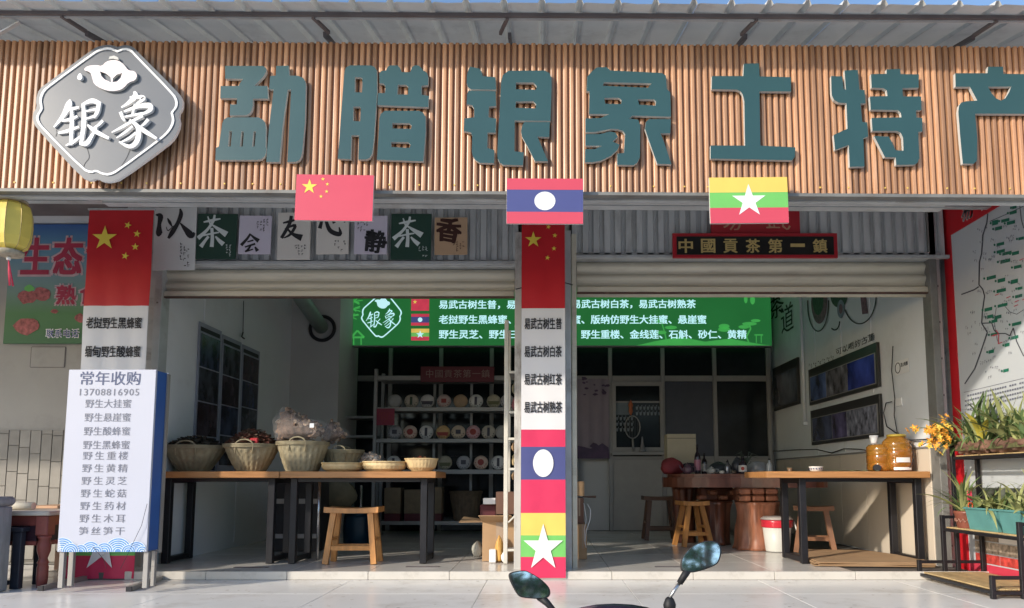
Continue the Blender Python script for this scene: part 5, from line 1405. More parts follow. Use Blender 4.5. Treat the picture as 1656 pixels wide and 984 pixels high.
# ---- clear bags of dried mushrooms
def bag(outline, Y, dpt, z_base, label, tint, fill_mats, nfill, name='plastic_bag'):
    """closed lumpy bag: outline in photo pixels gives its front silhouette, depth dpt"""
    pts = [P(a, b, Y) for a, b in outline]
    cx_, cz_ = sum(p.x for p in pts) / len(pts), sum(p.z for p in pts) / len(pts)
    t = thing(name, label, 'bag', (cx_, Y, min(p.z for p in pts)))
    n = len(pts); rings = 9; vs = []
    for j in range(rings + 1):
        ph = math.pi * j / rings - math.pi / 2
        s, dy = max(.02, math.cos(ph)) ** .6, math.sin(ph)
        for p in pts:
            w1 = 1 + .05 * math.sin(p.x * 60 + j * 2.1) + .04 * math.sin(p.z * 90 - j)
            vs.append((cx_ + (p.x - cx_) * s * w1, Y + dpt * dy, cz_ + (p.z - cz_) * s * w1))
    mb = MB(); mb.add(vs, [(j * n + i, j * n + (i + 1) % n, (j + 1) * n + (i + 1) % n, (j + 1) * n + i) for j in range(rings) for i in range(n)], 0, False)
    mb.build('clear_film', mat('clear_film', (.80, .76, .74), .22, trans=.0, alpha=.10, bump=1.0, bscale=22, spec=1.0), t)
    core = MB(); cv_ = []
    for j in range(rings + 1):
        ph = math.pi * j / rings - math.pi / 2; s_ = max(.02, math.cos(ph)) ** .6; dy = math.sin(ph)
        for i, p in enumerate(pts):
            e = (.86 if p.x < cx_ + .04 else .60) * (1 + .07 * math.sin(i * 2.7 + j * 1.9))
            cv_.append((cx_ + (p.x - cx_) * s_ * e, Y + dpt * .74 * dy, cz_ + (p.z - cz_) * s_ * e - (0 if p.x < cx_ + .04 else .012)))
    core.add(cv_, [(j * n + i, j * n + (i + 1) % n, (j + 1) * n + (i + 1) % n, (j + 1) * n + i) for j in range(rings) for i in range(n)], 0, True)
    core.build('packed_mushrooms', mat('packed_brown', (.14, .09, .065), .7, vary=.6, scale=26, bump=1.0, bscale=40, wear=(.36, .24, .16), wear_amt=.45, wear_scale=14), t)
    mb = MB()
    for _ in range(nfill):
        p = random.choice(pts); f = math.sqrt(random.random()) * (.88 if p.x < cx_ + .04 else .62); ph = random.uniform(-1, 1)
        x, z = cx_ + (p.x - cx_) * f, cz_ + (p.z - cz_) * f; y = Y + dpt * .8 * ph * (1 - f * f)
        s = random.uniform(.012, .024)
        M = Matrix.Rotation(random.uniform(0, 6.28), 3, 'Y') @ Matrix.Rotation(random.uniform(-1, 1), 3, 'X')
        q = [M @ Vector(v) * s + Vector((x, y, z)) for v in ((-1, -.2, -.6), (0, -.5, -.8), (1, -.2, -.5), (1, .1, .5), (0, -.4, .8), (-1, .1, .6))]
        mb.add(q, [(0, 1, 4, 5), (1, 2, 3, 4)], random.randrange(len(fill_mats)), False)
    mb.build('dried_mushrooms', fill_mats, t, kind='stuff')
    return t
MUSH = [mat('mushroom_brown', (.25, .155, .10), .8, vary=.5, scale=50), mat('mushroom_tan', (.46, .33, .23), .7, vary=.4, scale=50), mat('mushroom_mauve', (.20, .145, .12), .8, vary=.4, scale=50)]
bg_ = bag([(446, 716), (444, 700), (445, 682), (452, 668), (462, 657), (470, 662), (475, 669), (482, 668), (492, 673), (506, 677), (520, 681), (532, 686), (538, 700), (534, 712), (520, 717), (500, 718), (470, 718)], 6.12, .15, .9, 'bulging clear bag of brown dried mushrooms on the tall basket', None, MUSH, 800)
MB().box(*(lambda q: (q[0], q[1], 5.965, 5.968, q[2], q[3]))(rect(501, 685, 508, 692, 5.97))).build('paper_label', WHITE, bg_)
bag([(520, 716), (522, 700), (528, 688), (535, 679), (545, 684), (556, 692), (567, 703), (560, 709), (548, 713), (536, 718)], 6.33, .12, .9, 'second clear bag with a twisted end drooping over the basket behind', None, MUSH, 160)
bag([(578, 752), (580, 742), (588, 735), (600, 733), (612, 735), (622, 741), (624, 751)], 6.40, .1, .75, 'low clear bag lying behind the flat trays', None, [MUSH[1], mat('grey_fill', (.2, .2, .2), .8)], 160)

# ---- dark cabinet and poles under the tables
X0, X1 = P(330, 830, 6.95).x, P(514, 830, 6.95).x
t = thing('cabinet', 'dark open cabinet with two white shelf edges standing under the tables', 'cabinet', ((X0 + X1) / 2, 6.95, 0))
DKC = mat('dark_cabinet', (.03, .03, .035), .5, vary=.2)
MB().box(P(440, 830, 6.95).x, X1, 6.98, 7.3, .004, P(480, 776, 6.95).z, bev=.004).build('carcass', DKC, t)
for a, b in ((807, 815), (864, 871)):
    MB().box(P(440, 830, 6.95).x, X1, 6.95, 6.978, P(480, b, 6.95).z, P(480, a, 6.95).z, bev=.002).build('shelf_edge', mat('grey_white_edge', (.42, .42, .42), .5), t)
for a, (yb, yt) in ((515, (902, 700)), (583, (880, 772))):
    Y = 6.25 if a == 515 else 7.6
    X = P(a, 840, Y).x
    one('chrome_pole', mat('chrome', (.5, .5, .5), .25, .9), MB().tube([(X, Y, .003), (X, Y, .74 if Y < 7 else .62)], .012, 10), 'thin chrome pole %s' % ('left of the front wooden stool under the table' if a == 515 else 'seen through the gap behind the front wooden stool'), 'pole')
SACK = mat('dull_sack', (.20, .19, .13), .8, vary=.2, scale=10, bump=.5)
def lump(c, rx, ry, rz, mm, name, label, cat, seed=1, n=20, rings=12, flatb=True):
    rnd = random.Random(seed); ph = [rnd.uniform(0, 6.28) for _ in range(8)]
    mb = MB(); prof = []
    vs = []
    for j in range(rings + 1):
        th_ = math.pi * j / rings - math.pi / 2
        for k in range(n):
            a = 2 * math.pi * k / n
            d_ = 1 + .13 * math.sin(3 * a + ph[0] + th_ * 2) + .08 * math.sin(5 * a + ph[1] - th_ * 3) + .05 * math.sin(9 * a + ph[2] + th_ * 5)
            z = math.sin(th_) * rz * (1 + .1 * math.sin(2 * a + ph[3]))
            if flatb: z = max(z, -rz * .75)
            vs.append((c[0] + math.cos(th_) * math.cos(a) * rx * d_, c[1] + math.cos(th_) * math.sin(a) * ry * d_, c[2] + z))
    mb.add(vs, [(j * n + k, j * n + (k + 1) % n, (j + 1) * n + (k + 1) % n, (j + 1) * n + k) for j in range(rings) for k in range(n)], 0, True)
    return one(name, mm, mb, label, cat)
c = P(540, 790, 7.6)
X0, X1 = P(524, 800, 7.6).x, P(606, 800, 7.6).x
t = thing('low_shelf', 'dark low shelf behind the front stool with a sack on it', 'shelf', ((X0 + X1) / 2, 7.6, 0))
MB().box(X0, X1, 7.5, 7.9, P(540, 822, 7.6).z - .02, P(540, 822, 7.6).z, bev=.003).build('board', DKC, t)
for xx in (X0, X1 - .03): MB().box(xx, xx + .03, 7.52, 7.88, .004, P(540, 822, 7.6).z - .021).build('side', DKC, t)
zsh = P(540, 822, 7.6).z
lump((c.x + .02, 7.68, zsh + .13), .17, .14, .17, SACK, 'sack', 'crumpled grey green sack on the low shelf behind the stool', 'sack', 4)
c = P(578, 845, 7.65)
t = thing('blue_drum', 'dark blue drum on the floor under the low shelf behind the stool', 'drum', (c.x, 7.68, 0))
MB().lathe([(.13, 0), (.15, .02), (.155, .15), (.15, .28), (.14, .31)], (c.x, 7.7, .004), 20).build('body', mat('dark_blue_plastic', (.015, .05, .09), .35), t)
MB().lathe([(.145, .0), (.145, .02), (.03, .03)], (c.x, 7.7, .315), 20).build('lid', mat('dark_blue_plastic', (.015, .05, .09), .35), t)
# glazed side shelves between the wall and the tea rack
X0, X1 = P(546, 690, 9.3).x, P(606, 690, 9.3).x
t = thing('side_shelf', 'narrow dark shelf with two pale shelf edges left of the tea rack', 'shelf', ((X0 + X1) / 2, 9.3, 0))
for y in (673, 704, 760): MB().box(X0, X1, 9.3, 9.6, P(570, y + 4, 9.3).z, P(570, y, 9.3).z, bev=.002).build('shelf', RKM, t)
for xx in (X0, X1 - .03): MB().box(xx, xx + .03, 9.58, 9.62, .004, P(570, 660, 9.3).z).build('upright', RKM, t)
X0_, X1_ = P(726, 800, YR).x, P(780, 800, YR).x
c = ((X0_ + X1_) / 2, YR + .02)
basket(728, 780, 795, 842, .7, YR + .02, 'dark round basket on the lowest shelf of the tea rack', handles=0, dark=True, top=SH[4], grp=None)

# ---- stools
def stool(cx_, cy_, h, w_, d_, splx, sply, label, rz_=0, mm=None, both=True):
    t = thing('wooden_stool', label, 'stool', (cx_, cy_, 0), 'wooden stools')
    mm = mm or WOODS
    mb = MB(); n = 12; vs = []
    for i in range(n + 1):
        u = i / n * 2 - 1; sag = .012 * (u * u) 
        for (yy, zz) in ((-d_ / 2, h - .045 + sag * .5), (d_ / 2, h - .045 + sag * .5), (d_ / 2 - .006, h - .006 + sag), (0, h - .012 + sag), (-d_ / 2 + .006, h - .006 + sag)):
            vs.append((cx_ + u * w_ / 2, cy_ + yy, zz))
    fs = [(i * 5 + k, i * 5 + (k + 1) % 5, (i + 1) * 5 + (k + 1) % 5, (i + 1) * 5 + k) for i in range(n) for k in range(5)] + [(0, 1, 2, 3, 4)[::-1], tuple(n * 5 + k for k in range(5))]
    mb.add(vs, [f[::-1] for f in fs]); mb.build('seat', mm, t)
    F = {}
    for sx in (-1, 1):
        for sy in (-1, 1):
            a = Vector((cx_ + sx * (w_ / 2 - .07), cy_ + sy * (d_ / 2 - .045), h - .046)); b = Vector((cx_ + sx * (w_ / 2 - .07 + splx), cy_ + sy * (d_ / 2 - .045 + sply), .004))
            F[(sx, sy)] = (a, b)
            MB().obox(a, b, .045, .035, up=(0, 1, 0)).build('leg', mm, t)
    def atz(k, z): a, b = F[k]; f = (a.z - z) / (a.z - b.z); return a + (b - a) * f
    for sy in (-1, 1): MB().obox(atz((-1, sy), .13) + Vector((.02, 0, 0)), atz((1, sy), .13) - Vector((.02, 0, 0)), .035, .022, up=(0, 1, 0)).build('stretcher', mm, t)
    for sx in (-1, 1): MB().obox(atz((sx, -1), .20) + Vector((0, .02, 0)), atz((sx, 1), .20) - Vector((0, .02, 0)), .032, .022).build('stretcher', mm, t)
    if rz_:
        t.rotation_euler.z = rz_
    return t
c = P(570, 880, 6.02)
stool(c.x, 6.06, P(570, 821, 6.0).z, .44, .24, .045, .04, 'wooden stool standing in front under the left table')
c = P(1121, 850, 7.55)
stool(c.x, 7.58, P(1120, 811, 7.5).z, .28, .24, .08, .05, 'wooden stool in front of the root carved tea table', rz_=R(12))
c = P(1068, 850, 8.3)
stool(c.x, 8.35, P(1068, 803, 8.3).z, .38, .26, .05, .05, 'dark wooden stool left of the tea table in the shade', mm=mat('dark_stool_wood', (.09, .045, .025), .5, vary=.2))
c = P(1318, 850, 6.95)
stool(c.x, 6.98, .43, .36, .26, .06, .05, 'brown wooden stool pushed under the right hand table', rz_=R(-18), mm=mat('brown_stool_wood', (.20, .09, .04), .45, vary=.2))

# ---- root carved tea table
ROOT = mat('root_wood', (.13, .042, .022), .32, vary=.45, scale=9, bump=.6, bscale=18, stretch=(1, 1, .5))
ROOTB = mat('root_bark', (.26, .10, .055), .45, vary=.35, scale=8, bump=.8, bscale=14, stretch=(3, 3, .6), wear=(.4, .22, .14), wear_amt=.4)
tt = thing('tea_table', 'dark red tea table carved from tree roots standing on thick stumps', 'table', (P(1180, 770, 7.4).x, 7.4, 0))
def slab_out(pts, z0, z1, name, mm):
    MB().prism(smooth_loop(pts, 2), [], z1, z0, 0, plane='Z').build(name, mm, tt)
xa_, xb_ = P(1068, 775, 7.6).x, 2.75
o_ = [(xa_, 7.75), (xa_ + .10, 7.45), (xa_ + .38, 7.30), (xa_ + .8, 7.26), (xa_ + 1.15, 7.05), (xb_, 7.0), (xb_ + .08, 7.5), (xb_ - .05, 8.1), (xa_ + .8, 8.2), (xa_ + .3, 8.15)]
slab_out(o_, .60, .70, 'slab', ROOT)
slab_out([(x * .94 + .12, (y - 7.6) * .9 + 7.6) for x, y in o_], .7005, .735, 'slab_top', ROOT)
def trunk(cx_, cy_, r0, r1, z0, z1, seed, name='stump', mm=ROOTB, lobes=7, amp=.09):
    rnd = random.Random(seed); ph = [rnd.uniform(0, 6.28) for _ in range(5)]
    n = 40; rows = 14; vs = []
    for j in range(rows + 1):
        f = j / rows; r = r0 + (r1 - r0) * f; r *= 1 + .12 * (2 * f - 1) ** 4
        for k in range(n):
            a = 2 * math.pi * k / n
            q = r * (1 + amp * math.sin(lobes * a + ph[0] + f * 1.2) + amp * .5 * math.sin(13 * a + ph[1] - f * 2) + .03 * math.sin(f * 9 + a * 3 + ph[2]))
            vs.append((cx_ + q * math.cos(a), cy_ + q * math.sin(a), z0 + (z1 - z0) * f))
    mb = MB(); mb.add(vs, [(j * n + k, j * n + (k + 1) % n, (j + 1) * n + (k + 1) % n, (j + 1) * n + k) for j in range(rows) for k in range(n)], 0, True)
    mb.f += [list(range(n))[::-1], [rows * n + k for k in range(n)]]; mb.mi += [0, 0]; mb.sm += [False, False]
    mb.build(name, mm, tt)
c = P(1224, 850, 7.1); trunk(c.x + .05, 7.25, .21, .19, .004, .46, 3)
for k in range(6):                                                     # carved blocks between stump and slab
    a = k % 3; b = k // 3
    MB().box(c.x - .17 + a * .13, c.x - .055 + a * .13, 7.06, 7.2, .47 + b * .065, .525 + b * .065, bev=.012).build('carved_block', ROOTB, tt)
MB().box(c.x - .15, c.x + .24, 7.2, 7.4, .461, .598, bev=.02).build('carved_core', ROOT, tt)
c = P(1162, 850, 7.6); trunk(c.x, 7.75, .13, .16, .004, .45, 5, mm=ROOT)
for k in range(4): MB().box(c.x - .2 + k * .11, c.x - .11 + k * .11, 7.6, 7.72, .47 + .05 * (k % 2), .515 + .05 * (k % 2), bev=.012).build('carved_block', ROOTB, tt)
MB().box(c.x - .16, c.x + .2, 7.72, 7.86, .451, .598, bev=.02).build('carved_core', ROOT, tt)
c2 = P(1100, 850, 8.0); trunk(c2.x + .05, 8.0, .10, .12, .004, .598, 8, mm=ROOT)
TOP = .736
# goods on the tea table
def bottle(px, Y, r, h, mm, label, cap=INK, lab=None):
    X = P(px, 750, Y).x
    t = thing('bottle', label, 'bottle', (X, Y, TOP), 'bottles on the tea table')
    MB().lathe([(r * .9, 0), (r, .01), (r, h * .55), (r * .8, h * .66), (r * .34, h * .76), (r * .34, h * .9)], (X, Y, TOP), 16).build('glass', mm, t)
    MB().lathe([(r * .4, 0), (r * .4, h * .1)], (X, Y, TOP + h * .901), 12).build('cap', cap, t)
    if lab: MB().lathe([(r + .001, h * .12), (r + .001, h * .48)], (X, Y, TOP), 16, cap=False).build('label', lab, t)
BG = mat('dark_bottle_glass', (.02, .015, .02), .12)
bottle(1128, 7.5, .032, .30, BG, 'tallest dark bottle with a pinkish label on the tea table', lab=mat('pink_label', (.3, .12, .16), .5))
bottle(1139, 7.7, .030, .22, BG, 'dark bottle with a grey label beside the tallest one', lab=ALU)
bottle(1201, 7.25, .040, .17, BG, 'squat bottle with a white label and red disc at the front of the tea table', lab=mat('label_white', (.5, .48, .45), .5))
X = P(1201, 755, 7.21).x; one('label_disc', PRT[2], MB().prism(ell(X, TOP + .05, .018, .018, 16), [], 7.207, 7.2085), 'red round sticker on the squat bottle', 'sticker')
bottle(1176, 7.5, .030, .13, mat('steel_pot', (.25, .25, .26), .3, .7), 'small steel canister on the tea table', lab=None)
bottle(1244, 7.3, .028, .15, mat('pale_cup', (.38, .4, .4), .3), 'pale cup bottle near the end of the right hand table')
X0, X1 = P(1079, 720, 7.9).x, P(1126, 720, 7.9).x
t = thing('carton', 'beige carton standing upright at the left end of the tea table', 'box', ((X0 + X1) / 2, 7.9, TOP))
z1_, z0_ = P(1100, 702, 7.9).z, TOP + .10
MB().box(X0, X1, 7.9, 8.1, TOP + .001, z1_, bev=.004).build('carton_body', mat('beige_carton', (.36, .32, .22), .6, vary=.06), t)
MB().box(X0 + .004, X1 - .004, 7.897, 7.8995, z1_ - .05, z1_ - .045).build('lid_seam', INK, t)
c = P(1088, 748, 7.65); lump((c.x, 7.72, TOP + .07), .12, .09, .095, mat('dull_red_cloth', (.20, .025, .03), .7, vary=.3), 'red_bag', 'crumpled red bag at the left end of the tea table', 'bag', 7)
c = P(1108, 745, 7.8); lump((c.x + .06, 7.95, TOP + .06), .12, .08, .08, mat('dark_cloth', (.04, .04, .05), .8), 'dark_bag', 'dark bundle behind the bottles on the tea table', 'bag', 9)
c = P(1162, 742, 7.8); lump((c.x, 7.8, TOP + .05), .10, .09, .075, mat('dark_kettle', (.035, .04, .045), .3), 'kettle', 'dark rounded kettle in the middle of the tea table', 'kettle', 12)
c = P(1232, 752, 7.3); lump((c.x, 7.45, TOP + .05), .11, .08, .07, mat('grey_plastic', (.30, .31, .32), .35, alpha=.8), 'plastic_bag', 'grey crumpled plastic bag at the right of the tea table', 'bag', 15)
for k, (px, Y, r, h, col, lab) in enumerate((
    (1150, 7.4, .045, .06, (.30, .30, .28), 'small pale teapot near the front of the tea table'), (1167, 7.35, .028, .035, (.42, .40, .36), 'first tiny tea cup at the front of the tea table'),
    (1186, 7.35, .028, .035, (.10, .07, .05), 'dark tiny tea cup beside the squat bottle'), (1214, 7.5, .05, .10, (.12, .13, .13), 'dark metal pot right of the squat bottle'),
    (1112, 7.45, .05, .09, (.09, .05, .07), 'dark plum jar at the left part of the tea table'), (1192, 7.7, .06, .15, (.05, .05, .06), 'black electric kettle at the back of the tea table'))):
    X = P(px, 750, Y).x
    t = thing('tea_pot', lab, 'tea ware', (X, Y, TOP), 'tea ware on the tea table')
    mm = mat('glaze_%d' % k, col, .3, vary=.15)
    MB().lathe([(r * .6, 0), (r, h * .3), (r * .95, h * .7), (r * .55, h)], (X, Y, TOP), 18).build('pot_body', mm, t)
    if h > .05:
        MB().lathe([(r * .5, 0), (r * .4, h * .12), (r * .1, h * .16), (r * .12, h * .28)], (X, Y, TOP + h), 14).build('lid', mm, t)
        MB().tube([(X - r * .9, Y, TOP + h * .35), (X - r * 1.5, Y, TOP + h * .7), (X - r * 1.7, Y, TOP + h)], [r * .22, r * .15, r * .1], 8).build('spout', mm, t)
        MB().tube([(X + r * .9, Y, TOP + h * .8), (X + r * 1.6, Y, TOP + h * .75), (X + r * 1.5, Y, TOP + h * .3), (X + r * .9, Y, TOP + h * .2)], r * .12, 6).build('handle', mm, t)
t = thing('potted_grass', 'dark spiky plant behind the bottles on the tea table', 'plant', (P(1205, 740, 7.75).x, 7.75, TOP))
X = P(1205, 740, 7.75).x
MB().lathe([(.05, 0), (.075, .08), (.08, .09)], (X, 7.75, TOP), 16).build('pot', INK, t)
for k in range(14):
    a = random.uniform(0, 6.28); r = random.uniform(.06, .2); h = random.uniform(.05, .17)
    MB().tube([(X, 7.75, TOP + .085), (X + r * .5 * math.cos(a), 7.75 + r * .4 * math.sin(a), TOP + .085 + h), (X + r * math.cos(a), 7.75 + r * math.sin(a), TOP + .085 + h * .8)], [.006, .006, .001], 5).build('leaf', mat('dusk_leaf', (.07, .09, .07), .5), t)

# ---- bin with red bag
c = P(1257, 870, 7.0)
t = thing('waste_bin', 'white waste bin with a red bag over its rim between the two right tables', 'bin', (c.x, 7.0, 0))
BINW = mat('bin_white', (.60, .60, .56), .4, vary=.04)
MB().lathe([(.105, 0), (.110, .01), (.135, .26)], (c.x, 7.0, .004), 28).build('body', BINW, t)
MB().lathe([(.137, .225), (.146, .24), (.143, .272), (.150, .29), (.138, .295)], (c.x, 7.0, .004), 28, cap=False).build('bag_rim', mat('red_film', (.55, .03, .05), .25), t)
MB().lathe([(.147, 0), (.150, .01), (.12, .03), (.02, .035)], (c.x, 7.0, .302), 28).build('lid', mat('bin_lid', (.42, .38, .36), .4), t)
MB().tube([(c.x + .145, 6.95, .29), (c.x + .165, 6.93, .20), (c.x + .16, 6.93, .05), (c.x + .14, 6.94, .02)], .007, 6).build('handle', BINW, t)

# ---- on the right hand table
TT = .746
c = P(1316, 757, 6.2)
t = thing('bowl', 'small white bowl with a blue pattern on the right hand table', 'bowl', (c.x, 6.15, TT))
MB().lathe([(.03, 0), (.05, .008), (.058, .04), (.060, .043), (.055, .041), (.045, .012), (.01, .01)], (c.x, 6.15, TT), 24, cap=False).build('bowl_body', WHITE, t)
mb = MB()
for k in range(16): a = 2 * math.pi * k / 16; mb.add([(c.x + .0585 * math.cos(a + q), 6.15 + .0585 * math.sin(a + q), TT + z) for q, z in ((0, .018), (.2, .018), (.2, .028), (0, .028))], [(0, 1, 2, 3)])
mb.build('blue_pattern', NAVY, t)
c = P(1271, 757, 6.4); one('small_cup', mat('brown_cup', (.15, .09, .05), .4), MB().lathe([(.018, 0), (.024, .035), (.022, .035), (.016, .004)], (c.x, 6.3, TT), 16, cap=False), 'tiny brown cup near the left end of the right hand table', 'cup')
X0, X1 = P(1352, 758, 6.1).x, P(1412, 758, 6.1).x
mb = MB(); sheet(mb, X0, X1, 0, .25, 0, lambda x, z: 0, n=8, k=6); mb.v = [(x, 5.98 + z, TT + .004 + .006 * abs(math.sin(x * 30 + z * 20))) for x, y, z in mb.v]
one('green_cloth', mat('lime_cloth', (.42, .50, .15), .7), mb, 'thin yellow green cloth lying flat beside the amber jars', 'cloth')
AMB = mat('amber_plastic', (.86, .42, .07), .14, trans=.75, vary=.15, scale=6, spec=.8, bump=.3, bscale=8)
AMBD = mat('amber_liquid', (.75, .22, .05), .2, trans=.6, vary=.3, scale=9)
c = P(1427, 735, 6.15)
t = thing('water_jar', 'short amber jar with a black tap and a white cup on top', 'jar', (c.x, 6.2, TT), 'amber jars on the right table')
MB().lathe([(.02, 0), (.095, .004), (.104, .02), (.106, .06), (.100, .066), (.106, .072), (.106, .15), (.100, .156), (.106, .165), (.104, .205), (.085, .226), (.03, .230)], (c.x, 6.2, TT + .001), 28).build('jar_body', AMB, t)
MB().lathe([(.078, 0), (.082, .12), (.06, .125)], (c.x, 6.2, TT + .012), 24).build('liquid', AMBD, t)
MB().tube([(c.x - .062, 6.14, TT + .03), (c.x - .074, 6.09, TT + .03)], .029, 14).build('tap', INK, t)
X = P(1409, 700, 6.2).x
one('white_cup', WHITE, MB().lathe([(.022, 0), (.025, .004), (.037, .07), (.034, .07), (.022, .006)], (c.x - .045, 6.2, TT + .237), 18), 'white cup standing upside on top of the short amber jar', 'cup')
c = P(1455, 732, 6.1)
t = thing('water_jar', 'large round amber jar with a pale label and dark strap', 'jar', (c.x, 6.15, TT), 'amber jars on the right table')
MB().lathe([(.03, 0), (.095, .006), (.112, .04), (.116, .09), (.110, .097), (.116, .105), (.116, .18), (.108, .19), (.114, .20), (.112, .245), (.090, .272), (.075, .280), (.072, .29)], (c.x, 6.15, TT + .001), 28).build('jar_body', AMB, t)
MB().lathe([(.09, 0), (.095, .07), (.095, .15), (.06, .155)], (c.x, 6.15, TT + .02), 24).build('liquid', AMBD, t)
MB().lathe([(.076, 0), (.076, .018), (.05, .022)], (c.x, 6.15, TT + .292), 20).build('lid', mat('amber_lid', (.45, .33, .05), .4), t)
mb = MB(); n = 10
vs = [(c.x + .119 * math.sin(a), 6.15 - .119 * math.cos(a), TT + z) for z in (.075, .115) for a in [(-.5 + 1.0 * k / n) for k in range(n + 1)]]
mb.add(vs, [(k, k + 1, n + 2 + k, n + 1 + k) for k in range(n)]); mb.build('label', WHITE, t)
mb = MB(); vs = [(c.x + .114 * math.sin(a), 6.15 - .114 * math.cos(a), TT + z) for z in (.012, .035) for a in [(-.7 + 1.4 * k / n) for k in range(n + 1)]]
mb.add(vs, [(k, k + 1, n + 2 + k, n + 1 + k) for k in range(n)]); mb.build('foot_label', WHITE, t)
MB().tube([(c.x + .03, 6.07, TT + .285), (c.x + .085, 6.06, TT + .22), (c.x + .105, 6.07, TT + .12), (c.x + .06, 6.05, TT + .035), (c.x - .03, 6.045, TT + .03)], .004, 6).build('strap', INK, t)

# ---- flattened cardboard under the right hand table
t = thing('flat_cardboard', 'pile of flattened cardboard sheets on the floor under the right hand table', 'cardboard', (2.6, 6.1, 0))
for k in range(5):
    pts = [(2.15, 5.80), (3.05, 5.74), (3.09, 6.15), (2.95, 6.75), (2.45, 6.85), (2.2, 6.3)]
    th_ = R(random.uniform(-3, 3)); cc = Vector((2.62, 6.2))
    q = [(cc.x + (x - cc.x) * math.cos(th_) - (y - cc.y) * math.sin(th_) + random.uniform(-.03, .0), cc.y + (x - cc.x) * math.sin(th_) + (y - cc.y) * math.cos(th_)) for x, y in pts]
    MB().prism(q, [], .006 + k * .007 + .005, .006 + k * .007, 0, plane='Z').build('sheet', CARD, t)

# ---- white cart frame and cartons by the pillar
YC = 5.98
XA, XB = P(815, 700, YC).x, P(829, 700, YC + .1).x
WFR = mat('cream_frame', (.62, .60, .54), .5, vary=.06, wear=(.35, .3, .25), wear_amt=.4)
t = thing('narrow_rack', 'cream metal rack frame standing just left of the middle pillar', 'rack', (XA, YC, 0))
zt_ = P(818, 518, YC).z
for X, Y in ((XA, YC), (XA, YC + .42), (P(846, 700, YC).x, YC), (P(846, 700, YC).x, YC + .42)):
    MB().box(X, X + .034, Y, Y + .03, .004, zt_, bev=.003).build('post', WFR, t)
XS = P(846, 700, YC).x
for py in (600, 665, 708, 757, 888):
    z = P(826, py, YC).z
    MB().box(XA + .035, XS - .001, YC, YC + .03, z - .02, z, bev=.002).build('shelf_bar', WFR, t)
    MB().box(XA + .035, XS - .001, YC + .031, YC + .44, z - .008, z - .002).build('shelf', RKM, t)
MB().obox(P(822, 845, YC - .01), P(834, 833, YC - .01), .012, .02).build('brace', WFR, t)
for i, (y0, y1, mm, lab) in enumerate(((712, 732, CARD, 'folded brown paper packet on an upper shelf of the cream rack'), (733, 755, BSKL, 'tan paper packet just under the folded one on the cream rack'), (762, 778, CARD, 'flat brown packet on the middle shelf of the cream rack'), (640, 664, mat('pink_packet', (.35, .12, .14), .6), 'dull pink packet high on the cream rack'), (615, 638, SACK, 'grey green packet near the top of the cream rack'))):
    z0_, z1_ = P(826, y1, YC).z, P(826, y0, YC).z
    lump(((XA + .035 + XS) / 2, YC + .12, (z0_ + z1_) / 2), .035, .08, (z1_ - z0_) / 2, mm, 'packet', lab, 'packet', 20 + i)
def carton(x0, x1, y0, y1, Y, dpt, label, z0=None, flaps=(), mm=CARD, rot=0, tape=True):
    X0, X1, Z0, Z1 = rect(x0, y0, x1, y1, Y)
    Z0 = .004 if z0 is None else z0
    t = thing('cardboard_box', label, 'box', ((X0 + X1) / 2, Y + dpt / 2, Z0), 'cardboard boxes by the pillar')
    th_ = .006
    MB().box(X0, X1, Y, Y + th_, Z0, Z1).build('side', mm, t); MB().box(X0, X1, Y + dpt - th_, Y + dpt, Z0, Z1).build('side', mm, t)
    MB().box(X0, X0 + th_, Y + th_, Y + dpt - th_, Z0, Z1).build('side', mm, t); MB().box(X1 - th_, X1, Y + th_, Y + dpt - th_, Z0, Z1).build('side', mm, t)
    MB().box(X0 + th_, X1 - th_, Y + th_, Y + dpt - th_, Z0, Z0 + th_).build('bottom', mm, t)
    if not flaps: MB().box(X0 + th_, X1 - th_, Y + th_, Y + dpt - th_, Z1 - th_, Z1).build('top', mm, t)
    if tape: MB().box((X0 * .6 + X1 * .4), (X0 * .4 + X1 * .6), Y - .001, Y - .0002, Z0 + (Z1 - Z0) * .3, Z1).build('tape', mat('parcel_tape', (.40, .30, .22), .25), t)
    for f in flaps: MB().prism([], [], 0, 0) if 0 else MB().add([Vector(p) for p in f] + [Vector(p) + Vector((0, 0, .005)) for p in f], [(0, 1, 2, 3), (7, 6, 5, 4), (0, 4, 5, 1), (1, 5, 6, 2), (2, 6, 7, 3), (3, 7, 4, 0)]).build('flap', mm, t)
    t.rotation_euler.z = rot
    return X0, X1, Z0, Z1
X0, X1, Z0, Z1 = rect(780, 845, 836, 903, 6.16)
carton(780, 836, 845, 903, 6.16, .38, 'open cardboard box with spread flaps left of the pillar', flaps=(
    ((X0, 6.16, Z1), (X0, 6.52, Z1), (X0 - .19, 6.48, Z1 + .03), (X0 - .19, 6.10, Z1 - .0)),
    ((X0, 6.16, Z1), (X0 - .02, 5.99, Z1 + .06), (X1 - .04, 5.99, Z1 + .06), (X1, 6.16, Z1))))
carton(802, 842, 796, 838, 6.26, .26, 'dark brown box resting on the open cardboard box', z0=Z1 + .062, mm=mat('dark_carton', (.16, .085, .06), .7), tape=False)
q = rect(778, 805, 799, 815, 6.1); one('small_carton', WHITE, MB().box(q[0], q[1], 6.3, 6.4, P(790, 816, 6.3).z, P(790, 806, 6.3).z, bev=.004), 'small white box sticking out beside the dark brown box', 'box')
q = rect(776, 816, 802, 842, 6.35); one('maroon_box', MAR, MB().box(q[0], q[1], 6.36, 6.5, Z1 + .01, P(790, 816.5, 6.3).z - .002, bev=.006), 'maroon packet under the small white box', 'box')
q = rect(791, 889, 802, 905, 6.05); one('small_carton', WHITE, MB().box(q[0], q[1], 6.05, 6.12, .004, P(795, 889, 6.05).z, bev=.004), 'small white carton on the floor in front of the open box', 'box')
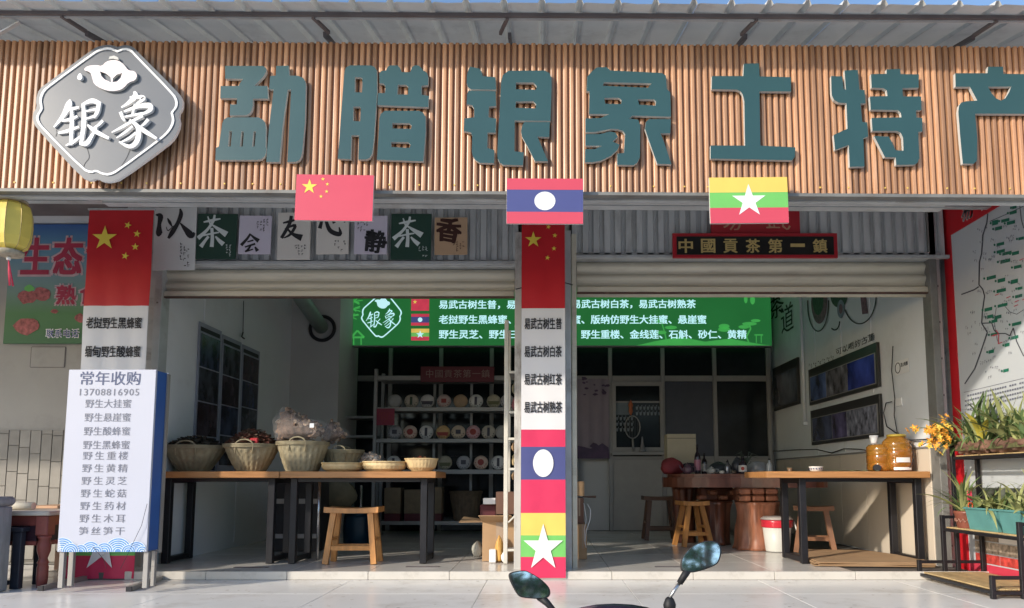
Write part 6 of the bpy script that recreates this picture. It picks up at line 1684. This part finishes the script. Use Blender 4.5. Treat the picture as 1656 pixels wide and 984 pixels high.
c = P(807, 880, 6.06); lump((c.x, 6.09, .10), .035, .03, .115, mat('amber_bag', (.68, .38, .10), .5, alpha=.9), 'yellow_bag', 'thin yellow plastic bag beside the small white carton on the floor', 'bag', 31)
c = P(816, 895, 6.06); lump((c.x, 6.06, .045), .025, .03, .045, WHITE, 'paper_wad', 'crumpled white paper by the foot of the cream rack', 'paper', 33)
c = P(772, 882, 6.4); lump((c.x, 6.42, .07), .045, .05, .075, mat('pale_film', (.42, .42, .36), .3), 'plastic_bag', 'crumpled pale plastic on the floor left of the open box', 'bag', 35)
carton(936, 949, 848, 893, 6.32, .3, 'lower brown box standing right of the pillar')
X0, X1, Z0, Z1 = rect(930, 805, 944, 846, 6.34)
carton(930, 944, 806, 846, 6.34, .3, 'middle brown box right of the pillar with one flap out', z0=P(937, 848, 6.32).z + .002, flaps=(((X1, 6.36, Z1), (X1, 6.6, Z1), (X1 + .12, 6.58, Z1 - .01), (X1 + .11, 6.38, Z1 + .01)),), mm=mat('dark_carton', (.16, .085, .06), .7))
carton(930, 945, 779, 803, 6.38, .26, 'topmost tan box of the stack right of the pillar', z0=Z1 + .012, tape=False)
t = thing('cable_loop', 'white cable looped over the boxes right of the pillar', 'cable', P(948, 860, 6.25))
MB().tube([P(950, 816, 6.25), P(955, 825, 6.25), P(954, 842, 6.25), P(948, 858, 6.25), P(946, 878, 6.25), P(948, 886, 6.27)], .004, 6).build('cable', WHITE, t)
MB().tube([P(944, 814, 6.25), P(946, 826, 6.25), P(948, 840, 6.25), P(945, 856, 6.25), P(945, 876, 6.25)], .003, 6).build('cable', WHITE, t)
# ================================================================ plants on the tiered stand
LEAF1 = mat('leaf_green', (.09, .14, .05), .42, vary=.35, scale=6, rnd=.45)
LEAF2 = mat('leaf_light', (.30, .32, .13), .42, vary=.3, scale=6, rnd=.25)
LEAFY = mat('leaf_yellow', (.50, .42, .06), .45, vary=.25, scale=6)
FLO = mat('orange_flower', (.80, .34, .04), .5, vary=.25, scale=10, rnd=.15)
FLY = mat('yellow_flower', (.80, .58, .10), .5, vary=.2, scale=10)
def blade(L, W, bend, twist=.3, n=7, fold=.25):
    mb = MB(); vs = []
    for i in range(n + 1):
        u = i / n; w_ = W * math.sin(math.pi * min(1, .12 + u * .88)) ** .7 * (1 - .2 * u)
        if i == n: w_ = .0006
        a = bend * u; x = L * (math.sin(a) / bend if bend > .01 else u); z = L * ((1 - math.cos(a)) / bend if bend > .01 else 0)
        tw_ = twist * u
        for k in (-1, 0, 1):
            vs.append((x, k * w_ * math.cos(tw_), -z + abs(k) * w_ * fold + k * w_ * math.sin(tw_)))
    fs = [(i * 3 + k, i * 3 + k + 1, i * 3 + k + 4, i * 3 + k + 3) for i in range(n) for k in (0, 1)]
    mb.add(vs, fs, 0, True); return mb
BL = {}
def blade_mesh(key, mm, *a):
    if key not in BL: BL[key] = mesh_of(blade(*a), mm, 'leaf')
    return BL[key]
strap1 = [mesh_of(blade(.22, .0085, b), m_, 'leaf') for b, m_ in ((.6, LEAF1), (1.1, LEAF1), (1.7, LEAF2), (.9, LEAF2), (2.2, LEAF1))]
broad = [mesh_of(blade(.13, .020, b, .5), m_, 'leaf') for b, m_ in ((.6, LEAF1), (1.1, LEAF1), (1.6, LEAF2), (1.0, LEAF2))]
ylw = [mesh_of(blade(.18, .016, .9), LEAFY, 'leaf')]
def fill_leaves(t, meshes, n, c, rx, ry, tilt=(.2, 1.2), sc=(.6, 1.15), az=None):
    for _ in range(n):
        a = random.uniform(*(az or (0, 6.283)))
        o = inst(random.choice(meshes), 'leaf', t, (c[0] + random.uniform(-rx, rx), c[1] + random.uniform(-ry, ry), c[2]), (random.uniform(-.3, .3), -random.uniform(*tilt), a), (random.uniform(*sc),) * 3)
fl = MB()
for k in range(5):
    a = 2 * math.pi * k / 5; ca, sa = math.cos(a), math.sin(a)
    q = [(0, 0, 0), (.008, -.006, .003), (.018, -.004, .006), (.024, 0, .003), (.018, .004, .006), (.008, .006, .003)]
    fl.add([(x * ca - y * sa, x * sa + y * ca, z) for x, y, z in q], [tuple(range(6))], 0)
fl.lathe([(.004, 0), (.005, .006), (.001, .009)], (0, 0, 0), 6, 1)
flm = mesh_of(fl, [FLO, FLY], 'flower'); flm2 = mesh_of(fl, [FLY, FLO], 'flower')

# stand
XT = (2.78, 2.97, 3.07); XWL = 3.285
Y0s, Y1s = 4.62, 5.54
zt3 = (.0, .33, .86)
sd = thing('plant_stand', 'black steel three tier plant stand with bamboo slat shelves at the right edge', 'plant stand', (3.0, 5.1, -.06))
BAM = mat('bamboo_slat', (.50, .36, .18), .5, vary=.2, scale=10, rnd=.12)
for i, (x, z) in enumerate(zip(XT, zt3)):
    lo = -.06
    for yy in (Y0s, Y1s - .03):
        MB().box(x, x + .028, yy, yy + .028, lo + .002, z + .085, bev=.002).build('post', BLACKM, sd)
        MB().box(x + .0285, XWL - .03, yy + .004, yy + .024, z + .060, z + .082, bev=.002).build('guard_bar', BLACKM, sd)
        MB().box(x + .0285, XWL - .03, yy + .004, yy + .024, z - .032, z - .012, bev=.002).build('end_bar', BLACKM, sd)
    MB().box(x + .004, x + .024, Y0s + .03, Y1s - .032, z - .032, z - .010, bev=.002).build('shelf_rail', BLACKM, sd)
    MB().box(XWL - .055, XWL - .035, Y0s + .03, Y1s - .032, z - .032, z - .010, bev=.002).build('shelf_rail', BLACKM, sd)
    n = max(4, int((XWL - .03 - x - .03) / .036)); wsl = (XWL - .03 - x - .03) / n
    for k in range(n):
        MB().box(x + .03 + k * wsl + .002, x + .03 + (k + 1) * wsl - .002, Y0s + .031, Y1s - .033, z - .0095, z, bev=.0015).build('slat', BAM, sd)
for yy in (Y0s, Y1s - .03): MB().box(XWL - .029, XWL - .002, yy, yy + .028, -.058, .945, bev=.002).build('post', BLACKM, sd)
# bark trough with orchids on the top tier
BARK = mat('bark', (.20, .11, .075), .8, vary=.5, scale=14, bump=1.0, bscale=30, stretch=(1, .4, 1))
def bark_trough(ya, yb, label, x=3.165, z=.862, r=.09):
    t = thing('bark_planter', label, 'planter', (x, (ya + yb) / 2, z), 'bark planters on the top tier')
    n = 22; rows = 16; mb = MB(); vs = []
    for j in range(rows + 1):
        yy = ya + (yb - ya) * j / rows
        for k in range(n):
            a = math.pi + math.pi * k / (n - 1)
            q = r * (1 + .10 * math.sin(5 * a + j * .9) + .08 * math.sin(11 * a - j * 1.7) + .06 * math.sin(j * 2.3))
            vs.append((x + q * math.cos(a) * .95, yy, z + r * .98 + q * math.sin(a) * .95 + (.012 * math.sin(j * 1.3 + k) if k in (0, n - 1) else 0)))
    mb.add(vs, [(j * n + k, (j + 1) * n + k, (j + 1) * n + k + 1, j * n + k + 1) for j in range(rows) for k in range(n - 1)], 0, True)
    mb.add([vs[k] for k in range(n)], [tuple(range(n))]); mb.add([vs[rows * n + k] for k in range(n)], [tuple(range(n))[::-1]])
    mb.build('bark_shell', BARK, t)
    MB().box(x - r * .85, x + r * .85, ya + .01, yb - .01, z + .03, z + .065).build('moss', mat('moss', (.10, .10, .04), .9, vary=.4, scale=30, bump=.6), t)
    return t
bark_trough(5.14, 5.50, 'bark planter at the far end of the top tier under the orange orchid')
bark_trough(4.62, 5.12, 'bark planter at the near end of the top tier, cut by the photo edge')
g1 = thing('orchid', 'leafy orchid with arching straps and a yellowing leaf on the top tier', 'plant', (3.15, 5.25, .92), 'orchids on the top tier')
fill_leaves(g1, strap1, 80, (3.15, 5.28, .92), .05, .15, (.9, 1.9), (1.0, 2.1))
fill_leaves(g1, ylw, 3, (3.10, 5.16, .96), .02, .02, (.9, 1.3), (1.1, 1.5), (3.5, 5))
g2 = thing('orchid', 'leafy orchid in the nearer bark planter at the right edge of the photo', 'plant', (3.15, 4.85, .92), 'orchids on the top tier')
fill_leaves(g2, strap1 + broad, 90, (3.15, 4.86, .92), .05, .19, (.9, 1.9), (1.0, 2.1))
of = thing('orange_orchid', 'orange flowering orchid spilling off the far end of the top tier', 'plant', (3.08, 5.50, .93))
fill_leaves(of, broad, 14, (3.10, 5.50, .94), .03, .04, (-.3, .7), (.8, 1.3), (2.2, 4.2))
for k in range(10):
    a = random.uniform(2.5, 3.9); L_ = random.uniform(.12, .34)
    p0 = Vector((3.10, 5.50, .94)); p2 = p0 + Vector((L_ * math.cos(a), L_ * .5 * math.sin(a), random.uniform(-.06, .22))); p1 = (p0 + p2) / 2 + Vector((0, 0, .07))
    MB().tube([p0, p1, p2], .0035, 5).build('stem', LEAF1, of)
    for j in range(8):
        f = random.uniform(.4, 1); pt = p0 * (1 - f) ** 2 + p1 * 2 * f * (1 - f) + p2 * f * f
        inst(flm if random.random() < .6 else flm2, 'flower', of, pt + Vector((random.uniform(-.03, .03), random.uniform(-.03, .03), random.uniform(-.03, .03))), (random.uniform(.6, 2.3), random.uniform(-.6, .6), random.uniform(0, 6)), (random.uniform(.9, 1.4),) * 3)
# middle tier
POT = mat('brown_pot', (.22, .07, .045), .4, vary=.15, scale=10)
c = Vector((3.07, 5.36, .331))
pt = thing('flower_pot', 'round brown flower pot with a scalloped pattern on the middle tier', 'pot', c)
MB().lathe([(.058, 0), (.062, .01), (.078, .10), (.082, .105), (.082, .122), (.072, .122), (.068, .10), (.02, .095)], tuple(c), 28, cap=False).build('pot_body', POT, pt)
MB().lathe([(.07, 0), (.07, .004)], (c.x, c.y, c.z + .10), 20).build('soil', mat('soil', (.03, .022, .016), .95, bump=.5), pt)
for k in range(7):
    a = 3.14 + (k - 3) * .42; MB().tube([(c.x + .0735 * math.cos(a + q), c.y + .0735 * math.sin(a + q), c.z + .055 + .014 * math.sin(w_)) for q, w_ in ((-.17, 0), (-.08, 1.2), (0, 0), (.08, -1.2), (.17, 0))], .003, 4).build('relief', mat('pot_relief', (.42, .22, .16), .5), pt)
dp_ = thing('spiky_plant', 'spiky leaved plant with a red ornament growing in the brown pot', 'plant', (c.x, c.y, c.z + .1), None)
fill_leaves(dp_, strap1, 36, (c.x - .01, c.y, c.z + .10), .03, .03, (.8, 1.7), (1.1, 1.75))
MB().tube([(c.x - .02, c.y - .07, c.z + .10), (c.x - .02, c.y - .09, c.z + .19), (c.x - .025, c.y - .10, c.z + .25)], .003, 5).build('stake', BLACKM, dp_)
MB().tube([(c.x - .02 + .016 * math.cos(q), c.y - .095, c.z + .165 + .02 * math.sin(q)) for q in [k / 10 * 6.283 for k in range(10)]], .004, 6, close=True).build('red_ring', mat('red_orange', (.65, .08, .02), .4), dp_)
MB().box(c.x - .04, c.x - .005, c.y - .10, c.y - .092, c.z + .20, c.z + .27, bev=.003).build('red_tag', REDB, dp_)
TEALP = mat('teal_plastic', (.10, .27, .26), .45, vary=.15, scale=6, wear=(.25, .4, .35), wear_amt=.4)
def trough(ya, yb, label):
    t = thing('planter_box', label, 'planter', (3.12, (ya + yb) / 2, .331), 'teal planter boxes on the middle tier')
    x0, x1, z0, z1 = 3.005, 3.245, .331, .485
    def ring(e, z, th=0): return [(x0 + e + th, ya + e + th, z), (x1 - e - th, ya + e + th, z), (x1 - e - th, yb - e - th, z), (x0 + e + th, yb - e - th, z)]
    vs = ring(.022, z0) + ring(.004, z1 - .012) + ring(-.006, z1 - .012) + ring(-.006, z1) + ring(.006, z1) + ring(.02, z0 + .1)
    fs = [(0, 1, 2, 3)[::-1]] + [(j * 4 + k, j * 4 + (k + 1) % 4, (j + 1) * 4 + (k + 1) % 4, (j + 1) * 4 + k) for j in range(5) for k in range(4)]
    MB().add(vs, fs).build('box_shell', TEALP, t)
    MB().box(x0 + .022, x1 - .022, ya + .022, yb - .022, z0 + .1, z0 + .125).build('soil', mat('soil', (.03, .022, .016), .95, bump=.5), t)
trough(4.90, 5.27, 'teal plastic planter box beside the brown pot on the middle tier')
trough(4.60, 4.89, 'teal plastic planter box at the near end of the middle tier')
for ya, lab in ((5.08, 'bushy striped leaf plant in the far teal planter'), (4.76, 'bushy plant in the near teal planter behind the stand post')):
    g = thing('bushy_plant', lab, 'plant', (3.12, ya, .45), 'bushy plants on the middle tier')
    fill_leaves(g, broad + strap1[2:4], 70, (3.12, ya, .45), .08, .13, (.5, 1.7), (.9, 1.6))

# ================================================================ red table, bench and counter at the left edge
REDW = mat('red_lacquer', (.22, .055, .045), .4, vary=.2, scale=7, wear=(.10, .04, .03), wear_amt=.5)
c = PZ(62, 952, -.06); top = P(62, 827, c.y).z
t = thing('red_table', 'low red wooden table with turned legs and a pale top at the left edge', 'table', (c.x - .5, c.y + .4, -.06))
W_, D_ = 1.05, .85
def rleg(x, y):
    h = top + .06
    MB().lathe([(.030, 0), (.036, .06), (.036, .14), (.030, .16), (.038, .17), (.030, .185), (.026, .20), (.042, .25), (.044, .29), (.034, .33), (.042, .34), (.042, .355)], (x, y, -.059), 16).build('leg', REDW, t)
    MB().box(x - .043, x + .043, y - .043, y + .043, -.059 + .356, top - .031, bev=.006).build('leg_block', REDW, t)
for x in (c.x, c.x - W_):
    for y in (c.y + .03, c.y + D_): rleg(x, y)
for (x0, x1, y0, y1) in ((c.x - W_ + .044, c.x - .044, c.y + .01, c.y + .035), (c.x - W_ + .044, c.x - .044, c.y + D_ - .02, c.y + D_ + .01), (c.x - .012, c.x + .012, c.y + .074, c.y + D_ - .045), (c.x - W_ - .012, c.x - W_ + .012, c.y + .074, c.y + D_ - .045)):
    MB().box(x0, x1, y0, y1, top - .10, top - .031, bev=.003).build('apron', REDW, t)
    MB().box(x0, x1, y0, y1, top - .235, top - .205, bev=.003).build('lower_rail', REDW, t)
    MB().box(x0 + .003, x1 - .003, y0 + .004, y1 - .004, top - .204, top - .101).build('dark_panel', mat('dark_lacquer', (.03, .012, .02), .35), t)
MB().box(c.x - W_ - .06, c.x + .06, c.y - .03, c.y + D_ + .06, top - .03, top, bev=.006).build('tabletop', mat('pale_table_top', (.50, .45, .38), .5, vary=.1, wear=(.3, .2, .12), wear_amt=.4), t)
q0, q1 = P(27, 813, c.y + .2), P(55, 813, c.y + .2)
one('paper_roll', mat('cream_paper', (.60, .55, .44), .7), MB().tube([(q0.x - .1, c.y + .2, top + .028), (q1.x, c.y + .2, top + .028)], .027, 16), 'cream paper roll lying on the red table', 'paper roll')
one('wooden_board', mat('peach_wood', (.55, .33, .20), .5, vary=.15), MB().box(P(57, 815, c.y + .5).x, P(105, 815, c.y + .5).x, c.y + .42, c.y + .72, top + .001, top + .022, bev=.003), 'thin peach coloured board lying on the back of the red table', 'board')
X1 = P(18, 870, 4.97).x
t = thing('stone_counter', 'weathered grey counter end with a rounded slab at the lower left corner', 'counter', (X1 - .4, 4.9, -.06))
GST = mat('weathered_grey', (.27, .27, .27), .8, vary=.25, scale=5, bump=.5, stretch=(3, 3, .7), wear=(.14, .13, .12), wear_amt=.6)
z1 = P(10, 820, 4.82).z; z2 = P(10, 804, 4.82).z
MB().box(X1 - .8, X1, 4.82, 4.97, -.06 + .002, z1 - .001, bev=.008).build('body', GST, t)
MB().box(X1 - .84, P(28, 812, 5.0).x, 4.80, 5.0, z1, z2, bev=.02).build('slab', GST, t)
X0, X1_ = P(14, 890, 5.02).x, P(31, 890, 5.02).x
t = thing('dark_bench', 'dark blue black wooden bench half hidden behind the grey counter', 'bench', (X0, 5.1, -.06))
zt_ = P(20, 853, 5.05).z
DB = mat('dark_bench_wood', (.025, .028, .04), .5, vary=.2)
MB().box(X0 - .6, X1_ + .012, 5.02, 5.3, zt_ - .03, zt_, bev=.005).build('seat', DB, t)
for yy in (5.03, 5.25): MB().box(X1_ - .06, X1_, yy, yy + .05, -.058, zt_ - .031, bev=.004).build('leg', DB, t)
for yy in (5.03, 5.25): MB().box(X0 - .55, X0 - .50, yy, yy + .05, -.058, zt_ - .031, bev=.004).build('leg', DB, t)
MB().box(X0 - .5, X1_ - .062, 5.035, 5.06, -.03, .0, bev=.003).build('stretcher', DB, t)
one('brown_crate', mat('crate_brown', (.20, .12, .09), .6, vary=.2), MB().box(-4.0, -3.55, 6.05, 6.4, -.058, .10, bev=.006), 'low reddish brown crate on the floor behind the sign stand', 'crate')

# ================================================================ scooter in front, only its mirrors reach into the frame
YM = 3.0
GLOSS = mat('scooter_purple_black', (.018, .014, .035), .18, vary=.1, spec=.7)
RUB = mat('scooter_rubber', (.012, .012, .014), .6)
MIR = mat('mirror_glass', (.80, .88, .88), .035, 1.0, vary=.04, scale=5)
sc = thing('scooter', 'dark parked scooter whose two rear view mirrors rise into the bottom of the photo', 'scooter', (.3, YM, -.75))
def zz(p): return (780 + p[0] / 3.764, 840 + p[1] / 3.764)
def mirror(pts, tilt, yaw):
    q = [P(*zz(p), YM) for p in pts]; cc = sum(q, Vector()) / len(q)
    Rm = Matrix.Rotation(tilt, 3, 'X') @ Matrix.Rotation(yaw, 3, 'Z')
    sm_ = smooth_loop([(p.x - cc.x, p.z - cc.z) for p in q], 2); n = len(sm_)
    def put(s, dy): return [cc + Rm @ Vector((x * s, dy, z * s)) for x, z in sm_]
    mb = MB(); vs = put(1.0, 0) + put(1.0, .010) + put(.86, .035) + put(.5, .052)
    mb.add(vs, [(j * n + k, (j + 1) * n + k, (j + 1) * n + (k + 1) % n, j * n + (k + 1) % n) for j in range(3) for k in range(n)], 0, True)
    mb.add([vs[3 * n + k] for k in range(n)], [tuple(range(n))])
    a, b = put(1.0, 0), put(.93, -.002); mb.add(a + b, [(k, (k + 1) % n, n + (k + 1) % n, n + k) for k in range(n)])
    m_ = mb.build('mirror', RUB, sc)
    MB().add(put(.93, -.0015), [tuple(range(n))[::-1]]).build('glass', MIR, m_)
mirror([(155,335),(180,320),(255,310),(285,322),(345,355),(400,402),(418,440),(410,472),(370,487),(240,478),(212,460),(170,385)], R(-8.5), R(6))
mirror([(1325,142),(1360,132),(1410,130),(1452,150),(1456,200),(1445,245),(1425,278),(1350,308),(1270,328),(1215,318),(1205,300),(1208,255),(1225,215),(1275,165)], R(-8), R(-3))
def PM(a, b, y=YM): return P(*zz((a, b)), y)
MB().tube([PM(350, 470, YM + .02), PM(395, 510), PM(440, 560), PM(520, 680)], [.018, .014, .010, .009], 10).build('mirror_stem', RUB, sc)
MB().tube([PM(1262, 300, YM + .02), PM(1238, 330), PM(1200, 390)], [.012, .015, .013], 10).build('mirror_stem', RUB, sc)
MB().tube([PM(1200, 390), PM(1165, 440), PM(1125, 505)], .007, 10).build('mirror_rod', mat('chrome', (.5, .5, .5), .25, .9), sc)
c = PM(1140, 520); MB().lathe([(.022, -.03), (.026, 0), (.018, .022), (.010, .03)], (c.x, c.y, c.z), 14).build('mirror_socket', RUB, sc)
# handlebar, cowl and the rest of the machine
hb = P(990, 1010, YM); xc = .285; zb = .105
MB().tube([(xc - .36, YM - .06, zb - .02), (xc - .2, YM, zb), (xc, YM + .03, zb + .005), (xc + .2, YM, zb), (xc + .36, YM - .06, zb - .02)], .012, 10).build('handlebar', BLACKM, sc)
for s in (-1, 1):
    MB().tube([(xc + s * .23, YM - .005, zb - .004), (xc + s * .37, YM - .065, zb - .022)], .018, 12).build('grip', RUB, sc)
    MB().tube([(xc + s * .20, YM + .04, zb), (xc + s * .36, YM + .02, zb - .01)], .006, 8).build('brake_lever', ALU, sc)
rows = []
mb = MB(); n = 16
for j, (yy, wd, zc_, hh) in enumerate(((YM - .07, .10, zb - .01, .03), (YM - .03, .17, zb + .02, .045), (YM + .03, .19, zb + .026, .05), (YM + .10, .15, zb + .0, .06), (YM + .15, .07, zb - .04, .05))):
    for k in range(n): a = 2 * math.pi * k / n; rows.append((xc + wd * math.cos(a), yy, zc_ + hh * math.sin(a)))
mb.add(rows, [(j * n + k, (j + 1) * n + k, (j + 1) * n + (k + 1) % n, j * n + (k + 1) % n) for j in range(4) for k in range(n)], 0, True)
mb.f += [list(range(n)), [4 * n + k for k in range(n)][::-1]]; mb.mi += [0, 0]; mb.sm += [False, False]
mb.build('handlebar_cowl', GLOSS, sc)
MB().box(xc - .06, xc + .06, YM - .085, YM - .072, zb - .02, zb + .01, bev=.004).build('speedometer', DARKG, sc)
def loft(name, mm, secs):
    mb = MB(); n = 18; vs = []
    for (yy, x, w_, z, h) in secs:
        for k in range(n):
            a = 2 * math.pi * k / n; ca, sa = math.cos(a), math.sin(a)
            vs.append((x + w_ * math.copysign(abs(ca) ** .7, ca), yy, z + h * math.copysign(abs(sa) ** .7, sa)))
    mb.add(vs, [(j * n + k, (j + 1) * n + k, (j + 1) * n + (k + 1) % n, j * n + (k + 1) % n) for j in range(len(secs) - 1) for k in range(n)], 0, True)
    L = len(secs) - 1
    mb.f += [list(range(n)), [L * n + k for k in range(n)][::-1]]; mb.mi += [0, 0]; mb.sm += [False, False]
    mb.build(name, mm, sc)
loft('front_shield', GLOSS, [(YM - .02, xc, .13, -.12, .22), (YM + .06, xc, .20, -.16, .26), (YM + .12, xc, .17, -.18, .22), (YM + .18, xc, .08, -.14, .12)])
loft('floorboard', GLOSS, [(YM - .55, xc, .16, -.47, .05), (YM - .3, xc, .15, -.47, .04), (YM - .02, xc, .16, -.44, .06)])
loft('rear_body', GLOSS, [(YM - 1.25, xc, .06, -.10, .05), (YM - 1.1, xc, .13, -.14, .11), (YM - .8, xc, .16, -.2, .2), (YM - .56, xc, .14, -.25, .2)])
loft('seat', RUB, [(YM - 1.15, xc, .09, .0, .03), (YM - .95, xc, .13, .0, .045), (YM - .7, xc, .13, -.01, .04), (YM - .5, xc, .08, -.01, .03)])
MB().box(xc - .07, xc + .07, YM + .185, YM + .20, -.10, -.04, bev=.006).build('headlight', PALE, sc)
for yy in (YM + .24, YM - .98):
    MB().tube([(xc, yy + .19 * math.cos(q), -.53 + .19 * math.sin(q)) for q in [k / 28 * 6.283 for k in range(28)]], .035, 10, close=True).build('tyre', RUB, sc)
    MB().tube([(xc, yy + .145 * math.cos(q), -.53 + .145 * math.sin(q)) for q in [k / 28 * 6.283 for k in range(28)]], .014, 8, close=True).build('rim', ALU, sc)
    for k in range(5): a = k / 5 * 6.283; MB().obox((xc, yy, -.53), (xc, yy + .14 * math.cos(a), -.53 + .14 * math.sin(a)), .018, .03, up=(1, 0, 0)).build('spoke', ALU, sc)
for s in (-1, 1): MB().tube([(xc + s * .055, YM + .24, -.53), (xc + s * .055, YM + .16, -.30)], .014, 8).build('fork', ALU, sc)
loft('front_fender', GLOSS, [(YM + .02, xc, .05, -.36, .03), (YM + .20, xc, .06, -.31, .03), (YM + .38, xc, .05, -.36, .03)])
MB().obox((xc - .1, YM - .55, -.52), (xc - .25, YM - .52, -.745), .02, .02).build('kickstand', BLACKM, sc)

# ================================================================ the other side of the street (what the mirrors and the tiles look back at)
OPW = mat('opposite_plaster', (.45, .43, .40), .8, vary=.1, scale=.6)
ob = thing('opposite_house', 'pale low house across the street seen only in the scooter mirrors', 'house', (3, -19, -.75))
MB().box(-6, 13, -22, -19, -.75, 3.6).build('wall', OPW, ob)
MB().box(-6.4, 13.4, -22.3, -18.6, 3.61, 3.85).build('roof', STEELD, ob)
for k in range(7):
    f = MB().box(-5 + k * 2.6, -3.6 + k * 2.6, -18.99, -18.9, .6, 2.4).build('window', ALU, ob)
    MB().box(-4.9 + k * 2.6, -3.7 + k * 2.6, -18.9, -18.89, .7, 2.3).build('pane', DARKG, f)
rnd = random.Random(5)
lfm = MB(); 
def tree(x, y, h, label):
    t = thing('street_tree', label, 'tree', (x, y, -.75), 'trees across the street')
    MB().tube([(x, y, -.75), (x + .1, y, h * .35), (x - .1, y + .1, h * .6), (x, y, h * .8)], [.16, .12, .08, .03], 8).build('trunk', mat('tree_bark', (.12, .09, .07), .9, bump=.6), t)
    mb = MB()
    for k in range(7): a = k * .9; mb.tube([(x, y, h * (.35 + .05 * k)), (x + 1.1 * math.cos(a), y + 1.1 * math.sin(a), h * (.6 + .04 * k))], [.06, .02], 5)
    mb.build('limb', mat('tree_bark', (.12, .09, .07), .9, bump=.6), t, kind='stuff')
    mb = MB(); cl = [(x + rnd.uniform(-1.5, 1.5), y + rnd.uniform(-1.2, 1.2), h * .62 + rnd.uniform(-1.0, 1.2), rnd.uniform(.5, 1.0)) for _ in range(12)]
    for _ in range(2600):
        cx_, cy_, cz_, r = rnd.choice(cl); a, b = rnd.uniform(0, 6.28), rnd.uniform(-1.5, 1.5); q = r * rnd.uniform(.5, 1)
        p = Vector((cx_ + q * math.cos(a) * math.cos(b), cy_ + q * math.sin(a) * math.cos(b), cz_ + q * math.sin(b)))
        M = Matrix.Rotation(rnd.uniform(0, 6.28), 3, 'Z') @ Matrix.Rotation(rnd.uniform(-1.3, 1.3), 3, 'X'); s = rnd.uniform(.07, .14)
        mb.add([M @ Vector(v) * s + p for v in ((-1, 0, 0), (0, -.45, .1), (1, 0, 0), (0, .45, .1))], [(0, 1, 2, 3)])
    mb.build('crown', mat('tree_leaves', (.06, .12, .04), .6, vary=.4, scale=3), t, kind='stuff')
for x, y, h, lab in ((2.5, -12.5, 5.2, 'street tree across the road, middle one in the mirror view'), (6.8, -13.5, 5.6, 'tallest street tree across the road to the right'), (-1.6, -15.5, 4.4, 'smallest street tree across the road to the left')):
    tree(x, y, h, lab)
